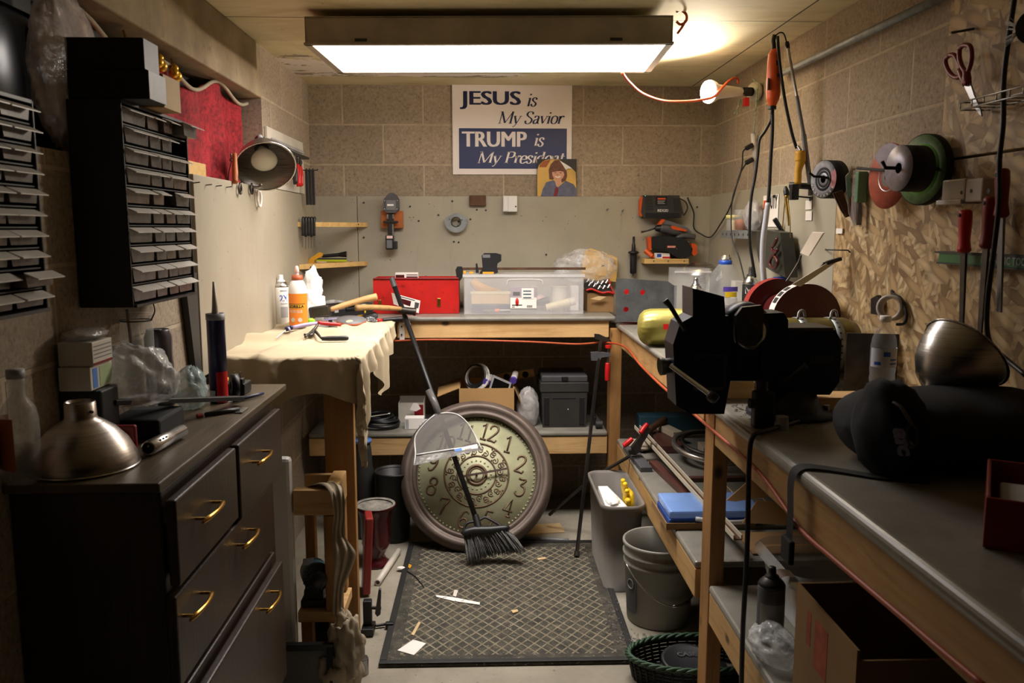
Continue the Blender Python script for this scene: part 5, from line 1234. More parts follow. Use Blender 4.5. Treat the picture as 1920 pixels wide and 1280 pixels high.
b = B(); b.pp([(1097, 468), (1110, 466), (1135, 474), (1157, 483), (1158, 500), (1155, 528), (1088, 524)], 4.22, .02); part('body', b, 'envelope', t)
b = B(); b.pp([(1127, 498), (1133, 496.5), (1134, 498.5), (1128, 500)], 4.2194, .0006); part('mark', b, 'dark', t)
b = B(); b.blob((P(1098, 500, 4.19).x, 4.195, P(1098, 500, 4.19).z), (.155, .055, .085), .22, 3.2, 14, ridge=True, n=44, m=26); solo('clear_bag', b, 'bag', 'crinkled clear bag around the yellow padded envelope', 'bag')
a = PZ(1158, 603, FT); D = 3.8
t = thing('steel_plate', 'dark steel plate with three drilled holes standing on edge', 'plate', P(1205, 605, D))
px = [(1155.5, 523), (1168, 522), (1252, 527), (1262, 534), (1263, 605), (1155.5, 603)]
pl3 = PL(px, D); bmp = bmesh.new()
outl = [bmp.verts.new(p) for p in pl3]
holes = []
def ring(px, py, r, n=14):
    c = P(px, py, D); return [V((c.x+r*math.cos(2*math.pi*i/n), D, c.z+r*math.sin(2*math.pi*i/n))) for i in range(n)]
edges = [bmp.edges.new((outl[i], outl[(i+1) % len(outl)])) for i in range(len(outl))]
for hx0, hy0 in ((1175, 547), (1205, 548), (1174, 580)):
    vs = [bmp.verts.new(p) for p in ring(hx0, hy0, .0125)]
    edges += [bmp.edges.new((vs[i], vs[(i+1) % len(vs)])) for i in range(len(vs))]
bmesh.ops.triangle_fill(bmp, use_beauty=True, use_dissolve=False, edges=edges)
bmp.verts.index_update()
b = B(); vs = [p.co.copy() for p in bmp.verts]; fs = [[q.index for q in f.verts] for f in bmp.faces]
bd_e = [[e.verts[0].index, e.verts[1].index] for e in bmp.edges if len(e.link_faces) == 1]
n = len(vs); b.add(vs+[p+V((0, .012, 0)) for p in vs], fs+[[i+n for i in f] for f in fs]+[[e[0], e[1], e[1]+n, e[0]+n] for e in bd_e]); bmp.free()
part('plate', b, 'slate', t)
b = B(); b.lo(P(1262, 560, D+.01).x, D+.004, FT+.001, P(1268, 560, D+.01).x, D+.016, P(1265, 535, D).z); part('edge_strip', b, 'midgrey', t)
t = thing('red_case', 'small red case standing behind the drilled steel plate', 'case', P(1195, 575, 3.95)); b = B(); b.lo(P(1166, 560, 3.93).x, 3.9, FT+.001, P(1218, 560, 3.93).x, 3.96, P(1166, 538, 3.93).z, .005); part('body', b, 'red', t)
# marking knife at the bench corner
t = thing('putty_knife', 'putty knife with a red handle lying at the bench corner', 'knife', PZ(1180, 607, FT))
a = PZ(1150, 604, FT); c = PZ(1172, 609, FT); e = PZ(1196, 612, FT)
b = B(); b.lo(.598, a.y-.05, FT+.006, .66, a.y-.01, FT+.008); part('blade', b, 'steel', t)
b = B(); b.tube([(.66, a.y-.03, FT+.008), (.69, a.y-.045, FT+.013), (.74, a.y-.07, FT+.012)], [.007, .012, .01], 10); part('handle', b, 'red', t)
# ---------------------------------------------------------------- clamp lamp and tools on the side wall
c = P(498, 312, 3.1)
d = V((.29, -.69, -.66)).normalized()
apex = c-d*.105
t = thing('clamp_lamp', 'aluminium reflector clamp lamp with a big bulb on the pale board', 'lamp', (c.x, c.y, c.z-.1))
b = B(); pr_ = [(.026, -.005), (.03, .0), (.05, .012), (.075, .035), (.094, .065), (.106, .1), (.11, .106), (.107, .108)]
b.lathe(pr_, apex, d, 40); pi_ = [(max(.001, r-.0025), z+.002) for r, z in pr_]; b.lathe(pi_[::-1], apex, d, 40); part('shade', b, 'alushade', t)
b = B(); b.tor(apex+d*.107, d, .108, .0028, 40, 8); part('rim', b, 'alu', t)
b = B(); b.lathe([(0, -.062), (.017, -.062), (.02, -.055), (.02, -.02), (.025, -.012), (.027, 0), (0, 0)], apex, d, 20); sk = part('socket', b, 'black', t)
b = B(); b.cyl(apex-d*.05+V((.004, -.014, .012)), apex-d*.035+V((.004, -.014, .012)), .011, .011, 14); part('switch', b, 'lgrey', sk)
b = B(); b.lathe([(.013, .0), (.02, .015), (.034, .04), (.046, .064), (.047, .072), (.038, .08), (.02, .084), (0, .085)], apex, d, 28); part('bulb', b, 'bulbglass', t, 'unlit frosted flood bulb')
b = B(); b.tube(PL([(433, 293), (436, 303), (444, 301), (449, 318), (455, 336), (450, 344), (445, 345)], 3.13), .0022, 6); b.tube(PL([(433, 288), (434, 296), (432, 300), (436, 303)], 3.13), .004, 6); b.tube(PL([(434, 303), (430, 320), (428, 338), (433, 344), (446, 344)], 3.13), .0022, 6); b.tube(PL([(445, 344), (456, 346), (470, 349), (485, 351), (490, 345)], 3.11), .005, 6)
part('clamp', b, 'steel', t, 'steel wire spring clamp')
p = PX(441, 345, WL+.03); q = PX(440, 288, WL+.02)
b = B(); b.tube([p+V((0, 0, .004)), p.lerp(q, .4), q], [.009, .0105, .007], 10); solo('file_with_wooden_grip', b, 'orangewood', 'worn wooden handle standing beside the clamp lamp wires', 'handle')
for px, py, lb in ((450, 352, 'dark clip ring hanging below the clamp lamp, next to the wooden handle'), (472, 353, 'dark clip ring hanging below the clamp lamp, next to the white carabiner')):
    c0 = PX(px, py-9, WL+.03)
    b = B(); b.tube([c0, c0+V((.0, -.012, -.016)), c0+V((.0, -.012, -.03)), c0+V((0, .0, -.037)), c0+V((0, .012, -.03)), c0+V((0, .012, -.016)), c0], .0038, 8); solo('clip_ring', b, 'darksteel', lb, 'ring')
c0 = PX(484, 357, WL+.03); b = B()
b.tube([c0, c0+V((.002, .022, -.006)), c0+V((.002, .03, -.03)), c0+V((.002, .02, -.055)), c0+V((.002, 0, -.058)), c0+V((0, -.012, -.034)), c0+V((0, -.008, -.01)), c0], .0045, 8, 4); solo('carabiner', b, 'paper', 'white carabiner hanging below the clamp lamp', 'carabiner')
for i, (x, y) in enumerate(((363, 343), (386, 347), (405, 349), (424, 351), (505, 350))):
    p = PX(x, y, WL+.02); b = B(); b.cyl(p, p+V((.02, -.004, .002)), .0018, .0018, 6); solo('nail', b, 'dark', 'small nail in the top edge of the pale wall board', 'nail', 'nails along the pale wall board')
# white tool rack with hand tools
a = PX(497, 236, WL+.004); e = PX(565, 272, WL+.004); zl_ = PX(565, 362, WL+.004).z; zh = a.z
t = thing('tool_rack', 'white plastic tool rack with a ridge, mounted beside the corner', 'rack', (WL+.01, (a.y+e.y)/2, zl_))
b = B(); b.lo(WL+.001, a.y, 1.594, WL+.012, e.y, zh, .002); part('panel', b, 'offwhite', t)
zr_ = PX(550, 270, WL).z
b = B(); b.lo(WL+.012, a.y+.05, zh-.055, WL+.02, e.y-.02, zh-.04, .003); part('ridge', b, 'lgrey', t)
zm = PX(560, 292, WL+.02).z
b = B(); b.lo(WL+.0125, a.y+.04, zm-.006, WL+.04, e.y, zm+.004, .001); part('tool_bar', b, 'dark', t)
ys = [PX(x, 320, WL+.05).y for x in (546.5, 553, 559, 564)]
for i, (y, m, lb, zb_, zt_) in enumerate(((ys[0], 'red', 'dark pliers with red tipped grips in the white tool rack, next to the lamp', 336, 296), (ys[1], 'black', 'black gripped pliers in the white tool rack', 346, 298), (ys[2], 'red', 'bright red gripped snips in the white tool rack', 350, 300), (ys[3], 'redworn', 'red handled cutter at the corner end of the white tool rack', 350, 304))):
    t2 = thing('pliers', lb, 'pliers', (WL+.045, y, zm))
    px = (546.5, 553, 559, 564)[i]
    z0, z1 = PX(px, zb_, WL+.045).z, PX(px, zt_, WL+.045).z
    x = WL+.05
    b = B(); b.tube([(x, y-.012, z1-.02), (x, y, z1-.005), (x, y, z1+.015)], [.006, .009, .004], 8); part('jaw', b, 'darksteel', t2)
    b = B(); b.tube([(x, y-.006, z1-.02), (x, y-.02, (z0+z1)/2), (x, y-.012, z0)], [.006, .008, .007], 8); part('grip', b, m, t2)
    b = B(); b.tube([(x, y+.004, z1-.02), (x, y+.02, (z0+z1)/2), (x, y+.012, z0+.006)], [.006, .008, .007], 8); part('grip', b, 'black' if i < 2 else m, t2)
# ---------------------------------------------------------------- small-parts drawer cabinets on the wall
def cabinet(lb, corners, rows, cols, cx, holes=(), pulled={}):
    (nx, nyt), (_, nyb), (fx, fyt) = corners
    a = PX(nx, nyt, cx); bb = PX(corners[1][0], nyb, cx); f = PX(fx, fyt, cx)
    y0, y1 = (a.y+bb.y)/2, f.y
    z0, z1 = bb.z, a.z
    t = thing('drawer_cabinet', lb, 'drawer cabinet', ((WL+cx)/2, (y0+y1)/2, z0))
    w_ = .006
    b = B(); b.lo(WL+.002, y0, z0, cx, y0+w_, z1, .002); b.lo(WL+.002, y1-w_, z0, cx, y1, z1, .002); b.lo(WL+.002, y0+w_, z1-w_, cx, y1-w_, z1); b.lo(WL+.002, y0+w_, z0, cx+.006, y1-w_, z0+w_); b.lo(WL+.002, y0+w_, z0+w_, WL+.008, y1-w_, z1-w_)
    part('case', b, 'black', t)
    H = (z1-z0-2*w_)/rows
    b = B()
    for r in range(1, rows): b.lo(WL+.01, y0+w_, z0+w_+r*H-.0012, cx-.004, y1-w_, z0+w_+r*H+.0012)
    part('shelf_grid', b, 'dark', t)
    for r in range(rows):
        for k in range(len(cols)-1):
            if (r, k) in holes: continue
            ya = y0+w_+(y1-y0-2*w_)*cols[k]+.003; yb = y0+w_+(y1-y0-2*w_)*cols[k+1]-.003
            zt = z1-w_-r*H-.003; zb = zt-H+.009
            dx = pulled.get((r, k), random.uniform(-.002, .003))
            xf = cx-.003+dx
            b = B(); ta = (yb-ya)*.06
            vs = [(xf-.10, ya+ta, zb), (xf-.10, yb-ta, zb), (xf-.10, yb, zt), (xf-.10, ya, zt), (xf, ya+ta, zb), (xf, yb-ta, zb), (xf, yb, zt-.004), (xf, ya, zt-.004)]
            b.add(vs, [[0, 1, 2, 3], [4, 5, 6, 7], [0, 1, 5, 4], [1, 2, 6, 5], [3, 0, 4, 7]])
            dr = part('drawer', b, random.choice(['drawerfront', 'drawerfront', 'drawerfrontb']), t)
            b = B(); vs = [(xf-.002, ya, zt-.001), (xf-.002, yb, zt-.001), (xf+.02, yb-.002, zt-.011), (xf+.02, ya+.002, zt-.011)]; b.add(vs+[(p[0], p[1], p[2]-.0018) for p in vs], [[0, 1, 2, 3], [4, 5, 6, 7], [0, 1, 5, 4], [1, 2, 6, 5], [2, 3, 7, 6], [3, 0, 4, 7]])
            part('lip', b, 'drawerlip', dr)
    return t, y0, y1, z0, z1
CX = -.764
cab, cy0, cy1, cz0, cz1 = cabinet('black small parts cabinet with many clear drawers under the black boxes', ((230, 187), (246, 578), (350, 225)), 10, [0, .36, .55, .73, 1.0], CX, {(1, 3), (4, 2)}, {(0, 2): .008, (0, 3): .03})
cabinet('second small parts cabinet near the glass bottle, with plastic wrapped box on top', ((-150, 128), (-120, 622), (57, 118)), 10, [0, .33, .66, 1.0], CX, (), {(8, 2): .02})
# boxes on the cabinet
def lidbox(nm, x0, y0, z0, x1, y1, z1, m, mend, lb):
    t = thing(nm, lb, 'box', ((x0+x1)/2, (y0+y1)/2, z0))
    b = B(); b.lo(x0, y0, z0, x1-.0015, y1, z1, .002); part('body', b, m, t)
    b = B(); b.lo(x1-.0014, y0+.002, z0+.001, x1, y1, z1-.001); part('end_label', b, mend, t, 'pale end label')
zq = cz1+.001
lidbox('flat_box', WL+.006, cy0+.005, zq, -.705, cy0+.1, zq+.06, 'blackmatte', 'lgrey', 'lower of two flat black boxes on the drawer cabinet, with a pale end')
lidbox('flat_box', WL+.006, cy0+.005, zq+.061, -.712, cy0+.085, zq+.125, 'blackmatte', 'grey', 'upper of two flat black boxes on the drawer cabinet, with a grey end')
lidbox('small_carton', WL+.006, cy0+.13, zq, -.722, cy0+.235, zq+.075, 'cardboard', 'tan', 'small tan carton beside the black boxes on the drawer cabinet')
b = B(); pts = [P(150, 140, 1.95), P(128, 90, 1.95), P(135, 40, 1.95), P(170, 0, 1.95), P(215, -20, 1.95), P(242, 10, 1.95), P(238, 60, 1.95), P(222, 100, 1.95), P(225, 150, 1.95)]
cc = P(182, 70, 1.97)
b.blob((-.905, 1.89, 1.765), (.042, .13, .165), .22, 2.6, 9, n=44, m=30, flat=1.592, ridge=True); solo('plastic_bag', b, 'bagprint', 'printed shiny plastic bag stuffed behind the black boxes by the window', 'bag')
b = B(); b.blob((-.80, 1.21, 1.79), (.06, .12, .085), .2, 3, 19, n=36, m=22, flat=1.705, ridge=True); solo('plastic_bag', b, 'bagdark', 'dark shiny plastic bag on top of the second parts cabinet', 'bag')
# rods and board edge between cabinet and pale board
p0 = PX(238, 580, WL+.03); p1 = PX(250, 676, WL+.05)
b = B(); b.cyl(p0, p1, .004, .004, 8); solo('thin_rod', b, 'rust', 'thin brown rod standing against the block wall below the drawer cabinet', 'rod')
b = B(); q = PX(322, 560, WL+.02); b.add([V((WL+.022, 2.40, 1.30)), V((WL+.022, 2.50, 1.30)), V((WL+.022, 2.50, .97)), V((WL+.022, 2.46, .97)), V((WL+.004, 2.40, 1.30)), V((WL+.004, 2.50, 1.30)), V((WL+.004, 2.50, .97)), V((WL+.004, 2.46, .97))], [[0, 1, 2, 3], [4, 5, 6, 7], [0, 1, 5, 4], [1, 2, 6, 5], [2, 3, 7, 6], [3, 0, 4, 7]]); solo('leaning_board', b, 'dark', 'dark board leaning against the block wall beside the pale wall board', 'board')
# ---------------------------------------------------------------- things on the dresser
DT = .9685
c = V((-.785, 1.598, DT))
t = thing('lamp_reflector', 'dusty aluminium lamp reflector lying face down on the dresser', 'lamp reflector', c)
b = B(); pr_ = [(.1, 0), (.102, .002), (.097, .022), (.083, .05), (.062, .074), (.04, .09), (.031, .095), (.029, .1), (.028, .128), (.0255, .13), (.025, .12), (.025, .1), (.036, .086), (.06, .07), (.08, .046), (.094, .02), (.1, 0)]
b.lathe(pr_, c, n=44); part('shade', b, 'aludull', t)
b = B(); b.tor(c+V((0, 0, .003)), (0, 0, 1), .1, .0024, 44, 8); part('rim', b, 'alu', t)
b = B(); b.cyl(c+V((.026, -.014, .112)), c+V((.031, -.017, .112)), .003, .003, 8); part('rivet', b, 'dark', t)
c = V((-.846, 1.497, DT))
t = thing('glass_bottle', 'clear glass bottle with a red label at the dresser end', 'bottle', c)
b = B(); b.lathe([(0, .002), (.03, .002), (.032, .008), (.032, .12), (.028, .14), (.016, .158), (.0135, .162), (.0135, .185), (.015, .187), (.015, .192), (.012, .194)], c, n=28); bd = part('body', b, 'clearglass', t)
b = B(); wrapped(b, c, .0325, .03, .125, -120, 10, 16); part('label', b, 'rust2', bd, 'red brown label')
b = B(); b.lathe([(0, .194), (.0155, .194), (.0155, .21), (0, .211)], c, n=20); part('cap', b, 'lgrey', t)
b = B(); b.lo(WL+.004, 1.70, DT, -.79, 1.78, DT+.13, .004); solo('dark_case', b, 'black', 'dark case under the stack of white cartons on the dresser', 'case')
zc2 = DT+.131
t = thing('carton', 'white striped carton, topmost of the stack at the dresser back', 'box', (-.8, 1.85, zc2+.05))
b = B(); b.lo(WL+.01, 1.695, zc2+.05, -.80, 1.785, zc2+.1, .002); part('body', b, 'offwhite', t)
b = B(); b.lo(-.7999, 1.697, zc2+.052, -.7994, 1.783, zc2+.057); part('stripe', b, 'darkred', t)
for k in range(4):
    b = B(); b.lo(-.7999, 1.7, zc2+.065+.008*k, -.7995, 1.78, zc2+.067+.008*k); part('print_line', b, 'grey', t)
t = thing('carton', 'white carton with blue and green print under the striped carton', 'box', (-.8, 1.85, zc2))
b = B(); b.lo(WL+.01, 1.69, zc2, -.805, 1.79, zc2+.049, .002); part('body', b, 'offwhite', t)
b = B(); b.lo(-.8049, 1.70, zc2+.004, -.8044, 1.72, zc2+.045); part('print_block', b, 'skyblue', t)
b = B(); b.lo(-.8049, 1.73, zc2+.004, -.8044, 1.785, zc2+.045); part('print_block', b, 'palegreen', t)
b = B(); b.blob((-.835, 1.745, zc2+.112), (.038, .06, .012), .25, 3, 7, flat=zc2+.101, ridge=True); solo('tool_pouch', b, 'bagdark', 'flat grey plastic pouch lying on the striped carton', 'pouch')
b = B(); b.blob((-.79, 1.87, DT+.115), (.085, .08, .085), .3, 1.7, 27, n=50, m=32, flat=DT+.075, ridge=True); solo('plastic_bag', b, 'bagthick', 'large clear plastic bag slumped on the dresser beside the white cartons', 'bag')
c = V((-.835, 1.985, DT))
t = thing('glass_jar', 'large glass jar with a wire bail standing against the block wall', 'jar', c+V((0, .21, 0)))
c = V((-.836, 2.0, DT))
b = B(); b.lathe([(0, .002), (.036, .002), (.038, .01), (.038, .22), (.033, .24), (.033, .25), (.038, .252), (.038, .258)], c, n=28); part('body', b, 'clearglass', t)
b = B(); b.lathe([(.0385, .26), (.04, .262), (.04, .275), (.034, .285), (0, .287)], c, n=28); part('lid', b, 'clearglass', t)
b = B(); b.tor(c+V((0, 0, .243)), (0, 0, 1), .035, .0018, 28, 6); b.tube([c+V((.036, 0, .243)), c+V((.05, -.01, .27)), c+V((.04, -.02, .30)), c+V((.0, -.025, .305)), c+V((-.03, -.02, .295))], .0018, 6); part('bail', b, 'darksteel', t)
c = V((-.835, 2.125, DT))
zt = P(302, 617, 2.12).z-DT
t = thing('drink_can', 'grey drink can standing by the wall at the dresser end', 'can', c)
b = B(); b.lathe([(0, .002), (.026, .002), (.034, .012), (.034, zt-.02), (.028, zt-.004), (.027, zt), (.025, zt-.003), (0, zt-.004)], c, n=30); part('body', b, 'candull', t)
b = B(); b.lo(c.x-.01, c.y-.005, zt+DT-.004, c.x+.008, c.y+.006, zt+DT-.001, .001); part('tab', b, 'steel', t)
b = B(); b.blob((-.757, 2.12, DT+.05), (.038, .05, .06), .25, 3.2, 33, n=36, m=22, flat=DT+.003, ridge=True); solo('small_bag', b, 'bagteal', 'small clear plastic bag between the drink can and the caulk tube', 'bag')
# black T shaped bar: a long dark straightedge propped across
a = V((-.80, 1.76, 1.062)); e = V((-.648, 2.17, .985))
b = B(); dv = e-a; L = dv.length; an = math.atan2(dv.y, dv.x); el = math.asin(dv.z/L)
b.box((a+e)/2, (L, .03, .012), rz=an, ry=-el, bev=.002)
solo('straightedge', b, 'black', 'long black straightedge sloping down across the dresser clutter', 'straightedge')
b = B(); b.lo(-.83, 1.80, DT, -.715, 1.95, DT+.045, .006); solo('tray', b, 'blackmatte', 'flat black tray on the dresser under the sloping straightedge', 'tray')
t = thing('caulk_tube', 'dark blue and red caulk tube standing upright on the dresser', 'caulk tube', V((-.705, 2.2, DT)))
c = V((-.712, 2.2, DT)); zb_ = P(397, 588, 2.2).z-DT; zn = P(397, 528, 2.2).z-DT
r = .0235
b = B(); b.lathe([(0, .001), (r, .001), (r, zb_-.012), (r*1.02, zb_-.01), (r*1.02, zb_), (r*.3, zb_), (0, zb_)], c, n=30); bd = part('body', b, 'navytube', t)
b = B(); b.lathe([(r*1.03, zb_-.016), (r*1.05, zb_-.015), (r*1.05, zb_+.001), (r*.95, zb_+.001)], c, n=30); part('rim', b, 'lgrey', t)
b = B(); b.lathe([(.010, zb_), (.009, zb_+.004), (.0075, zb_+.02), (.003, zn), (0, zn)], c, n=18); part('nozzle', b, 'cream2', t, 'pale tapered nozzle')
b = B(); wrapped(b, c, r*1.012, .002, .085, 5, 100, 12); part('label', b, 'red', bd, 'red lower label')
b = B(); wrapped(b, c, r*1.012, .02, .035, -60, -5, 8); part('label_text', b, 'lgrey', bd)
c = V((-.70, 2.33, DT))
t = thing('power_adapter', 'black plug adapter with two upturned prongs on the dresser corner', 'adapter', c)
b = B(); b.lo(-.735, 2.29, DT+.0005, -.67, 2.36, DT+.032, .004); part('body', b, 'black', t)
b = B(); b.lo(-.705, 2.28, DT+.033, -.672, 2.305, DT+.048, .003); part('plug', b, 'black', t)
b = B(); b.lo(-.6985, 2.29, DT+.0485, -.6965, 2.296, DT+.066); part('prong', b, 'steel', t)
b = B(); b.lo(-.6815, 2.29, DT+.0485, -.6795, 2.296, DT+.066); part('prong', b, 'steel', t)
b = B(); c = V((-.69, 2.265, DT+.033)); b.lathe([(.012, -.01), (.032, -.01), (.032, .01), (.012, .01), (.012, -.01)], c, (.9, .45, 0), 28); solo('tape_roll', b, 'black', 'roll of black tape standing on edge behind the caulk tube', 'tape roll')
t = thing('marker_pen', 'dark blue pen pointing off the dresser corner', 'pen', V((-.65, 2.2, DT)))
a = V((-.672, 2.175, DT+.0065)); e = V((-.618, 2.285, DT+.0065)); b = B(); b.tube([a, a.lerp(e, .8), e], [.0045, .005, .004], 10, 1); part('barrel', b, 'navy', t)
b = B(); b.cyl(a-(e-a)*.001, a-(e-a).normalized()*.014, .0045, .001, 10); part('tip', b, 'lgrey', t)
t = thing('flashlight', 'slotted aluminium flashlight lying on the dresser by the lamp reflector', 'flashlight', V((-.71, 1.8, DT)))
a = V((-.688, 1.665, DT+.0165)); e = V((-.672, 1.82, DT+.0165)); dd = (e-a).normalized()
b = B(); b.lathe([(.012, .001), (.0135, 0), (.0155, .002), (.0155, .075), (.0145, .08), (.0145, .15), (0, .15)], a, dd, 26); part('body', b, 'alu', t)
b = B(); b.lathe([(0, .006), (.0125, .006), (.0125, .0065), (0, .0066)], a, dd, 24); part('lens', b, 'blackgloss', t)
for k in range(3):
    q = a+dd*(.03+.013*k)+V((.0115, -.001, .0102)); b = B(); b.sph(q, (.0022, .0048, .0022), 10, 8); part('slot', b, 'blackmatte', t)
t = thing('folding_knife', 'small folding knife with a red end lying at the tray corner', 'knife', V((-.64, 2.1, DT)))
b = B(); b.tube([(-.69, 2.02, DT+.006), (-.65, 2.06, DT+.006), (-.625, 2.08, DT+.006)], .006, 8, 1); part('handle', b, 'black', t)
b = B(); b.lo(-.63, 2.06, DT+.001, -.612, 2.12, DT+.003); part('blade', b, 'steel', t)
b = B(); b.cyl((-.695, 2.015, DT+.006), (-.705, 2.005, DT+.006), .0055, .0055, 8); part('end', b, 'darkred', t)
b = B(); b.lo(-.79, 2.36, DT+.001, -.745, 2.42, DT+.03, .008); solo('sponge', b, 'mustard', 'small yellow sponge behind the caulk tube by the pale board', 'sponge')
b = B(); b.lo(WL+.005, 1.686, DT, -.72, 1.698, DT+.06, .004); solo('red_tray', b, 'darkred', 'small dark red tray behind the lamp reflector', 'tray')
# ---------------------------------------------------------------- the big clock leaning under the back bench
th = math.radians(28); RC = .35
cn = V((0, -math.cos(th), math.sin(th))); cv0 = V((0, math.sin(th), math.cos(th))); cu0 = V((1, 0, 0))
CC = V((-.04, 3.48+RC*math.sin(th), .0172+RC*math.cos(th)))
ro = math.radians(-16.5)
cu = cu0*math.cos(ro)+cv0*math.sin(ro); cv = cv0*math.cos(ro)-cu0*math.sin(ro)
def cp(x, y, h=0): return CC+cu*x+cv*y+cn*h
t = thing('wall_clock', 'huge round clock with raised numerals leaning under the back bench', 'clock', (CC.x, 3.5, .02))
b = B(); b.lathe([(.272, -.03), (.272, -.004), (.276, .004), (.284, .008), (.292, .002), (.296, .0), (.305, .012), (.318, .017), (.328, .013), (.333, .006), (.340, .0), (.347, -.012), (.35, -.03), (.34, -.05), (.27, -.05)], CC, cn, 72); part('rim', b, 'clockrim', t, 'dark moulded rim')
b = B(); b.lathe([(0, -.03), (.274, -.03), (.274, -.045), (0, -.045)], CC, cn, 64); part('face', b, 'clockface', t, 'weathered green face')
F0 = -.029
DIG = {
 '1': [[(.1, .78), (.3, .98), (.3, 0)], [(.12, 0), (.48, 0)]],
 '2': [[(.08, .72), (.12, .9), (.3, 1), (.5, .92), (.54, .72), (.4, .45), (.1, .08), (.06, 0)], [(.06, .02), (.3, .04), (.5, .0), (.58, .14)]],
 '3': [[(.1, .98), (.55, .98)], [(.55, .98), (.3, .6)], [(.3, .6), (.52, .54), (.58, .3), (.46, .06), (.24, 0), (.08, .1), (.1, .24)]],
 '4': [[(.42, 0), (.42, 1), (.04, .32), (.6, .32)], [(.28, 0), (.56, 0)]],
 '5': [[(.52, .98), (.16, .98), (.12, .56)], [(.12, .56), (.3, .64), (.5, .54), (.56, .3), (.44, .06), (.22, 0), (.06, .1), (.08, .22)]],
 '6': [[(.5, .86), (.4, .98), (.24, .9), (.1, .6), (.08, .3), (.18, .04), (.36, 0), (.52, .12), (.54, .34), (.42, .52), (.24, .5), (.1, .34)]],
 '7': [[(.04, .8), (.08, .98), (.56, .98)], [(.56, .98), (.36, .6), (.24, 0)]],
 '8': [[(.3, .54), (.14, .64), (.1, .8), (.18, .96), (.3, 1), (.42, .96), (.5, .8), (.46, .64), (.3, .54)], [(.3, .54), (.1, .42), (.06, .22), (.14, .04), (.3, 0), (.46, .04), (.54, .22), (.5, .42), (.3, .54)]],
 '9': [[(.1, .14), (.2, .02), (.36, .1), (.5, .4), (.52, .7), (.42, .96), (.24, 1), (.08, .88), (.06, .66), (.18, .48), (.36, .5), (.5, .66)]],
 '0': [[(.3, 1), (.12, .86), (.06, .5), (.12, .14), (.3, 0), (.48, .14), (.54, .5), (.48, .86), (.3, 1)]],
}
HN = .078
for n in range(1, 13):
    a = math.pi/2-n*math.pi/6
    cx, cy = .207*math.cos(a), .207*math.sin(a)
    s = str(n); b = B()
    for k, ch in enumerate(s):
        ox = -.3*HN*len(s)+.6*HN*k+ (.05*HN if len(s) > 1 else 0)*(1-2*k)
        for st in DIG[ch]:
            pts = [cp(cx+ox+x*HN, cy+(y-.5)*HN, F0) for x, y in st]
            b.tube(pts, [.0042, .0054, .0042] if len(st) > 2 else .0048, 6, 4 if len(st) > 4 else 1)
    part('numeral', b, 'clockrelief', t)
for r, w_ in ((.147, .0045), (.088, .004), (.043, .007), (.031, .003)):
    b = B(); b.tor(CC+cn*(F0), cn, r, w_, 56, 8); part('ring', b, 'clockrelief', t)
b = B()
for i in range(12):
    a0 = 2*math.pi*i/12
    for sgn, rc in ((1, .128), (-1, .106), (1, .117)):
        pts = []
        cx, cy = rc*math.cos(a0+sgn*.11), rc*math.sin(a0+sgn*.11)
        for k in range(14):
            q = sgn*(k*.62)+a0; r = .0155*(1-k/15)
            pts.append(cp(cx+r*math.cos(q), cy+r*math.sin(q), F0))
        b.tube(pts, .0026, 5, 1)
    b.sph(cp(.138*math.cos(a0+.26), .138*math.sin(a0+.26), F0), .004, 8, 6); b.sph(cp(.096*math.cos(a0), .096*math.sin(a0), F0), .004, 8, 6)
part('scrollwork', b, 'clockrelief', t)
b = B()
for i in range(20):
    a0 = 2*math.pi*i/20; b.sph(cp(.066*math.cos(a0), .066*math.sin(a0), F0), .0042, 8, 6)
for i in range(90):
    a0 = 2*math.pi*i/90; b.sph(cp(.264*math.cos(a0), .264*math.sin(a0), F0), .0042 if i % 5 else .006, 6, 5)
part('bead_border', b, 'clockface', t, kind='stuff')
b = B(); ha = math.radians(9+16.5); hx0 = lambda r: cp(r*math.cos(ha), r*math.sin(ha), -.006)
b.add([hx0(-.06)+cv*.004, hx0(-.06)-cv*.007, hx0(.142)-cv*.004, hx0(.142)+cv*.006, hx0(-.06)+cv*.004+cn*.003, hx0(-.06)-cv*.007+cn*.003, hx0(.142)-cv*.004+cn*.003, hx0(.142)+cv*.006+cn*.003], [[0, 1, 2, 3], [4, 5, 6, 7], [0, 1, 5, 4], [1, 2, 6, 5], [2, 3, 7, 6], [3, 0, 4, 7]]); b.cyl(cp(0, 0, -.03), cp(0, 0, .0), .005, .005, 10)
part('clock_hand', b, 'brownhand', t, 'brown clock hand')
# ---------------------------------------------------------------- broom with its dustpan
def bD(py): return 3.385+(985-py)*.445/385
def bp(px, py, d=0): return P(px, py, bD(py)+d)
t = thing('broom', 'black angle broom propped against the bench in front of the clock', 'broom', PZ(925, 1045, .0172))
top = bp(735, 523); bot = bp(897, 985)
b = B(); b.tube([bot, top], .0115, 14, 1); part('handle', b, 'black', t)
b = B(); d_ = (top-bot).normalized(); b.cyl(top-d_*.045, top+d_*.004, .0135, .0125, 14); part('handle_cap', b, 'midgrey', t, 'grey handle end')
b = B(); m = bp(762, 600); b.cyl(m-d_*.03, m+d_*.03, .0122, .0122, 14); part('label', b, 'paper', t, 'white paper band')
b = B(); b.tube([bp(868, 1003), bp(873, 998), bp(890, 994), bp(920, 993), bp(948, 990), bp(953, 993)], [.012, .017, .019, .018, .015, .009], 12); b.cyl(bp(898, 992), bp(891, 965), .017, .014, 14); part('head', b, 'black', t)
b = B(); b.tube([bp(869, 1000), bp(872, 985), bp(880, 979), bp(893, 977), bp(904, 972), bp(911, 970), bp(930, 980), bp(951, 992)], .0055, 8, 3); part('guard', b, 'black', t)
b = B()
random.seed(3)
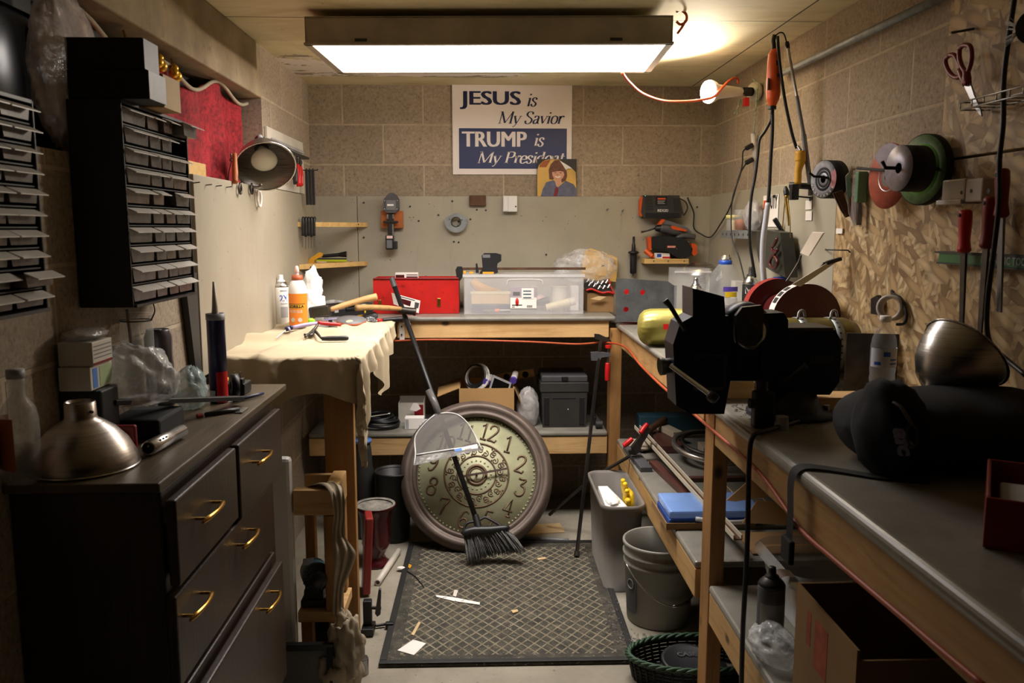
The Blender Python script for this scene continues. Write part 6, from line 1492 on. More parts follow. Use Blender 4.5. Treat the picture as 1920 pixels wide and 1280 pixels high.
for i in range(90):
    for k in range(3):
        f = i/89
        a = P(870+f*81, 1004-f*10, 3.37+random.uniform(-.008, .02))
        e = P(877+f*108+random.uniform(-2, 2), 1050-f*19+random.uniform(-2, 3), 3.36)
        e = V((e.x, 3.33+.03*math.sin(f*3)+random.uniform(-.012, .012)+k*.015, max(.0215, e.z)))
        mid = a.lerp(e, .5)+V((0, -.004+k*.012, .004))
        b.tube([a, mid, e], [.0022, .002, .0014], 4, 2)
part('bristles', b, 'bristle', t, 'grey tipped bristles', kind='stuff')
t = thing('dustpan', 'clear grey dustpan clipped onto the black broom handle', 'dustpan', bp(830, 860, -.05))
def dp(x, y, d=0): return bp(740+x/4, 740+y/4, -.03+d)
out = [(300, 150), (230, 210), (165, 290), (150, 350), (158, 450), (620, 385), (600, 300), (545, 210), (475, 150), (400, 135), (345, 140)]
o3 = [dp(*q) for q in out]
b = B(); n = len(o3); bk = V((0, .004, .002)); b.add(o3+[p+bk for p in o3], [list(range(n)), list(range(n, 2*n))]+[[i, (i+1) % n, n+(i+1) % n, n+i] for i in range(n)]); part('pan', b, 'smoke', t)
lip = [dp(158, 452), dp(620, 387), dp(655, 412, -.02), dp(145, 530, -.02)]
b = B(); b.add(lip+[p+V((0, .003, .001)) for p in lip], [[0, 1, 2, 3], [4, 5, 6, 7], [0, 1, 5, 4], [1, 2, 6, 5], [2, 3, 7, 6], [3, 0, 4, 7]]); part('lip', b, 'smoke', t)
b = B(); b.tube([dp(155, 450, -.004), dp(400, 412, -.004), dp(622, 382, -.004)], .0035, 8); part('ridge', b, 'ridgehighlight', t, 'bright ridge')  # pale colour paints the highlight along the pan's ridge
b = B(); b.tube([dp(145, 528, -.02), dp(156, 440, -.012), dp(150, 350), dp(165, 290), dp(230, 210), dp(300, 150)], .0035, 8, 3); b.tube([dp(345, 140), dp(400, 135), dp(475, 150), dp(545, 210), dp(600, 300), dp(655, 412, -.02)], .0035, 8, 3); part('raised_edge', b, 'clearedge2', t)
b = B(); b.tube([dp(335, 150, .012), dp(300, 60, .012), dp(255, -35, .012)], [.014, .016, .0165], 12, 1); part('clip_socket', b, 'smoke', t)
b = B(); q = [dp(445, 405, -.0075), dp(620, 368, -.0075), dp(626, 410, -.0095), dp(460, 447, -.0095)]; b.add(q+[p+V((0, .001, 0)) for p in q], [[0, 1, 2, 3], [4, 5, 6, 7], [0, 1, 5, 4], [1, 2, 6, 5], [2, 3, 7, 6], [3, 0, 4, 7]]); lab = part('label', b, 'paper', t, 'white and blue sticker')
b = B(); q = [dp(447, 408, -.0082), dp(500, 397, -.0082), dp(510, 430, -.01), dp(462, 443, -.01)]; b.add(q, [[0, 1, 2, 3]]); part('print_block', b, 'skyblue', lab)
b = B()
for i in range(7):
    x = 528+i*7; q = [dp(x, 405-i*1.4, -.0085), dp(x+3, 405-i*1.4, -.0085), dp(x+5, 421-i*1.4, -.0098), dp(x+2, 421-i*1.4, -.0098)]; b.add(q, [[0, 1, 2, 3]])
part('bars', b, 'dark', lab)
# ---------------------------------------------------------------- bar clamps
a = PZ(1081, 1042, .0172)
t = thing('bar_clamp', 'tall steel bar clamp standing against the back apron, red handle up', 'clamp', a)
top = P(1127, 632, 3.842); bot = V((a.x, a.y, .0175))
d_ = (top-bot).normalized()
def along(py): return bot.lerp(top, (1042-py)/(1042-632))
b = B(); b.tube([bot, top], .0085, 4, 1, False); part('bar', b, 'darksteel', t)
b = B(); b.pp([(1115, 626), (1124, 626.5), (1138, 633), (1146, 638), (1146, 641), (1130, 639), (1115, 635)], 3.83, .016); part('fixed_jaw', b, 'darksteel', t)
b = B(); p = along(669); b.pp([(1108, 661), (1121, 660), (1145, 662), (1145, 668), (1128, 670), (1125, 676), (1109, 676)], p.y-.012, .026); part('sliding_arm', b, 'midgrey', t)
q0 = P(1141, 648, p.y); q1 = P(1138, 714, p.y)
b = B(); b.cyl(P(1141, 650, p.y), P(1139, 682, p.y), .0045, .0045, 10); part('screw', b, 'steel', t)
b = B(); b.tube([P(1139, 680, p.y), P(1139, 692, p.y), P(1138.5, 705, p.y), P(1138.5, 713, p.y)], [.0095, .0125, .0115, .0115], 14); part('handle', b, 'red', t, 'red handle')
b = B(); b.cyl(P(1140.5, 647, p.y), P(1140.5, 652, p.y), .014, .014, 16); part('swivel_pad', b, 'red', t)
b = B(); b.cyl(bot+V((0, 0, -.0)), bot+d_*.02, .013, .012, 8); part('end_stop', b, 'darksteel', t)
t = thing('bar_clamp', 'bar clamp with two red handles lying over the side shelf edge', 'clamp', P(1195, 835, 3.42))
body = V((.67, 3.4, .452)); 
tail = P(1040, 958, 3.72)
K = P(1196, 846, 3.46)
b = B(); b.tube([P(1030, 965, 3.80), P(1110, 896, 3.62), K], .0075, 4, 1, False); part('bar', b, 'darksteel', t)
b = B(); b.pp([(1184, 840), (1195, 826), (1206, 812), (1214, 800), (1219, 804), (1214, 818), (1205, 832), (1199, 848), (1190, 852)], 3.42, .03); b.pp([(1178, 846), (1190, 842), (1193, 850), (1181, 853)], 3.43, .02); part('body', b, 'darksteel', t)
b = B(); b.tube([P(1169, 836, 3.4), P(1178, 829, 3.4), P(1186, 822, 3.4)], [.011, .0125, .010], 12); part('handle', b, 'red', t, 'red grip')
b = B(); b.tube([P(1201, 812, 3.42), P(1207, 803, 3.43), P(1214, 795, 3.44)], [.010, .012, .010], 12); part('handle', b, 'red', t, 'red grip')
# ---------------------------------------------------------------- lower back shelf
SH = .4635
def shp(px, py): return PZ(px, py, SH)
t = thing('small_carton', 'small white carton lying on the lower back shelf beside the dustpan', 'box', shp(778, 797))
a = shp(762, 797); b = B(); b.lo(a.x, 3.93, SH, P(795, 790, 3.93).x, 3.985, SH+.058, .003); part('body', b, 'paper', t)
b = B(); b.lo(a.x+.004, 3.9295, SH+.005, a.x+.02, 3.9298, SH+.05); part('print_lines', b, 'lgrey', t)
t = thing('open_carton', 'opened white carton behind the small white carton', 'box', shp(790, 780))
a = P(748, 780, 4.1); b = B(); b.lo(a.x, 4.08, SH, a.x+.13, 4.085, SH+.1); b.lo(a.x, 4.16, SH, a.x+.13, 4.165, SH+.12); b.lo(a.x, 4.085, SH, a.x+.004, 4.16, SH+.1); b.lo(a.x+.126, 4.085, SH, a.x+.13, 4.16, SH+.11); b.lo(a.x+.004, 4.085, SH, a.x+.126, 4.16, SH+.004); part('body', b, 'offwhite', t)
b = B(); b.pp([(768, 768), (775, 755), (783, 756), (789, 766), (780, 771)], 4.04, .003); part('flap', b, 'paper', t)
b = B(); b.lo(a.x+.08, 4.0795, SH+.02, a.x+.125, 4.08, SH+.09); part('print_block', b, 'darkred', t)
b = B(); c = shp(803, 796); b.blob((c.x+.005, 3.95, SH+.02), (.045, .045, .025), .3, 3, 41, flat=SH+.001, ridge=True); solo('plastic_tray', b, 'bagthick', 'clear plastic clamshell beside the small white carton', 'packaging')
b = B(); c = shp(712, 805)
for i in range(5): b.tor((c.x+random.uniform(-.01, .01), 3.985+random.uniform(-.01, .01), SH+.0145+i*.011), (random.uniform(-.08, .08), random.uniform(-.08, .08), 1), .085-.005*i, .007, 28, 6)
solo('cable_coil', b, 'black', 'coil of black cable on the lower back shelf below the drop cloth', 'cable')
b = B(); b.cyl(P(695, 781, 3.9), P(728, 776, 3.95), .004, .004, 8); b.cyl(P(728, 776, 3.95), P(731, 775.5, 3.952), .008, .008, 10); solo('bolt', b, 'steel', 'long steel bolt lying across the black cable coil', 'bolt')
# open cardboard box with its contents
x0 = P(861, 760, 3.93).x; x1 = P(964, 760, 3.93).x; zt = P(900, 728, 3.93).z
t = thing('cardboard_box', 'open cardboard box of cables and tubes behind the clock', 'box', ((x0+x1)/2, 4.05, SH))
b = B(); b.lo(x0, 3.93, SH, x1, 3.934, zt); b.lo(x0, 4.22, SH, x1, 4.224, zt); b.lo(x0, 3.934, SH, x0+.004, 4.22, zt); b.lo(x1-.004, 3.934, SH, x1, 4.22, zt); b.lo(x0+.004, 3.934, SH, x1-.004, 4.22, SH+.004); part('body', b, 'cardboard', t)
b = B(); q = [V((x0, 3.935, zt)), V((x0, 4.22, zt)), P(822, 724, 4.15), P(820, 744, 3.93)]; b.add(q+[p+V((0, 0, .004)) for p in q], [[0, 1, 2, 3], [4, 5, 6, 7], [0, 1, 5, 4], [1, 2, 6, 5], [2, 3, 7, 6], [3, 0, 4, 7]]); part('flap', b, 'cardboard', t)
b = B(); q = [V((x1, 3.935, zt)), V((x1, 4.2, zt)), V((x1+.03, 4.2, zt-.05)), V((x1+.03, 3.935, zt-.07))]; b.add(q+[p+V((.004, 0, 0)) for p in q], [[0, 1, 2, 3], [4, 5, 6, 7], [0, 1, 5, 4], [1, 2, 6, 5], [2, 3, 7, 6], [3, 0, 4, 7]]); part('flap', b, 'cardboarddark', t)
b = B(); c = P(894, 707, 4.0)
for i in range(4): b.tor(c+V((random.uniform(-.004, .004), .008*i, 0)), (-.5, -.75, .35), .066-.004*i, .006, 30, 6, sx=1)
solo('cable_coil', b, 'whitecoil', 'black and white cable coil standing in the open cardboard box', 'cable')
b = B()
for i in range(3): b.tor(c+V((.004*i-.01, .012*i+.006, .004)), (-.5, -.75, .35), .058-.005*i, .005, 30, 6)
solo('cable_coil', b, 'black', 'black cable coil nested inside the white cable coil', 'cable')
for (xa, ya, xb, yb, lb) in ((911, 717, 919, 708, 'white tube with purple cap beside the cable coil'), (962, 714, 966, 702, 'white tube with purple cap near the cardboard strip with holes')):
    p = P(xa, ya, 3.96); q = P(xb, yb, 4.03)
    t2 = thing('glue_stick', lb, 'tube', p)
    d_ = (q-p).normalized(); b = B(); b.cyl(p, p+d_*.018, .0165, .0165, 18); part('cap', b, 'purple', t2, 'purple cap')
    b = B(); b.cyl(p+d_*.0185, p+d_*.085, .0155, .0155, 18); part('body', b, 'paper', t2)
t2 = thing('tablet', 'grey framed dark screen resting in the open cardboard box', 'screen', P(937, 722, 3.97))
b = B(); b.pp([(917, 728), (925, 703), (959, 718), (955, 733)], 3.96, .01); part('frame', b, 'lgrey', t2)
b = B(); b.pp([(921, 727), (927, 708), (955, 720), (952, 731)], 3.9594, .0006); part('screen', b, 'blackgloss', t2)
t2 = thing('cardboard_insert', 'cardboard strip with round holes leaning in the open box', 'cardboard', P(965, 705, 4.12))
b = B(); b.pp([(905, 706), (1000, 691), (1003, 705), (906, 722)], 4.12, .004); part('strip', b, 'cardboard', t2)
for x in (950, 985):
    b = B(); b.lathe([(0, 0), (.016, 0), (.016, .0006), (0, .0006)], P(x, 702 if x > 960 else 706, 4.119), (0, 1, 0), 20); part('hole', b, 'blackmatte', t2)
b = B(); b.blob((P(990, 760, 4.0).x, 4.0, SH+.085), (.055, .05, .105), .2, 2.6, 51, flat=SH+.001, n=36, m=24, ridge=True); solo('grey_bag', b, 'bagdark', 'grey plastic bag standing between the cardboard box and black toolbox', 'bag')
x0 = P(1018, 790, 3.95).x; x1 = P(1098, 790, 3.95).x
t = thing('toolbox', 'black plastic toolbox with a lidded tray on the lower back shelf', 'toolbox', ((x0+x1)/2, 4.05, SH))
zz = lambda y: P(1058, y, 3.95).z
b = B(); vs = []
for (z, e) in ((SH, 0), (zz(735), .006)):
    vs += [(x0-e, 3.95-e, z), (x1+e, 3.95-e, z), (x1+e, 4.18+e, z), (x0-e, 4.18+e, z)]
b.add(vs, [[0, 1, 2, 3], [4, 5, 6, 7]]+[[i, (i+1) % 4, 4+(i+1) % 4, 4+i] for i in range(4)]); part('body', b, 'dark', t)
b = B(); b.lo(x0-.014, 3.94, zz(735), x1+.014, 4.19, zz(716), .005); part('rim', b, 'dark', t)
b = B(); b.lo(x0-.008, 3.946, zz(716), x1+.008, 4.184, zz(704), .006); lidp = part('lid', b, 'midgrey', t)
b = B(); b.pb(1053, 706, 1065, 714, 3.938, .006, .002); part('latch', b, 'black', t)
b = B(); b.pb(1020, 745, 1030, 795, 3.944, .007, .002); b.pb(1086, 745, 1096, 795, 3.944, .007, .002); b.pb(1036, 745, 1080, 748, 3.944, .007, .001); part('panel_ribs', b, 'black', t)
b = B(); b.sph(P(1065, 767, 3.948), .003, 8, 6); part('rivet', b, 'white', t)
b = B(); b.lo(P(1112, 790, 3.98).x, 3.98, SH, .55, 4.05, SH+.045, .004); solo('dark_case', b, 'black', 'flat dark case on the lower back shelf beside the pine leg', 'case')
b = B(); b.cyl((P(1118, 790, 3.9).x, 3.92, SH+.021), (.57, 3.92, SH+.021), .02, .02, 16); solo('dark_tube', b, 'dark', 'dark tube lying at the end of the lower back shelf', 'tube')
# ---------------------------------------------------------------- trash bin and pail under the side shelf
def rrect(cx, cy, w_, d, r, z, n=6):
    o = []
    for sx, sy, a0 in ((1, 1, 0), (-1, 1, 90), (-1, -1, 180), (1, -1, 270)):
        for i in range(n+1):
            a = math.radians(a0+90*i/n); o.append(V((cx+sx*(w_/2-r)+r*math.cos(a), cy+sy*(d/2-r)+r*math.sin(a), z)))
    return o
def loft(b, rings, close_first=True):
    n = len(rings[0]); vs = [p for r in rings for p in r]
    fs = [[k*n+i, k*n+(i+1) % n, (k+1)*n+(i+1) % n, (k+1)*n+i] for k in range(len(rings)-1) for i in range(n)]
    if close_first: fs.append(list(range(n)))
    return b.add(vs, fs, True)
bx, by = .538, 3.31
t = thing('trash_bin', 'grey plastic trash bin with paper and yellow glove under the side shelf', 'bin', (bx, by, 0))
b = B(); loft(b, [rrect(bx, by, .135, .42, .04, .002), rrect(bx, by, .16, .47, .05, .335), rrect(bx, by, .175, .494, .055, .34), rrect(bx, by, .177, .496, .055, .362), rrect(bx, by, .169, .488, .05, .364), rrect(bx, by, .15, .464, .045, .355), rrect(bx, by, .12, .41, .035, .01)]); part('body', b, 'binplastic', t)
t2 = thing('paper_packaging', 'white paper packaging poking out of the grey trash bin', 'packaging', (.47, 3.13, .3))
b = B(); q = [V((.467, 3.3, .372)), V((.505, 3.3, .372)), V((.56, 3.12, .345)), V((.475, 3.12, .34))]; b.add(q+[p+V((0, 0, -.02)) for p in q], [[0, 1, 2, 3], [4, 5, 6, 7], [0, 1, 5, 4], [1, 2, 6, 5], [2, 3, 7, 6], [3, 0, 4, 7]]); part('carton', b, 'paper', t2)
b = B(); b.blob((.51, 3.18, .345), (.03, .05, .02), .4, 3, 17, ridge=True); part('tissue', b, 'white', t2)
t2 = thing('rubber_glove', 'yellow rubber glove hanging in the grey trash bin', 'glove', (.57, 3.16, .3))
b = B()
g0 = PX(1190, 930, .575)
b.blob((.575, 3.19, .35), (.022, .06, .045), .15, 2, 3); part('palm', b, 'yellow', t2)
for i, (dy, dz) in enumerate(((-.06, .0), (-.035, .03), (-.005, .045), (.03, .045))):
    b = B(); b.tube([(.57, 3.19+dy*.5, .35), (.56, 3.19+dy*1.1, .37+dz*.6), (.555, 3.19+dy*1.5-.02, .38+dz)], [.013, .012, .009], 10); part('finger', b, 'yellow', t2)
c = V((.638, 2.885, 0))
t = thing('pail', 'grubby grey plastic pail with a wire handle on the floor', 'pail', c)
b = B(); b.lathe([(0, .002), (.112, .002), (.115, .006), (.126, .215), (.131, .217), (.131, .228), (.127, .23), (.128, .25), (.134, .252), (.134, .262), (.129, .264), (.13, .285), (.135, .29), (.135, .3), (.131, .303), (.126, .3), (.122, .2), (.112, .01), (0, .01)], c, n=44); part('body', b, 'pail', t)
b = B(); pts = []
for i in range(21):
    a = math.pi*(i/20); ang = math.radians(196)+math.pi*i/20*1.02
    pts.append(c+V((math.cos(ang)*.139, math.sin(ang)*.139, .235-.13*math.sin(a)**1.2)))
b.tube(pts, .0028, 6, 1); b.tube(pts[9:13], .006, 8, 1); part('handle', b, 'chrome2', t, 'wire bail')
b = B(); wrapped(b, c, .1245, .05, .19, -78, -52, 8); part('label', b, 'midgrey', t, 'dark vertical label')
b = B(); cc_ = math.radians(-65)-math.pi/2; q = c+V((math.cos(cc_)*.1262, math.sin(cc_)*.1262, .155)); b.tor(q, (math.cos(cc_), math.sin(cc_), 0), .017, .002, 20, 6); part('label_ring', b, 'pail', t)
# ---------------------------------------------------------------- wicker basket with a round lid
c = V((.672, 2.475, 0))
t = thing('wicker_basket', 'black wicker basket with a green woven rim on the floor', 'basket', c)
b = B()
for k in range(6):
    z = .008+k*.012; r = .2+.002*k
    b.lathe([((r+.004*math.cos(2*math.pi*i/6)), z+.006*math.sin(2*math.pi*i/6)) for i in range(7)], c, (0, 0, 1), 40, sx=1)
for p in b.v: p.y = c.y+(p.y-c.y)*.52
for i in range(40):
    a = 2*math.pi*i/40; b.tube([c+V((.2*math.cos(a), .104*math.sin(a), .002)), c+V((.215*math.cos(a), .112*math.sin(a), .072))], .004, 5, 1)
part('weave', b, 'blackwicker', t)
b = B()
for s in range(3):
    pts = []
    for i in range(73):
        a = 2*math.pi*i/72; w_ = a*14+s*2.09
        pts.append(c+V(((.217+.006*math.cos(w_))*math.cos(a), (.114+.006*math.cos(w_))*math.sin(a), .08+.006*math.sin(w_))))
    b.tube(pts, .0055, 6, 1)
part('rim', b, 'greenwicker', t, 'green braided rim')
b = B(); b.lo(c.x-.12, c.y-.08, .002, c.x+.12, c.y+.08, .006); part('base', b, 'blackwicker', t)
c2 = PZ(1258, 1285, .1)
t = thing('round_lid', 'round black lid lying in the wicker basket', 'lid', (.64, 2.46, .08))
c2 = V((.645, 2.46, .055))
b = B(); b.lathe([(0, 0), (.082, 0), (.086, .004), (.086, .012), (.08, .016), (.074, .012), (0, .012)], c2, (0, -.1, 1), 40); part('disc', b, 'black', t)
b = B(); vs, fs = glyph_mesh('CASE', .02, 0); fit(b, vs, fs, c2+V((-.031, .01, .0175)), (1, 0, 0), (0, 1, .1), .062, .02); part('lettering', b, 'midgrey', t)
# hose on the floor by the bin
b = B(); b.tube([(.38, 3.62, .012), (.2, 3.66, .0125), (.05, 3.72, .0125)], .011, 10); solo('hose', b, 'grey', 'short grey hose on the floor behind the mat beside the trash bin', 'hose')
b = B(); b.box((.2, 3.79, .003), (.34, .12, .005), rz=.12); solo('cardboard_sheet', b, 'tan', 'dusty cardboard sheet on the floor under the lower back shelf', 'cardboard')
# ---------------------------------------------------------------- far part of the side shelf
S2 = .4355
def s2(px, py, dz=0):
    p = PZ(px, py, S2); p.z += dz; return p
a0 = V((.79, 3.80, S2+.052)); a1 = V((.80, 2.45, S2+.075))
a0 = PZ(1172, 772, S2+.06); a1 = PZ(1392, 1012, S2+.06)
a0 = a0.lerp(a1, .2)
t = thing('metal_rails', 'pale steel channel lying lengthwise along the side shelf', 'rail', a0)
dr = (a1-a0).normalized(); sd = V((dr.y, -dr.x, 0)).normalized()
b = B()
for o_, w_, h_ in ((0, .004, .016), (.024, .004, .016)):
    q = [a0+sd*(o_), a0+sd*(o_+w_), a1+sd*(o_+w_), a1+sd*o_]; b.add(q+[p+V((0, 0, h_)) for p in q], [[0, 1, 2, 3], [4, 5, 6, 7], [0, 1, 5, 4], [1, 2, 6, 5], [2, 3, 7, 6], [3, 0, 4, 7]])
part('flange', b, 'railpale', t)
b = B(); q = [a0+sd*.004, a0+sd*.024, a1+sd*.024, a1+sd*.004]; b.add(q+[p+V((0, 0, .003)) for p in q], [[0, 1, 2, 3], [4, 5, 6, 7], [0, 1, 5, 4], [1, 2, 6, 5], [2, 3, 7, 6], [3, 0, 4, 7]]); part('web', b, 'rust', t)
def plank(pa, pb_, w_, h_, m, nm, lb, cat, dz=0):
    p, q = s2(*pa), s2(*pb_); d = (q-p); L = d.length; an = math.atan2(d.y, d.x)
    b = B(); b.box((p+q)/2+V((0, 0, h_/2+dz+.0005)), (L, w_, h_), rz=an, bev=.002)
    return solo(nm, b, m, lb, cat)
plank((1224, 872), (1300, 944), .035, .022, 'mahogany', 'wood_strip', 'red brown wood strip on the side shelf by the blue case', 'strip')
plank((1178, 842), (1212, 885), .05, .02, 'midgrey', 'metal_bar', 'grey metal bar at the edge of the side shelf below the clamp', 'bar')
plank((1218, 800), (1262, 850), .10, .035, 'mahogany', 'cabinet_door', 'dark red brown cabinet door under the steel ring', 'door')
t = thing('printed_board', 'grey framed panel with printed rectangles on the side shelf', 'panel', (.95, 2.85, S2))
b = B(); b.lo(.80, 2.62, S2+.001, 1.12, 3.1, S2+.012, .002); part('board', b, 'greypanel', t)
b = B(); b.lo(.80, 3.1, S2+.001, 1.12, 3.13, S2+.03, .003); part('rail', b, 'mahogany', t)
b = B(); q = [s2(1280, 877), s2(1310, 873), s2(1312, 881), s2(1284, 884)]
for (x0, y0, x1, y1) in ((.85, 2.95, .93, 3.05), (.84, 2.68, 1.02, 2.9)):
    for z0 in ((x0, y0, x1, y0+.004), (x0, y1-.004, x1, y1), (x0, y0, x0+.004, y1), (x1-.004, y0, x1, y1)): b.lo(z0[0], z0[1], S2+.012, z0[2], z0[3], S2+.013)
part('printed_lines', b, 'tan', t)
c = PZ(1312, 822, S2+.05)
t = thing('steel_ring', 'shiny curved steel tube ring lying on the side shelf', 'ring', c)
c = V((.99, 3.44, S2+.062))
b = B(); b.tor(c, (.05, -.12, 1), .175, .013, 48, 12); part('tube', b, 'chrome2', t)
b = B(); b.tor(c+V((0, 0, .012)), (.05, -.12, 1), .14, .008, 48, 10); part('inner_tube', b, 'darksteel', t)
b = B(); b.lo(.93, 3.4, S2+.036, 1.06, 3.5, S2+.07, .002); solo('wood_offcut', b, 'paleboardwood', 'square pale offcut lying inside the steel ring', 'offcut')
b = B(); b.box((.87, 3.78, S2+.05), (.05, .17, .028), rz=.25, bev=.002); solo('wood_offcut', b, 'paleboardwood', 'pale offcut with a yellow edge behind the steel ring', 'offcut')
b = B(); b.tube([(.72, 3.68, S2+.03), (.78, 3.78, S2+.06), (.86, 3.85, S2+.085), (.84, 3.9, S2+.06)], .016, 10); solo('bent_pipe', b, 'rust', 'bent rusty pipe at the far end of the side shelf', 'pipe')
b = B(); b.lo(.75, 3.9, S2+.0, 1.1, 4.0, S2+.09, .004); solo('dark_case', b, 'teal', 'dark green case at the far end of the side shelf', 'case')
b = B(); b.blob((.70, 3.62, S2+.025), (.05, .06, .025), .3, 3, 5, flat=S2+.001); solo('shop_rag', b, 'canvasdark', 'grey shop rag at the shelf edge behind the bar clamp', 'rag')
# tray and blue case at the shelf edge
t = thing('tray', 'shallow tan tray overhanging the side shelf edge beneath the blue case', 'tray', (.75, 2.7, S2))
b = B(); b.lo(.60, 2.62, S2+.001, .9, 2.86, S2+.006, .001); b.lo(.60, 2.62, S2+.006, .603, 2.86, S2+.024); b.lo(.603, 2.62, S2+.006, .9, 2.623, S2+.024); part('base', b, 'cardboarddark', t)
t = thing('blue_case', 'translucent blue plastic case lying on the tan tray', 'case', (.77, 2.72, S2+.008))
b = B(); b.lo(.612, 2.63, S2+.0065, .93, 2.83, S2+.034, .006); part('base', b, 'bluecase', t)
b = B(); b.lo(.612, 2.63, S2+.0345, .93, 2.83, S2+.062, .008); part('lid', b, 'blueclear', t)
b = B(); b.tube([(.70, 2.628, S2+.036), (.76, 2.605, S2+.034), (.84, 2.6, S2+.033), (.9, 2.625, S2+.034)], .008, 8); part('handle', b, 'clearedge2', t, 'clear handle')
b = B(); b.lo(.88, 2.628, S2+.012, .905, 2.6295, S2+.03); part('label', b, 'paper', t)
b = B(); b.lo(.66, 2.6275, S2+.012, .68, 2.6295, S2+.018); part('latch', b, 'paper', t)
# cardboard flaps and green board beyond the near leg
t = thing('cardboard_sheet', 'folded brown cardboard with raised flaps beyond the near leg', 'cardboard', (1.0, 2.5, S2))
for q in ([(1362, 938), (1428, 880), (1440, 930), (1380, 940)], [(1392, 980), (1420, 938), (1500, 946), (1505, 985)]):
    b = B(); p3 = [P(x, y, 2.5+.002*(y-900)*-.5) for x, y in q]; b.add(p3+[p+V((0, .004, 0)) for p in p3], [[0, 1, 2, 3], [4, 5, 6, 7], [0, 1, 5, 4], [1, 2, 6, 5], [2, 3, 7, 6], [3, 0, 4, 7]]); part('flap', b, 'cardboard', t)
b = B(); b.lo(.82, 2.4, S2+.001, 1.12, 2.58, S2+.006); part('sheet', b, 'cardboarddark', t)
b = B(); b.box((.98, 2.78, .62), (.36, .012, .10), ry=.62, rx=-.3); solo('green_board', b, 'palegreen2', 'pale green board leaning beneath the bench beyond the near leg', 'board')
# ---------------------------------------------------------------- near lower shelf
S3 = .4155
def s3(px, py): return PZ(px, py, S3)
t = thing('plastic_tub', 'large clear plastic tub with a lid on the near lower shelf', 'tub', (.9, 2.05, S3))
x0, x1, y0, y1 = .76, 1.12, 1.92, 2.2
b = B(); loft(b, [rrect((x0+x1)/2, (y0+y1)/2, .30, .24, .04, S3+.001), rrect((x0+x1)/2, (y0+y1)/2, .35, .28, .04, S3+.13)], True); part('body', b, 'tubplastic', t)
b = B(); loft(b, [rrect((x0+x1)/2, (y0+y1)/2, .385, .315, .05, S3+.128), rrect((x0+x1)/2, (y0+y1)/2, .385, .315, .05, S3+.14), rrect((x0+x1)/2, (y0+y1)/2, .36, .29, .05, S3+.158)], False); part('lid', b, 'tubplastic', t)
b = B(); b.lo(.82, 1.98, S3+.012, 1.0, 2.1, S3+.07, .004); solo('wood_block', b, 'tan', 'pale block visible inside the large clear tub', 'wood block')
b = B(); b.blob((1.02, 2.05, S3+.05), (.05, .06, .04), .3, 2, 9, flat=S3+.012); solo('shop_rag', b, 'dark', 'dark cloth inside the large clear tub', 'rag')
b = B()
def strap(u, v):
    pts = [V((.685, 1.95, S3+.02)), V((.70, 1.945, S3+.09)), V((.715, 1.94, S3+.15)), V((.735, 1.94, S3+.168)), V((.765, 1.945, S3+.162))]
    s = spline(pts, 5); i = u*(len(s)-1); a = int(min(i, len(s)-2)); p = s[a].lerp(s[a+1], i-a); return p+V((.0, -.03+v*.045, 0))
b.grid(strap, 24, 2, True); solo('leather_strap', b, 'leather', 'brown leather strap hanging over the clear tub corner', 'strap')
t, g, r, h, bd = spray('spray_can', 1426, 1476, 1062, 1212, S3, 'dusty black topped spray can on the near lower shelf', 'midgrey', 'black')
b = B(); wrapped(b, g, r*1.004, h*.08, h*.55, -70, 70, 16); part('label', b, 'dullsilver', bd, 'dull silver label')
b = B(); wrapped(b, g, r*1.008, h*.08, h*.1, -60, 60, 16); part('label_line', b, 'dark', bd)
b = B(); q = s3(1465, 1268); b.blob((q.x+.012, q.y+.09, S3+.03), (.05, .085, .04), .3, 1.8, 61, flat=S3+.001, n=40, m=26, ridge=True); solo('plastic_bag', b, 'bagthick', 'small frosted plastic bag beside the near cardboard box', 'bag')
q = s3(1495, 1280)
x0, x1, y0, y1, zt = .70, 1.08, 1.34, 1.62, .66
q0 = P(1495, 1092, 1.62)
zt = q0.z; x0 = q0.x
t = thing('cardboard_box', 'deep open cardboard box with red printing on the near lower shelf', 'box', ((x0+x1)/2, 1.5, S3))
b = B(); b.lo(x0, y0, S3, x0+.005, y1, zt); b.lo(x1-.005, y0, S3, x1, y1, zt); b.lo(x0+.005, y0, S3, x1-.005, y0+.005, zt-.02); b.lo(x0+.005, y1-.005, S3, x1-.005, y1, zt); b.lo(x0+.005, y0+.005, S3, x1-.005, y1-.005, S3+.004); part('body', b, 'cardboarddark', t)
b = B(); b.lo(x0-.0006, 1.46, zt-.13, x0-.0001, 1.52, zt-.03); b.lo(x0-.0006, 1.54, zt-.10, x0-.0001, 1.56, zt-.03); part('print_block', b, 'redfaint', t)
# ---------------------------------------------------------------- flood bulb on its ceramic base, cord and wires
XB = WR-.002
base = PX(1446, 166, XB)
ctr = P(1412, 172, 3.60)
fc = P(1328, 172, 3.50)
ax = (fc-ctr).normalized()
t = thing('flood_bulb', 'lit white flood bulb in a ceramic socket on the block wall', 'lamp', ctr)
b = B(); b.lathe([(0, -.022), (.036, -.022), (.042, -.008), (.036, .004), (.02, .008), (0, .008)], ctr, ax, 28); part('ceramic_base', b, 'ceramic', t)
b = B(); b.cyl(ctr-ax*.022, V((XB, ctr.y+.025, ctr.z+.005)), .03, .034, 18); part('wall_box', b, 'dark', t)
b = B(); b.cyl(ctr+ax*.008, ctr+ax*.05, .018, .018, 16); b.box(ctr+ax*.04+V((0, -.012, -.0)), (.04, .03, .03), bev=.004); part('socket_adapter', b, 'blackmatte', t)
L = (fc-ctr).length
b = B(); b.lathe([(0, .05), (.016, .05), (.018, .075), (.03, L-.05), (.046, L-.018), (.047, L-.004)], ctr, ax, 32); part('reflector', b, 'bulbwhite', t, 'white bulb neck')
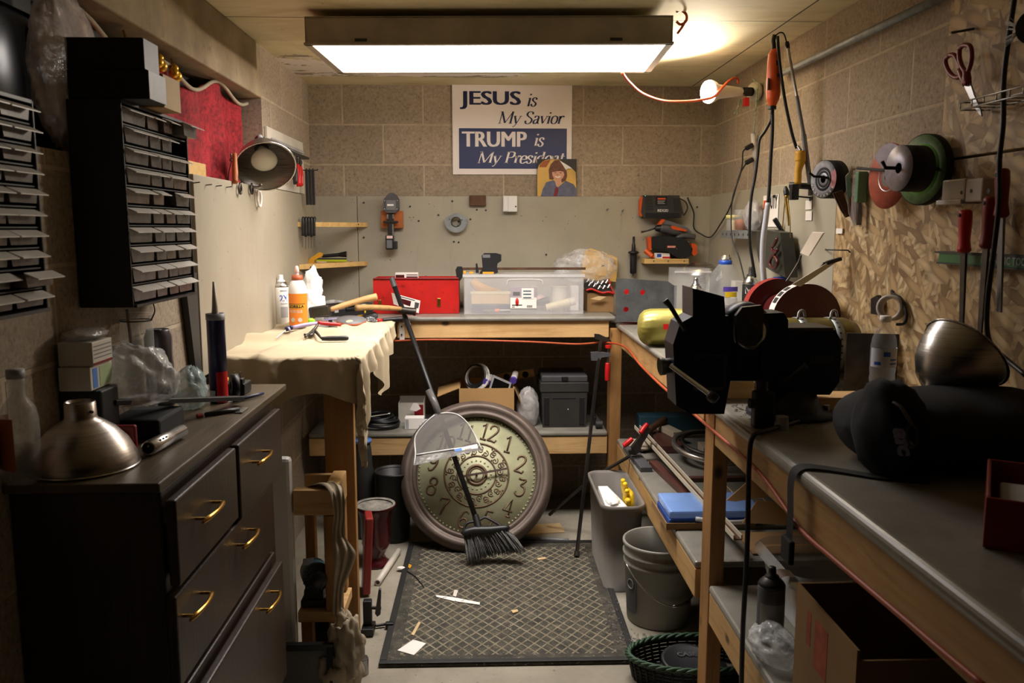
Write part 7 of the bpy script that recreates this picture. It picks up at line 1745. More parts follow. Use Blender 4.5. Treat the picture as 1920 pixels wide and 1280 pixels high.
b = B(); b.lathe([(.0468, L-.004), (.044, L+.006), (.03, L+.012), (0, L+.014)], ctr, ax, 32); part('bulb_face', b, 'bulbface', t, 'glowing bulb face')
lt = bpy.data.lights.new('flood_glow', 'SPOT'); lt.energy = FLOOD_WATTS; lt.color = (1, .86, .68); lt.spot_size = math.radians(165); lt.spot_blend = .8; lt.shadow_soft_size = .045
lo_ = bpy.data.objects.new('flood_glow', lt); COL.objects.link(lo_); lo_.parent = t; lo_.location = fc+ax*.03-ctr; lo_.rotation_euler = (ax+V((.1, .05, .4))).to_track_quat('-Z', 'Y').to_euler()
b = B(); q = ctr+ax*.045
b.box(q+V((0, -.02, -.045)), (.024, .02, .035), bev=.003); solo('plug', b, 'red', 'red plug hanging below the flood bulb socket', 'plug')
b = B(); b.tube([P(1166, 136, 3.05), P(1180, 154, 3.15), P(1205, 175, 3.3), P(1245, 189, 3.4), P(1290, 190, 3.44), P(1322, 186, 3.44), P(1340, 180, 3.44), P(1358, 160, 3.47), P(1374, 147, 3.53), P(1383, 148, 3.56), P(1384, 156, 3.58)], .0055, 8); solo('orange_cord', b, 'orangecord2', 'orange cord sagging from the ceiling light to the flood bulb', 'cord')
b = B(); b.tube([P(1391, 185, 3.585), P(1387, 198, 3.57), P(1380, 206, 3.57), P(1376, 213, 3.57)], .0028, 6); b.tube([P(1388, 186, 3.585), P(1384, 200, 3.58), P(1382, 215, 3.58)], .0028, 6); solo('ground_wire', b, 'wiregreen', 'green wires dangling below the flood bulb socket', 'wire')
b = B(); b.tube([P(1411, 148, 3.58), P(1421, 160, 3.56), P(1419, 180, 3.56), P(1416, 215, 3.57), P(1413, 250, 3.6)], .003, 6); solo('pull_cord', b, 'wiregreen', 'green and white twisted cord hanging from the ceramic socket to the power strip', 'cord')
# power strip
a = P(1412, 250, 3.62); c = P(1418, 318, 3.62)
t = thing('power_strip', 'clear capped power strip hanging below the flood bulb', 'power strip', c)
b = B(); b.tube([a, c], [.011, .013], 8, 1); part('body', b, 'frostwhite', t)
for y in (275, 302):
    p = P(1405, y, 3.61); b = B(); b.box(p, (.035, .022, .02), ry=-.5, bev=.004); part('plug', b, 'black', t)
b = B(); b.tube([P(1400, 277, 3.61), P(1393, 285, 3.6), P(1392, 305, 3.6), P(1387, 330, 3.6), P(1375, 365, 3.6), P(1371, 400, 3.6), P(1373, 450, 3.55), P(1385, 480, 3.5), P(1395, 520, 3.4), P(1402, 560, 3.35)], .0032, 6); solo('power_cable', b, 'black', 'thin black cable hanging from the power strip down behind the water jug', 'cable')
# ---------------------------------------------------------------- rotary tool on its pole
t = thing('rotary_tool', 'orange rotary tool hanging by its tail above the bench', 'rotary tool', P(1450, 200, 3.0))
D = 3.0
b = B(); b.tube(PL([(1451, 92), (1452, 100), (1451, 120), (1450, 150), (1450, 172), (1449, 186), (1448, 200)], D), [.012, .021, .023, .024, .025, .022, .012], 18); part('body', b, 'orange', t)
b = B(); b.box(P(1440.5, 158, D-.012), (.006, .03, .04), rz=-.3, bev=.002); part('badge', b, 'midgrey', t)
b = B(); b.box(P(1458, 118, D-.02), (.014, .006, .018), bev=.002); b.box(P(1459, 141, D-.022), (.01, .006, .012), bev=.002); part('switch', b, 'black', t)
b = B(); b.cyl(P(1448, 199, D), P(1447.5, 205, D), .0145, .0145, 16); b.cyl(P(1447.5, 205, D), P(1447, 214, D), .007, .007, 12); part('collet', b, 'black', t)
b = B(); b.tube(PL([(1451, 92), (1451, 84), (1450, 75), (1453, 66)], D), .008, 8); part('hanger', b, 'black', t)
b = B(); b.tube(PL([(1447, 213), (1445, 226), (1434, 247), (1424, 262), (1421, 290), (1416, 330), (1409, 368), (1406, 410), (1406, 455), (1411, 490), (1416, 520)], D+.05), .0055, 8); solo('power_cable', b, 'black', 'black cable curving from the rotary tool down to the spray can', 'cable')
b = B(); b.tube(PL([(1448.5, 206), (1448, 250), (1445, 300), (1443, 345), (1440, 382)], D), .0062, 10); solo('flex_shaft', b, 'black', 'straight black flexible shaft running down from the rotary tool', 'shaft')
b = B(); b.tube(PL([(1440, 380), (1436, 410), (1431, 450), (1430, 490), (1432, 520), (1434, 540)], D), [.0098, .0108, .0108], 12); solo('plastic_sleeve', b, 'tubeplastic', 'pale plastic sleeve over the lower end of the flexible shaft', 'sleeve')
t = thing('tool_hanger', 'telescopic steel hanger pole clamped beside the grinding discs', 'pole', PX(1520, 345, WR-.1))
D0, D1 = 3.0, 2.93
b = B(); b.cyl(P(1519, 345, D1), P(1507, 252, D1+.01), .0085, .0085, 12); part('lower_tube', b, 'steelgrey', t)
b = B(); b.cyl(P(1507, 252, D1+.01), P(1494, 180, D1+.02), .0065, .0065, 12); part('middle_tube', b, 'steelgrey', t)
b = B(); b.cyl(P(1494, 180, D1+.02), P(1477, 88, D0), .005, .005, 12); part('upper_tube', b, 'steel', t)
b = B(); b.tube([P(1478, 92, D0), P(1476, 84, D0), P(1475, 78, D0)], [.006, .0085, .007], 10); b.tube(PL([(1475, 80), (1470, 64), (1463, 61), (1456, 65), (1453, 68)], D0), .0025, 6); part('hook', b, 'black', t)
b = B(); b.tube([P(1480, 347, 2.96), P(1512, 349, 2.95), P(1528, 350, 2.94)], .011, 4, 1); b.box(P(1489, 360, 2.93), (.026, .03, .055), bev=.003); b.cyl(P(1494, 368, 2.95), P(1523, 371, 2.95), .003, .003, 8); b.box(P(1526, 373, 2.95), (.026, .03, .018), bev=.003); b.box(P(1524, 356, 2.96), (.02, .04, .04), bev=.003); part('bench_clamp', b, 'black', t)
b = B(); b.tube(PL([(1458, 68), (1460, 100), (1466, 150), (1474, 200), (1485, 250), (1491, 270), (1494, 278)], 2.97), .0058, 8); solo('flex_shaft', b, 'black', 'second black flexible shaft slanting to the yellow handpiece', 'shaft')
t = thing('handpiece', 'yellow wrapped handpiece standing in the black bench clamp', 'handpiece', P(1500, 345, 2.95))
b = B(); b.tube(PL([(1501, 283), (1501, 300), (1500, 306), (1497, 320), (1496, 345)], 2.94), [.0185, .019, .0155, .012, .0115], 16); part('grip', b, 'mustard', t)
b = B(); b.cyl(P(1496, 346, 2.94), P(1496, 353, 2.94), .0125, .0125, 14); part('collar', b, 'black', t)
b = B(); b.cyl(P(1501, 282, 2.94), P(1496, 274, 2.95), .006, .005, 10); part('ferrule', b, 'steel', t)
# little shelf of jars, hanging pliers, apron, papers on the grey wall board
XP = WR-.022
def box_wall(b, x0, y0, x1, y1, X, dep, bev=0):     # px rectangle on the side wall plane, built out by dep
    a = PX(x0, y0, X); c = PX(x1, y1, X)
    return b.lo(X-dep, min(a.y, c.y), min(a.z, c.z), X, max(a.y, c.y), max(a.z, c.z), bev)
a = PX(1378, 433, 1.10); c = PX(1445, 440, 1.10)
t = thing('metal_shelf', 'narrow perforated metal shelf holding jars on the grey wall board', 'shelf', (1.13, 3.6, a.z))
zs = P(1400, 432, 3.55).z
b = B(); b.lo(1.085, 3.36, zs-.034, 1.088, 3.80, zs); b.lo(1.088, 3.36, zs-.003, XP, 3.80, zs); part('angle', b, 'galv', t)
b = B()
for i in range(7): b.cyl((1.0845, 3.40+.06*i, zs-.017), (1.084, 3.40+.06*i, zs-.017), .006, .006, 10)
part('slot_pattern', b, 'dark', t)
t = thing('plastic_jar', 'clear jar with a pale yellow lid on the narrow metal shelf', 'jar', (1.12, 3.70, zs))
c = V((1.125, 3.73, zs+.0005)); b = B(); b.lathe([(0, 0), (.032, 0), (.034, .05), (0, .05)], c, n=24); part('body', b, 'clear', t); b = B(); b.lathe([(0, .051), (.036, .051), (.036, .068), (0, .068)], c, n=24); part('lid', b, 'paleyellow', t)
t = thing('plastic_jar', 'tall clear jar with brown contents at the middle of the metal shelf', 'jar', (1.12, 3.62, zs))
c = V((1.125, 3.62, zs+.0005)); b = B(); b.lathe([(0, 0), (.03, 0), (.032, .085), (.028, .09), (0, .09)], c, n=24); part('body', b, 'clear', t); b = B(); b.lathe([(0, .002), (.027, .002), (.028, .045), (0, .05)], c, n=20); part('contents', b, 'orangewood', t)
b = B(); b.lo(1.10, 3.66, zs+.0005, 1.118, 3.684, zs+.045, .002); solo('wood_offcut', b, 'cream', 'small pale wood piece between the jars on the metal shelf', 'offcut')
b = B(); b.blob((1.125, 3.47, zs+.06), (.032, .07, .065), .18, 3, 71, flat=zs+.0005, n=30, m=20, ridge=True); solo('parts_bag', b, 'bagdark', 'grey printed bag of parts standing on the metal shelf', 'bag')
t = thing('paper_notice', 'white notice with bold orange and black print behind the metal shelf', 'notice', PX(1445, 400, XP))
b = B(); box_wall(b, 1432, 367, 1458, 425, XP-.0005, .001); part('sheet', b, 'paper', t)
a = PX(1456, 375, XP); c = PX(1443, 390, XP)
b = B(); vs, fs = glyph_mesh('DUTY', .04, 0); fit(b, vs, fs, PX(1440, 392, XP-.002), (0, -1, 0), (0, 0, 1), abs(PX(1440, 380, XP).y-PX(1457, 380, XP).y), .055); part('lettering', b, 'black', t)
b = B(); box_wall(b, 1432, 376, 1439, 392, XP-.0017, .0006); part('print_block', b, 'orange', t)
for k, (y0, y1) in enumerate(((376, 392), (396, 413))):
    b = B(); box_wall(b, 1511, y0, 1522, y1, XP-.0005, .0008); solo('label', b, 'paper', ('upper', 'lower')[k]+' of two small white stickers on the grey wall board below the clamp', 'sticker')
b = B(); box_wall(b, 1570, 428, 1581, 438, XP-.0005, .004); solo('label', b, 'paper', 'white scrap of tape at the edge of the strand board', 'sticker')
t = thing('pliers', 'long nosed pliers hanging on a loop from the black clamp', 'pliers', PX(1475, 420, 1.08))
X = 1.06
def XL(pts, X): return [PX(x, y, X) for x, y in pts]
b = B(); b.tube(XL([(1473, 350), (1474, 358), (1475, 366)], X), [.005, .010, .009], 10); part('grip', b, 'black', t)
b = B(); b.tube(XL([(1475, 366), (1475, 380), (1477, 400), (1479, 423)], X), [.008, .0075, .005, .0025], 8); part('jaw', b, 'brass2', t)
b = B(); b.tube(XL([(1473, 368), (1470, 395), (1467, 428)], X), .0018, 6); b.tube(XL([(1476, 368), (1481, 410), (1482, 446)], X), .0018, 6); part('chain', b, 'brass2', t)
t = thing('tool_bag', 'dark leather pouch with a braided cord hanging on the grey wall board', 'pouch', PX(1470, 520, XP))
b = B(); q = XL([(1440, 436), (1455, 430), (1486, 436), (1492, 480), (1496, 520), (1470, 508), (1445, 492), (1438, 460)], XP-.02); n = len(q)
b.add(q+[p+V((-.05, -.01, 0)) for p in q], [list(range(n)), list(range(n, 2*n))]+[[i, (i+1) % n, n+(i+1) % n, n+i] for i in range(n)]); part('body', b, 'leatherdark', t)
b = B(); b.tube(XL([(1457, 447), (1452, 458), (1447, 464), (1450, 471), (1458, 468), (1452, 476), (1445, 485), (1444, 497), (1452, 503), (1458, 492), (1452, 480)], XP-.085), .006, 8); part('braided_cord', b, 'maroon', t)
t = thing('torch_nozzle', 'brass torch nozzle with a bent black tube standing on the bench', 'torch', P(1473, 520, 3.2))
b = B(); b.tube(PL([(1473, 480), (1473, 485), (1473, 500), (1472, 507)], 3.2), [.008, .016, .0175, .017], 16); part('brass_body', b, 'brass2', t)
b = B(); b.tube(PL([(1473, 482), (1473, 465), (1472, 447), (1466, 433), (1456, 416), (1452, 410)], 3.2), [.004, .004, .0055, .008, .0095, .009], 10); part('tube', b, 'black', t)
b = B(); p = P(1473, 508, 3.2); b.lathe([(0, 0), (.017, 0), (.02, -.02), (0, -.02)], p, n=16); b.lathe([(0, -.021), (.046, -.025), (.052, -.04), (.05, FT+.0005-p.z), (0, FT+.0005-p.z)], p, n=28); part('blue_canister', b, 'blue', t)
b = B(); p = P(1461, 506, 3.2); b.cyl(p, p+V((0, 0, .02)), .008, .008, 12); part('valve', b, 'cream', t)
# ---------------------------------------------------------------- things on the far part of the side bench
t = thing('clear_container', 'clear plastic container of wire bits behind the drilled steel plate', 'container', P(1297, 590, 3.75))
a = P(1264, 590, 3.78); c = P(1332, 503, 3.78)
b = B(); x0, x1, zt = a.x, c.x, c.z; b.lo(x0, 3.78, FT+.001, x0+.003, 3.92, zt); b.lo(x1-.003, 3.78, FT+.001, x1, 3.92, zt); b.lo(x0+.003, 3.78, FT+.001, x1-.003, 3.783, zt); b.lo(x0+.003, 3.917, FT+.001, x1-.003, 3.92, zt); b.lo(x0+.003, 3.783, FT+.001, x1-.003, 3.917, FT+.004); part('body', b, 'clear', t)
b = B(); b.lo(x0-.004, 3.774, zt-.02, x1+.004, 3.7795, zt-.012); part('lip', b, 'clearedge', t)
b = B()
for i in range(26):
    p = V((random.uniform(x0+.01, x1-.02), random.uniform(3.8, 3.9), FT+.008)); b.tube([p, p+V((random.uniform(-.03, .05), random.uniform(-.01, .01), random.uniform(.01, .08)))], .0012, 4, 1)
solo('wire_bits', b, 'copperwire', 'copper and steel wire bits in the clear container', 'wire', None, 'stuff')
t = thing('lamp_reflector', 'silver reflector dome behind the clear container under the orange sander', 'lamp reflector', P(1315, 497, 4.1))
c = P(1312, 505, 4.08); b = B(); b.lathe([(.0, .035), (.03, .034), (.06, .024), (.08, .008), (.088, -.01), (.09, -.015)], c, (-.05, -.1, 1), 36); part('shade', b, 'alu', t)
b = B(); b.lathe([(0, -.02), (.03, -.02), (.03, FT+.001-c.z), (0, FT+.001-c.z)], c, n=20); part('neck', b, 'alu', t)
spray('spray_can', 1292, 1321, 520, 600, FT, 'white spray can with a silver dome in front of the water jug', 'white', 'steel', True, D=3.42)
g = P(1357, 585, 3.45); g.z = FT; r = (P(1392, 560, 3.45).x-P(1322, 560, 3.45).x)/2; h = P(1357, 481, 3.45).z-FT
t = thing('water_jug', 'large clear water jug with a blue ring on the neck behind the vise', 'jug', g)
b = B(); b.lathe([(0, .002), (r*.9, .002), (r, .012), (r, h*.3), (r*.96, h*.33), (r, h*.36), (r, h*.55), (r*.93, h*.66), (r*.7, h*.8), (r*.36, h*.9), (r*.28, h*.92), (r*.27, h*.985), (r*.24, h)], g, n=36); part('body', b, 'water', t)
b = B(); b.lathe([(r*.3, h*.895), (r*.34, h*.9), (r*.34, h*.95), (r*.3, h*.955)], g, n=30); part('neck_ring', b, 'blue', t)
b = B(); b.lathe([(r*.29, h*.955), (r*.29, h*.985), (r*.22, h*.99), (r*.22, h*1.02), (0, h*1.02)], g, n=26); part('cap', b, 'chrome2', t)
b = B(); wrapped(b, g, r*1.008, h*.57, h*.63, -20, 25); part('label_band', b, 'purple', t)
b = B(); wrapped(b, g, r*1.008, h*.5, h*.565, -14, 22); part('label_band', b, 'yellow', t)
b = B(); wrapped(b, g, r*1.008, h*.4, h*.49, -20, 25); wrapped(b, g, r*1.008, h*.2, h*.36, -20, 25); part('label', b, 'clearedge2', t)
t = thing('carton', 'white carton with a dark edge standing beside the water jug', 'box', P(1385, 590, 3.6)); a = P(1376, 590, 3.62); c = P(1395, 527, 3.62); b = B(); b.lo(a.x, 3.62, FT+.001, c.x, 3.68, c.z, .002); part('body', b, 'offwhite', t)
t, g, r, h, bd = spray('spray_can', 1395, 1424, 500, 590, FT, 'black spray can with white lettering beside the water jug', 'blackmatte', 'dark', D=3.36)
b = B(); curved_words(b, 'Duck-Seal', g, r*1.01, h*.62, h*.71, -55, 55, .03); part('lettering', b, 'white', bd)
b = B(); curved_words(b, 'undercoat', g, r*1.01, h*.33, h*.43, -62, 62, .02, .2); part('lettering', b, 'white', bd)
b = B(); wrapped(b, g, r*1.006, h*.02, h*.26, -85, 85, 16); part('label', b, 'galv', bd, 'grey lower band')
# bench grinder
gx, gy = 1.045, 2.79
gz = 1.14
t = thing('bench_grinder', 'maroon bench grinder with white guard band and tilted eye shields', 'bench grinder', (gx, gy, FT))
b = B(); b.lathe([(0, -.10), (.055, -.10), (.062, -.09), (.062, .09), (.055, .10), (0, .10)], (gx, gy, gz), (0, 1, 0), 30); part('motor', b, 'maroon', t)
b = B(); b.lo(gx-.06, gy-.1, FT+.0005, gx+.06, gy+.1, FT+.03, .006); b.lo(gx-.035, gy-.07, FT+.03, gx+.035, gy+.07, gz-.05, .004); part('base', b, 'dark', t)
for sgn, yy in ((-1, gy-.155), (1, gy+.115)):
    R_g = .112; a0, a1 = math.radians(-25), math.radians(200)
    b = B(); nseg = 30
    def gp(r, a, y): return V((gx-math.cos(a)*r*-1, y, gz+math.sin(a)*r))
    ang = [math.radians(-60)+math.radians(255)*i/nseg for i in range(nseg+1)]
    for y in (yy, yy+.045):
        vs = [V((gx, y, gz))]+[gp(R_g, a, y) for a in ang]; b.add(vs, [[0, i+1, i+2] for i in range(nseg)])
    gd = part('guard', b, 'maroon', t, 'maroon wheel guard')
    b = B(); vs = [gp(R_g+.001, a, y) for a in ang for y in (yy-.001, yy+.046)]; b.add(vs, [[2*i, 2*i+2, 2*i+3, 2*i+1] for i in range(nseg)], True); part('guard_band', b, 'signwhite' if sgn < 0 else 'redbright', gd, 'white painted band' if sgn < 0 else None)
    if sgn < 0:
        for k in range(3):
            b = B(); aa = [math.radians(118+k*13), math.radians(118+k*13+10)]; vs = [gp(R_g+.002, a, y) for a in aa for y in (yy+.008, yy+.038)]; b.add(vs, [[0, 2, 3, 1]]); part('label', b, 'blackmatte', gd)
    b = B(); b.cyl((gx, yy+.008, gz), (gx, yy+.037, gz), .10, .10, 36); part('wheel', b, 'grey', t, 'grey grinding wheel')
for (q, arm) in ((XL([(1500, 474), (1516, 480), (1543, 437), (1522, 436)], 1.05), [(1474, 528), (1480, 520), (1497, 492), (1502, 478)]), (PL([(1484, 533), (1500, 537), (1566, 492), (1558, 488)], 2.62), [(1498, 534), (1520, 518), (1540, 500), (1546, 492)])):
    n = len(q); b = B(); b.add(q+[p+V((.004, -.006, .003)) for p in q], [list(range(n)), list(range(n, 2*n))]+[[i, (i+1) % n, n+(i+1) % n, n+i] for i in range(n)]); part('eye_shield', b, 'shield', t, 'pale clear eye shield')
    b = B(); b.tube(PL(arm, q[0].y+.01), .004, 6); part('shield_arm', b, 'darksteel', t)
b = B(); b.box(PL([(1563, 489)], 2.62)[0], (.05, .02, .012), ry=-.3, bev=.003); part('shield_knob', b, 'black', t)
b = B(); b.tube([PX(1548, 468, XP-.0), PX(1548, 467, XP-.05)], .002, 6, 1); b.tube([P(1549, 468, 2.66), P(1590, 469, 2.6), P(1594, 473, 2.6)], .0025, 6, 1); solo('hook_wire', b, 'dark', 'thin wire hook sticking out over the bench grinder', 'hook')
# gold wrapped bundle
p0 = P(1198, 603, 3.14)
zc3 = FT+.072
t = thing('gold_bundle', 'shiny gold wrapped bundle with a gathered end lying across the bench', 'bundle', (.8, 3.1, FT))
prof = [(0, 0), (.028, .001), (.048, .008), (.062, .022), (.069, .045), (.071, .08), (.071, .42), (.06, .45), (0, .46)]
b = B(); st = len(b.v); b.lathe(prof, (.585, 3.12, zc3), (1, -.06, 0), 44)
for p in b.v:
    f = max(0, 1-(p.x-.585)/.07); a = math.atan2(p.z-zc3, p.y-3.12); k = 1+.06*f*math.sin(a*17); p.y = 3.12+(p.y-3.12)*k; p.z = max(FT+.001, zc3+(p.z-zc3)*k)
part('wrap', b, 'goldwrap', t)
b = B(); b.prism([(0, 0), (.02, 0), (.02, .02), (0, .02)], (.665, 3.035, zc3+.0), (1, 0, 0), (0, .3, 1), -.0015); b.prism([(0, 0), (.018, 0), (.018, .022), (0, .022)], (.688, 3.037, zc3-.03), (1, 0, 0), (0, .1, 1), -.0015); part('red_print', b, 'red', t)
# ---------------------------------------------------------------- olive cylinder with perforated straps
t = thing('gas_cylinder', 'olive cylinder with perforated metal straps lying behind the vise', 'cylinder', (.98, 2.5, NT))
cy_, cz_ = 2.48, FT+.088
b = B(); b.lathe([(0, 0), (.04, .004), (.07, .02), (.085, .045), (.086, .06), (.086, .30), (.075, .33), (.03, .345), (0, .346)], (.80, cy_, cz_), (1, 0.02, 0), 40); part('body', b, 'olive', t)
b = B(); q = V((1.01, cy_-.082, cz_-.03)); b.lathe([(0, 0), (.026, 0), (.03, -.004), (.0, -.006)], q, (0, -1, -.3), 26); part('badge', b, 'brass2', t)
for x in (.96, 1.06):
    b = B(); b.lathe([(.0865, -.012), (.0885, -.012), (.0885, .012), (.0865, .012)], (x, cy_+.003, cz_), (1, .02, 0), 40)
    b.tube([(x-.012, cy_-.02, cz_+.086), (x-.005, cy_-.01, cz_+.105), (x+.012, cy_, cz_+.108), (x+.02, cy_+.005, cz_+.088)], .004, 6)
    sp = part('strap', b, 'galv', t, 'perforated metal strap')
    b = B()
    for k in range(10):
        a = math.radians(95+k*13); d = V((0, math.cos(a), math.sin(a))); b.cyl(V((x, cy_+.003, cz_))+d*.0884, V((x, cy_+.003, cz_))+d*.0892, .0035, .0035, 8)
    part('hole_pattern', b, 'dark', sp)
b = B(); b.lo(.78, 2.10, NT+.001, 1.155, 2.19, NT+.04, .003); solo('wood_beam', b, 'pine_x', 'pine offcut beam lying behind the water bottle on the near bench', 'beam')
b = B(); b.box((1.10, 2.29, 1.05), (.14, .01, .17), rz=-.25, bev=.002); solo('metal_sheet', b, 'darksteel', 'dark metal sheet standing between the water bottle and the strand board', 'sheet')
# ---------------------------------------------------------------- bench vise
t = thing('bench_vise', 'heavy dark blue bench vise with a chrome handle at the bench corner', 'vise', (.72, 2.1, NT))
D = 2.03
def vx(px): return P(px, 680, D).x
def vz(py): return P(1400, py, D).z
b = B(); b.pp([(1262, 646), (1275, 606), (1300, 592), (1366, 592), (1372, 620), (1372, 700), (1358, 776), (1296, 776), (1268, 760)], D, .10); b.box(P(1320, 690, D+.05), (.09, .125, .10), bev=.012); part('moving_jaw', b, 'visecast', t)
b = B(); b.pp([(1299, 540), (1358, 556), (1361, 600), (1361, 640), (1344, 612), (1299, 604)], D-.005, .11); part('jaw_block', b, 'visecast', t)
b = B(); b.pb(1340, 642, 1475, 716, D+.02, .075, .008); part('slide_bar', b, 'visecast', t)
b = B(); b.pp([(1380, 590), (1470, 586), (1478, 600), (1478, 650), (1440, 660), (1420, 668), (1380, 668)], D+.005, .09); b.pp([(1425, 640), (1480, 618), (1566, 618), (1578, 640), (1574, 716), (1556, 740), (1450, 740), (1430, 716)], D, .11); part('fixed_body', b, 'visecast', t)
b = B(); b.pb(1478, 614, 1564, 622, D-.003, .112, .003); part('anvil', b, 'darksteel', t, 'bare metal anvil top')
b = B(); b.pp([(1380, 592), (1392, 576), (1428, 572), (1432, 580), (1430, 632), (1418, 648), (1398, 650), (1382, 640)], D-.012, .016); part('jaw_plate', b, 'darksteel', t, 'worn grey jaw plate')
c = P(1396, 611, D+.055); b = B(); b.lathe([(0, -.045), (.05, -.045), (.062, -.03), (.062, .03), (.05, .045), (0, .045)], c, (.15, 1, 0), 36); part('pipe_jaw', b, 'visecast', t)
b = B(); b.lathe([(.0, -.056), (.034, -.052), (.046, -.046), (.05, -.035)], c+V((0, -.002, -.012)), (.15, 1, 0), 32); part('bright_face', b, 'chrome2', t, 'bright worn steel face')
b = B(); a = P(1237, 687, D+.04); e = P(1300, 680, D+.05); b.cyl(a, e, .0195, .0195, 24); b.cyl(a, a+(e-a).normalized()*.012, .023, .023, 24); part('screw_end', b, 'darksteel', t)
b = B(); p = P(1258, 685, D-.0); q = P(1335, 742, D-.09); b.cyl(p, q, .0068, .0068, 14); hd_ = part('handle', b, 'chrome', t, 'chrome tommy bar')
b = B(); d_ = (q-p).normalized(); b.lathe([(0, -.008), (.012, -.008), (.0145, -.003), (.0145, .008), (.011, .014), (0, .015)], q, d_, 18); part('end_knob', b, 'black', hd_)
b = B(); c = V((vx(1500), D+.055, NT)); b.lathe([(0, .0005), (.11, .0005), (.11, .012), (.085, .02), (.07, .04), (.06, vz(735)-NT), (0, vz(735)-NT)], c, n=36); part('swivel_base', b, 'visecast', t)
for sx in (-.085, .085):
    b = B(); b.cyl((c.x+sx, c.y-.03, NT+.013), (c.x+sx, c.y-.03, NT+.03), .009, .009, 6); part('bolt', b, 'steel', t)
b = B(); b.tube([P(1470, 715, D-.02), P(1490, 700, D-.035), P(1512, 684, D-.04)], [.006, .005, .008], 10); part('lock_lever', b, 'darksteel', t)
b = B(); b.box(P(1540, 674, D-.003), (.06, .004, .02), bev=.001); part('name_plate', b, 'darksteel', t)
b = B(); b.tube([P(1284, 618, D-.02), P(1275, 604, D-.03), P(1258, 576, D-.03), P(1247, 563, D-.03)], [.006, .0055, .006, .0085], 10); solo('hex_key', b, 'black', 'black socket wrench leaning up against the vise jaw', 'wrench')
b = B(); q = P(1422, 735, D-.06)
b.lo(q.x-.02, 1.93, NT+.0005, q.x+.03, 1.965, NT+.09, .006); b.cyl((q.x, 1.945, NT+.09), (q.x, 1.945, NT+.115), .014, .014, 12); b.cyl((q.x-.03, 1.945, NT+.06), (q.x-.02, 1.945, NT+.06), .012, .012, 10); solo('swivel_clamp', b, 'black', 'small dark clamp block bolted in front of the vise base', 'clamp')
b = B(); b.cyl((q.x+.045, 1.925, NT+.0005), (q.x+.045, 1.925, NT+.032), .017, .015, 18); solo('bottle_cap', b, 'lgrey', 'small grey cap standing in front of the vise base', 'cap')
b = B()
for i in range(160):
    p = V((random.uniform(.66, .80), random.uniform(1.95, 2.2), NT+.001)); a = random.uniform(0, 6.28); l = random.uniform(.003, .01); b.tube([p, p+V((math.cos(a)*l, math.sin(a)*l, .001))], .0008, 4, 1)
solo('metal_filings', b, 'darksteel', 'dark metal filings sprinkled on the bench nose by the vise', 'filings', None, 'stuff')
# ---------------------------------------------------------------- bottle, reflector, bag, strap, red tray on the near bench
c = V((1.062, 2.145, NT+.0405)); h = P(1670, 592, 2.145).z-c.z; r = .033
t = thing('water_bottle', 'small clear water bottle with a white cap beside the silver reflector', 'bottle', c)
b = B(); b.lathe([(0, .001), (r*.85, .001), (r, .008), (r*.93, .03), (r, .04), (r*.95, .055), (r, .065), (r, h*.62), (r*.9, h*.72), (r*.6, h*.84), (r*.4, h*.9), (r*.4, h*.93)], c, n=32); part('body', b, 'water', t)
b = B(); b.lathe([(0, h*.925), (r*.44, h*.925), (r*.44, h), (0, h)], c, n=24); part('cap', b, 'paper', t)
b = B(); wrapped(b, c, r*1.012, h*.36, h*.6, -90, 90, 20); lb2 = part('label', b, 'bottlelabel', t, 'pale label with blue print')
b = B(); wrapped(b, c, r*1.02, h*.5, h*.56, -25, 5, 6); wrapped(b, c, r*1.02, h*.4, h*.42, 5, 45, 6); wrapped(b, c, r*1.02, h*.45, h*.47, 5, 45, 6); wrapped(b, c, r*1.02, h*.39, h*.43, -65, -35, 6); part('print_block', b, 'blue', lb2)
nk = P(1742, 716, 1.72); rim = P(1815, 662, 1.76)
d = V((.62, .2, .52)).normalized()
nk = P(1748, 726, 1.70)
t = thing('lamp_reflector', 'shiny aluminium lamp reflector tipped on its side above the dark bag', 'lamp reflector', nk)
pr_ = [(.013, -.03), (.015, -.006), (.03, .0), (.05, .014), (.072, .042), (.086, .075), (.092, .108), (.094, .112)]
b = B(); b.lathe(pr_, nk, d, 44); b.lathe([(max(.002, r-.002), z+.002) for r, z in pr_][::-1], nk, d, 44); part('shade', b, 'alushade', t)
b = B(); b.tor(nk+d*.112, d, .094, .0026, 44, 8); part('rim', b, 'alu', t)
b = B(); q = nk-d*.018; b.cyl(q+V((-.012, -.01, .006)), q+V((-.018, -.014, .009)), .005, .005, 10); part('set_screw', b, 'darksteel', t)
t = thing('equipment_bag', 'dark navy equipment bag with a worn logo lying on the near bench', 'bag', (.96, 1.62, NT))
b = B()
def bagp(u, v):
    a = 2*math.pi*v; e = max(0.001, min(1, 6*u*(1-u)+.25)); e = min(1, (1-abs(2*u-1)**6))**.5
    x = .735+u*.44; r1, r2 = .155*e, .078*e
    w_ = 1+.05*noise.noise(V((u*7, math.cos(a)*1.5, math.sin(a)*1.5)))
    return V((min(x, 1.16), 1.63+r1*w_*math.cos(a), max(NT+.001, NT+.078+r2*w_*math.sin(a))))
b.grid(bagp, 40, 36); part('body', b, 'navycloth', t)
b = B(); b.blob((.79, 1.56, NT+.095), (.06, .08, .10), .15, 2, 8, flat=NT+.001); part('side_pocket', b, 'navycloth', t)
b = B(); b.tor((.79, 1.468, NT+.10), (.25, -1, .2), .02, .003, 20, 6, sx=.6); part('buckle', b, 'dark', t)
b = B(); b.tube([(.752, 1.6, NT+.13), (.77, 1.5, NT+.155), (.79, 1.47, NT+.12)], .0035, 6); part('zip_line', b, 'midgrey', t)
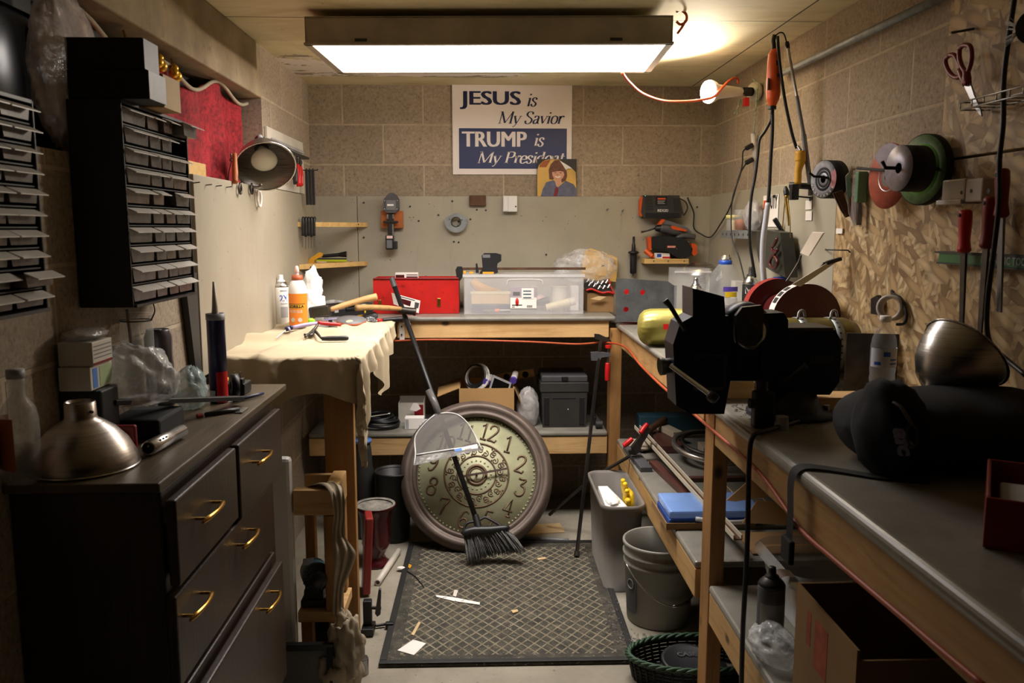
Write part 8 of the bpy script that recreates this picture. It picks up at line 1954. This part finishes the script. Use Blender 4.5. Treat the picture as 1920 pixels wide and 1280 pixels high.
b = B(); vs, fs = glyph_mesh('afc', .05, .3); fit(b, vs, fs, P(1672, 804, 1.465), V((.25, -.0, -.85)), V((.85, .0, .25)), .06, .032); part('lettering', b, 'bluegrey', t, 'faded pale blue logo')
b = B(); pts = [V((.84, 1.50, NT+.004)), V((.76, 1.53, NT+.004)), V((.69, 1.58, NT+.005)), V((.64, 1.60, NT+.004)), V((.619, 1.60, NT-.02)), V((.618, 1.595, NT-.09)), V((.616, 1.59, NT-.15))]
def web(u, v):
    i = u*(len(pts)-1); a = int(min(i, len(pts)-2)); return pts[a].lerp(pts[a+1], i-a)+V((0, (v-.5)*.035, 0))
pts = spline(pts, 4); b.grid(web, 40, 2); b.box((.612, 1.585, NT-.165), (.012, .05, .05), bev=.004); solo('webbing_strap', b, 'blackmatte', 'black webbing strap hanging off the near bench edge', 'strap')
b = B(); b.tube([(.80, 2.0, NT+.007), (.72, 1.93, NT+.008), (.66, 1.88, NT+.008), (.622, 1.855, NT-.0), (.614, 1.85, NT-.06), (.614, 1.84, NT-.25), (.612, 1.84, NT-.5), (.616, 1.835, NT-.75), (.618, 1.83, .06)], .006, 8); solo('hanging_cord', b, 'black', 'black cord hanging straight down from the near bench edge', 'cord')
t = thing('red_tray', 'red plastic tool tray at the front of the near bench', 'tray', (.85, 1.3, NT))
x0, x1, y0, y1 = .752, 0.93, 1.175, 1.42
b = B(); b.lo(x0, y0, NT+.001, x1, y0+.006, NT+.08, .002); b.lo(x0, y1-.006, NT+.001, x1, y1, NT+.08, .002); b.lo(x0, y0+.006, NT+.001, x0+.006, y1-.006, NT+.08, .002); b.lo(x1-.006, y0+.006, NT+.001, x1, y1-.006, NT+.08, .002); b.lo(x0+.006, y0+.006, NT+.001, x1-.006, y1-.006, NT+.006); RM = Matrix.Translation((x0, y0, 0)) @ Matrix.Rotation(-.56, 4, 'Z') @ Matrix.Translation((-x0, -y0, 0)); b.v = [RM @ p for p in b.v]; part('body', b, 'darkred', t)
b = B(); b.lo(x0+.02, y0+.03, NT+.0065, x1-.04, y1-.05, NT+.055, .004); b.v = [RM @ p for p in b.v]; solo('parts_box', b, 'lgrey', 'grey parts box sitting in the red tool tray', 'box')
b = B(); b.cyl((.73, 1.04, NT+.012), (.86, 1.0, NT+.012), .010, .010, 12); solo('marker_pen', b, 'darkred', 'dark red marker lying on the near bench before the red tray', 'pen')
# ---------------------------------------------------------------- strand board: discs, hooks, files, scissors, rack
XO = WR-.022
def disc(name, px, py, D, r, n, th, m, lb, ring=None, hub=None, hole=.012, cat='grinding disc', dep=0):
    c = P(px, py, D); n = V(n).normalized()
    t = thing(name, lb, cat, c)
    b = B(); b.lathe([(hole, 0), (r, 0), (r, -th), (hole, -th), (hole, 0)], c, n, 48); part('disc', b, m, t)
    if ring:
        b = B(); b.lathe([(r*.62, .0006), (r*.97, .0006), (r*.97, .0003)], c, n, 48); part('printed_ring', b, ring, t)
    if hub:
        b = B(); b.lathe([(hole, .001), (r*.3, .001), (r*.42, -.004), (r*.46, .0015), (r*.48, .0005)], c, n, 40); part('hub', b, hub, t)
    return c, n, t
nn = (-.95, -.31, .0)
c, n, t = disc('grinding_disc', 1544, 336, 2.68, .061, nn, .05, 'blackmatte', 'small grey and red grinding disc stack beside the black clamp', 'discgrey', 'steelgrey', .012)
b = B()
for i in range(9):
    a = math.radians(20+i*16); u, v_, d_ = frame(n); e = u*math.cos(a)+v_*math.sin(a); b.cyl(c+e*.050+n*.0008, c+e*.056+n*.0012, .002, .002, 5)
part('print_marks', b, 'paper', t)
b = B(); u, v_, d_ = frame(n)
vs = [];
for i in range(9):
    a = math.radians(150+i*8); e = V((0, 0, 1))*math.sin(a)+(n.cross(V((0, 0, 1))).normalized())*math.cos(a); vs += [c+e*.038+n*.0012, c+e*.060+n*.0012]
b.add(vs, [[2*i, 2*i+2, 2*i+3, 2*i+1] for i in range(8)]); part('print_patch', b, 'discpink', t)
def hook(px, py, D, L, lb):
    p = P(px, py, D); nn_ = V(nn).normalized(); e = p+nn_*.02; w0 = V((XO, p.y+.03, p.z-.01)); 
    b = B(); b.tube([w0, p, e, e+nn_*.02+V((0, 0, .012))], .004, 8, 1); solo('hook', b, 'blackmatte', lb, 'hook')
hook(1536, 331, 2.65, .1, 'black hook through the small grinding disc stack')
c, n, t = disc('cutting_disc', 1664, 330, 2.30, .09, (-.99, -.12, .03), .003, 'discred', 'orange red cutting disc with a silver patch on the strand board', None, 'steel', .013)
b = B(); u2 = n.cross(V((0, 0, 1))).normalized(); vs = []
for i in range(15):
    a = math.radians(40+i*10); e = V((0, 0, 1))*math.sin(a)+u2*math.cos(a); vs += [c+e*.03+n*.0012, c+e*.089+n*.0012]
b.add(vs, [[2*i, 2*i+2, 2*i+3, 2*i+1] for i in range(14)]); part('print_patch', b, 'discsilver', t)
c, n, t = disc('cutting_disc', 1727, 318, 2.12, .09, (-.98, -.2, .02), .02, 'blackmatte', 'large green faced disc hanging nearest the strand board', 'discgreen', None, .013)
b = B(); b.lathe([(.0, .0008), (.065, .0008), (.065, .0003)], c, n, 40); part('printed_ring', b, 'brightgreen', t)
c3 = P(1706, 316, 2.04)
t = thing('disc_stack', 'stack of silver cutting discs in front of the green faced disc', 'disc stack', c3)
n = V((-.99, -.12, .02)).normalized()
b = B(); b.lathe([(.012, 0), (.056, 0), (.0565, -.06), (.012, -.06)], c3+n*.03, n, 44); part('stack', b, 'blackmatte', t)
b = B(); b.lathe([(.013, .0008), (.0558, .0008), (.0558, .0002)], c3+n*.03, n, 44); part('top_disc', b, 'discsilver', t, 'silver printed top disc')
e = c3+n*.03; b = B(); b.tube([V((XO, e.y+.03, e.z-.0)), e+n*.0, e+n*.035, e+n*.045+V((0, 0, .015))], .0045, 8, 1); solo('hook', b, 'blackmatte', 'black hook through the stack of silver cutting discs', 'hook')
b = B(); p = P(1664, 320, 2.26); q = P(1608, 315, 2.44); b.tube([V((XO, 2.33, q.z)), p, q], .004, 8, 1); solo('hook', b, 'blackmatte', 'long black hook arm pointing from the red disc to the green tube pack', 'hook')
t = thing('tube_pack', 'clear tube pack with green insert hanging beside the small grinding discs', 'pack', P(1612, 425, 2.5))
b = B(); a = P(1598, 425, 2.52); e = P(1628, 318, 2.52); b.lo(a.x, 2.5, a.z, e.x, 2.54, e.z, .004); part('shell', b, 'clear', t)
b = B(); b.lo(a.x+.004, 2.505, P(1610, 380, 2.52).z, e.x-.004, 2.53, e.z-.006, .004); part('insert', b, 'green', t)
b = B(); b.tube(PL([(1610, 422, ), (1611, 400), (1612, 378)], 2.515), [.008, .009, .006], 8); part('bit', b, 'darksteel', t)
b = B(); b.pp([(1586, 330), (1593, 322), (1597, 360), (1606, 412), (1602, 424), (1592, 400), (1588, 362)], 2.56, .004); solo('curved_scraper', b, 'steel', 'long curved scraper blade hanging in front of the green tube pack', 'blade')
b = B(); b.pp([(1562, 362), (1580, 356), (1596, 404), (1586, 408), (1576, 392)], 2.6, .006); b.pp([(1566, 361), (1572, 359), (1590, 404), (1587, 407)], 2.595, .003); solo('folded_sandpaper', b, 'rust', 'folded brown sandpaper hanging below the small grinding discs', 'sandpaper')
b = B(); b.pp([(1597, 370), (1604, 366), (1606, 410), (1601, 412)], 2.55, .006); solo('red_card', b, 'redfaint', 'thin red card behind the curved scraper blade', 'card')
# white magnetic blocks
t = thing('plastic_holder', 'white plastic holder with two dark holes above the first red file', 'holder', PX(1810, 385, XO))
b = B(); box_wall(b, 1797, 338, 1838, 378, XO-.0, .04, .004); part('body', b, 'holderwhite', t)
b = B(); box_wall(b, 1788, 376, 1836, 382, XO, .045, .002); part('ledge', b, 'holderwhite', t)
for x, y in ((1803, 361), (1821, 358)):
    p = PX(x, y, XO-.0405); b = B(); b.cyl(p, p+V((-.001, 0, 0)), .0045, .0045, 10); part('hole', b, 'dark', t)
t = thing('plastic_holder', 'narrow white plastic holder with one dark hole beside the black cord', 'holder', PX(1852, 380, XO))
b = B(); box_wall(b, 1843, 336, 1872, 377, XO, .04, .004); part('body', b, 'holderwhite', t)
p = PX(1854, 358, XO-.0405); b = B(); b.cyl(p, p+V((-.001, 0, 0)), .006, .006, 10); part('hole', b, 'dark', t)
# magnetic strip and red files
a = PX(1774, 482, XO); e = PX(1935, 505, XO)
zs0, zs1 = PX(1775, 492, XO).z, PX(1775, 473, XO).z
t = thing('magnetic_strip', 'green magnetic tool strip screwed across the strand board', 'tool strip', (XO, (a.y+e.y)/2, zs0))
b = B(); b.lo(XO-.02, 1.60, zs0, XO-.0005, a.y, zs1, .002); part('bar', b, 'green', t)
b = B(); b.lo(XO-.022, 1.60, zs1-.002, XO-.0, a.y+.015, zs1+.003); b.lo(XO-.022, 1.60, zs0-.003, XO-.0, a.y+.005, zs0+.001); part('edge', b, 'dark', t)
b = B(); vs, fs = glyph_mesh('MAGNETIC TOOL HOLDER', .02, 0); fit(b, vs, fs, V((XO-.0206, 1.872, zs0+.006)), (0, -1, 0), (0, 0, 1), .26, .017); part('lettering', b, 'galv', t)
def redfile(px, ytop, ymid, ybot, X, lb, m='red', w_=.0145, bl='darksteel', dx=0, pxb=None):
    pxb = pxb or px
    a = PX(px, ytop, X); c = PX(px+(pxb-px)*.4, ymid, X); e = PX(pxb, ybot, X)
    t = thing('hand_file', lb, 'file', e)
    b = B(); d = c-a; b.tube([a, a+d*.06, a+d*.3, a+d*.7, a+d*.93, c], [w_*.6, w_*1.0, w_*1.05, w_*.85, w_*1.1, w_*.7], 14); part('handle', b, m, t, 'red plastic handle')
    b = B(); p = a+d*.13; b.cyl(p+V((-w_*.9, -.0, 0)), p+V((-w_*1.15, 0, 0)), .004, .004, 10); part('hang_hole', b, 'dark', t)
    b = B(); d = e-c; b.add([c+V((x, y, 0)) for x, y in ((-.003, -.010), (.003, -.010), (.003, .010), (-.003, .010))]+[e+V((x, y, 0)) for x, y in ((-.002, -.007), (.002, -.007), (.002, .007), (-.002, .007))], [[0, 1, 2, 3], [4, 5, 6, 7], [0, 1, 5, 4], [1, 2, 6, 5], [2, 3, 7, 6], [3, 0, 4, 7]]); part('blade', b, bl, t)
redfile(1811, 393, 474, 640, XO-.04, 'red handled file below the two hole white holder', pxb=1802)
redfile(1858, 368, 466, 640, XO-.04, 'red handled file below the one hole white holder', m='darkred', pxb=1836, bl='darksteel')
redfile(1880, 316, 408, 585, XO-.045, 'high hung red handled round file beside the black cord', m='darkred', bl='steelgrey', pxb=1874)
b = B(); b.tube([PX(1905, -20, XO-.05), PX(1893, 60, XO-.05), PX(1882, 150, XO-.055), PX(1881, 230, XO-.07), PX(1874, 300, XO-.075), PX(1873, 380, XO-.075), PX(1862, 480, XO-.07), PX(1852, 560, XO-.06), PX(1851, 620, XO-.05), PX(1862, 650, XO-.04), PX(1890, 676, XO-.03), PX(1925, 705, XO-.03)], .0055, 8); solo('hanging_cord', b, 'black', 'long black cord running down the strand board past the red files', 'cord')
# scissors in the wire rack
t = thing('scissors', 'dark red handled scissors stuck in the wire rack on the strand board', 'scissors', PX(1830, 210, XO-.04))
X = XO-.05
b = B(); q = XL([(1781, 103), (1790, 104), (1798, 118), (1803, 135), (1798, 145), (1786, 142), (1776, 128), (1773, 112), (1781, 103)], X); b.tube(q, .0055, 8); b.tube(XL([(1800, 130), (1806, 145), (1812, 158)], X), [.007, .009, .008], 8); part('handle', b, 'darkred', t)
b = B(); q = XL([(1799, 92), (1806, 85), (1818, 86), (1822, 100), (1820, 120), (1813, 135), (1804, 125), (1799, 108), (1799, 92)], X-.006); b.tube(q, .0055, 8); b.tube(XL([(1812, 132), (1813, 148), (1815, 158)], X-.006), [.008, .010, .008], 8); part('handle', b, 'darkred', t)
b = B(); q = XL([(1809, 158), (1822, 156), (1829, 178), (1841, 205), (1843, 218), (1836, 210), (1824, 190)], X); n_ = len(q); b.add(q+[p+V((-.004, 0, 0)) for p in q], [list(range(n_)), list(range(n_, 2*n_))]+[[i, (i+1) % n_, n_+(i+1) % n_, n_+i] for i in range(n_)]); part('blade', b, 'steel', t)
t = thing('wire_rack', 'thin chrome wire rack holding the red scissors', 'rack', PX(1860, 210, XO-.03))
za, zb2 = PX(1810, 192, XO-.06).z, PX(1810, 206, XO-.06).z
y1_ = PX(1809, 195, XO-.06).y
b = B()
for z in (za, zb2): b.tube([(XO-.07, y1_, z), (XO-.07, 1.60, z)], .002, 6, 1); b.tube([(XO-.015, y1_+.02, z), (XO-.015, 1.60, z)], .002, 6, 1); b.tube([(XO-.07, y1_, z), (XO-.015, y1_, z)], .002, 6, 1)
for i in range(10): b.tube([(XO-.07, y1_-.045*i, za), (XO-.07, y1_-.045*i, zb2)], .0015, 6, 1); b.tube([(XO-.07, y1_-.045*i, zb2), (XO-.0, y1_-.045*i, zb2)], .0015, 6, 1)
part('wire_lattice', b, 'steel', t)
b = B(); p = PX(1826, 54, XO); q = PX(1848, 63, XO-.03); b.cyl(p, p+V((-.06, -.01, -.012)), .003, .003, 8); solo('nail', b, 'dark', 'long dark nail driven into the strand board above the scissors', 'nail')
t = thing('wire_brush', 'dark wire cup brush hanging at the top of the strand board', 'brush', PX(1912, 60, XO-.05))
c = PX(1930, 50, XO-.05); b = B(); b.lathe([(0, .0), (.02, .0), (.035, -.04), (0, -.04)], c, (.3, .9, .2), 20); part('body', b, 'dark', t)
b = B()
for i in range(24):
    a = random.uniform(1.5, 4.6); e = V((-.01*random.random(), math.cos(a)*-.06, math.sin(a)*.03)); b.tube([c+V((0, .02, 0)), c+V((-.012, .045+.02*random.random(), random.uniform(-.03, .03)))], .0006, 4, 1)
part('bristles', b, 'steel', t, kind='stuff')
# tape ring and black straps hung low on the strand board
c = PX(1671, 577, XO-.03)
t = thing('tape_roll', 'pale roll of tape hung low on the strand board', 'tape roll', c)
b = B(); n = V((-.75, -.62, .1)).normalized(); b.lathe([(.027, -.015), (.036, -.015), (.036, .015), (.027, .015), (.027, -.015)], c, n, 36); part('roll', b, 'taperoll', t)
b = B(); b.tube([PX(1672, 545, XO-.0), PX(1674, 552, XO-.02), PX(1690, 560, XO-.012), PX(1700, 590, XO-.012), PX(1695, 606, XO-.012), PX(1682, 608, XO-.012)], .004, 8); solo('black_strap', b, 'blackmatte', 'black strap looped behind the pale roll of tape', 'strap')
b = B(); q = XL([(1640, 560), (1652, 553), (1655, 560), (1652, 590), (1640, 588)], XO-.008); n_ = len(q); b.add(q+[p+V((-.012, 0, 0)) for p in q], [list(range(n_)), list(range(n_, 2*n_))]+[[i, (i+1) % n_, n_+(i+1) % n_, n_+i] for i in range(n_)]); solo('metal_clip', b, 'darksteel', 'dark metal clip hung beside the pale roll of tape', 'clip')
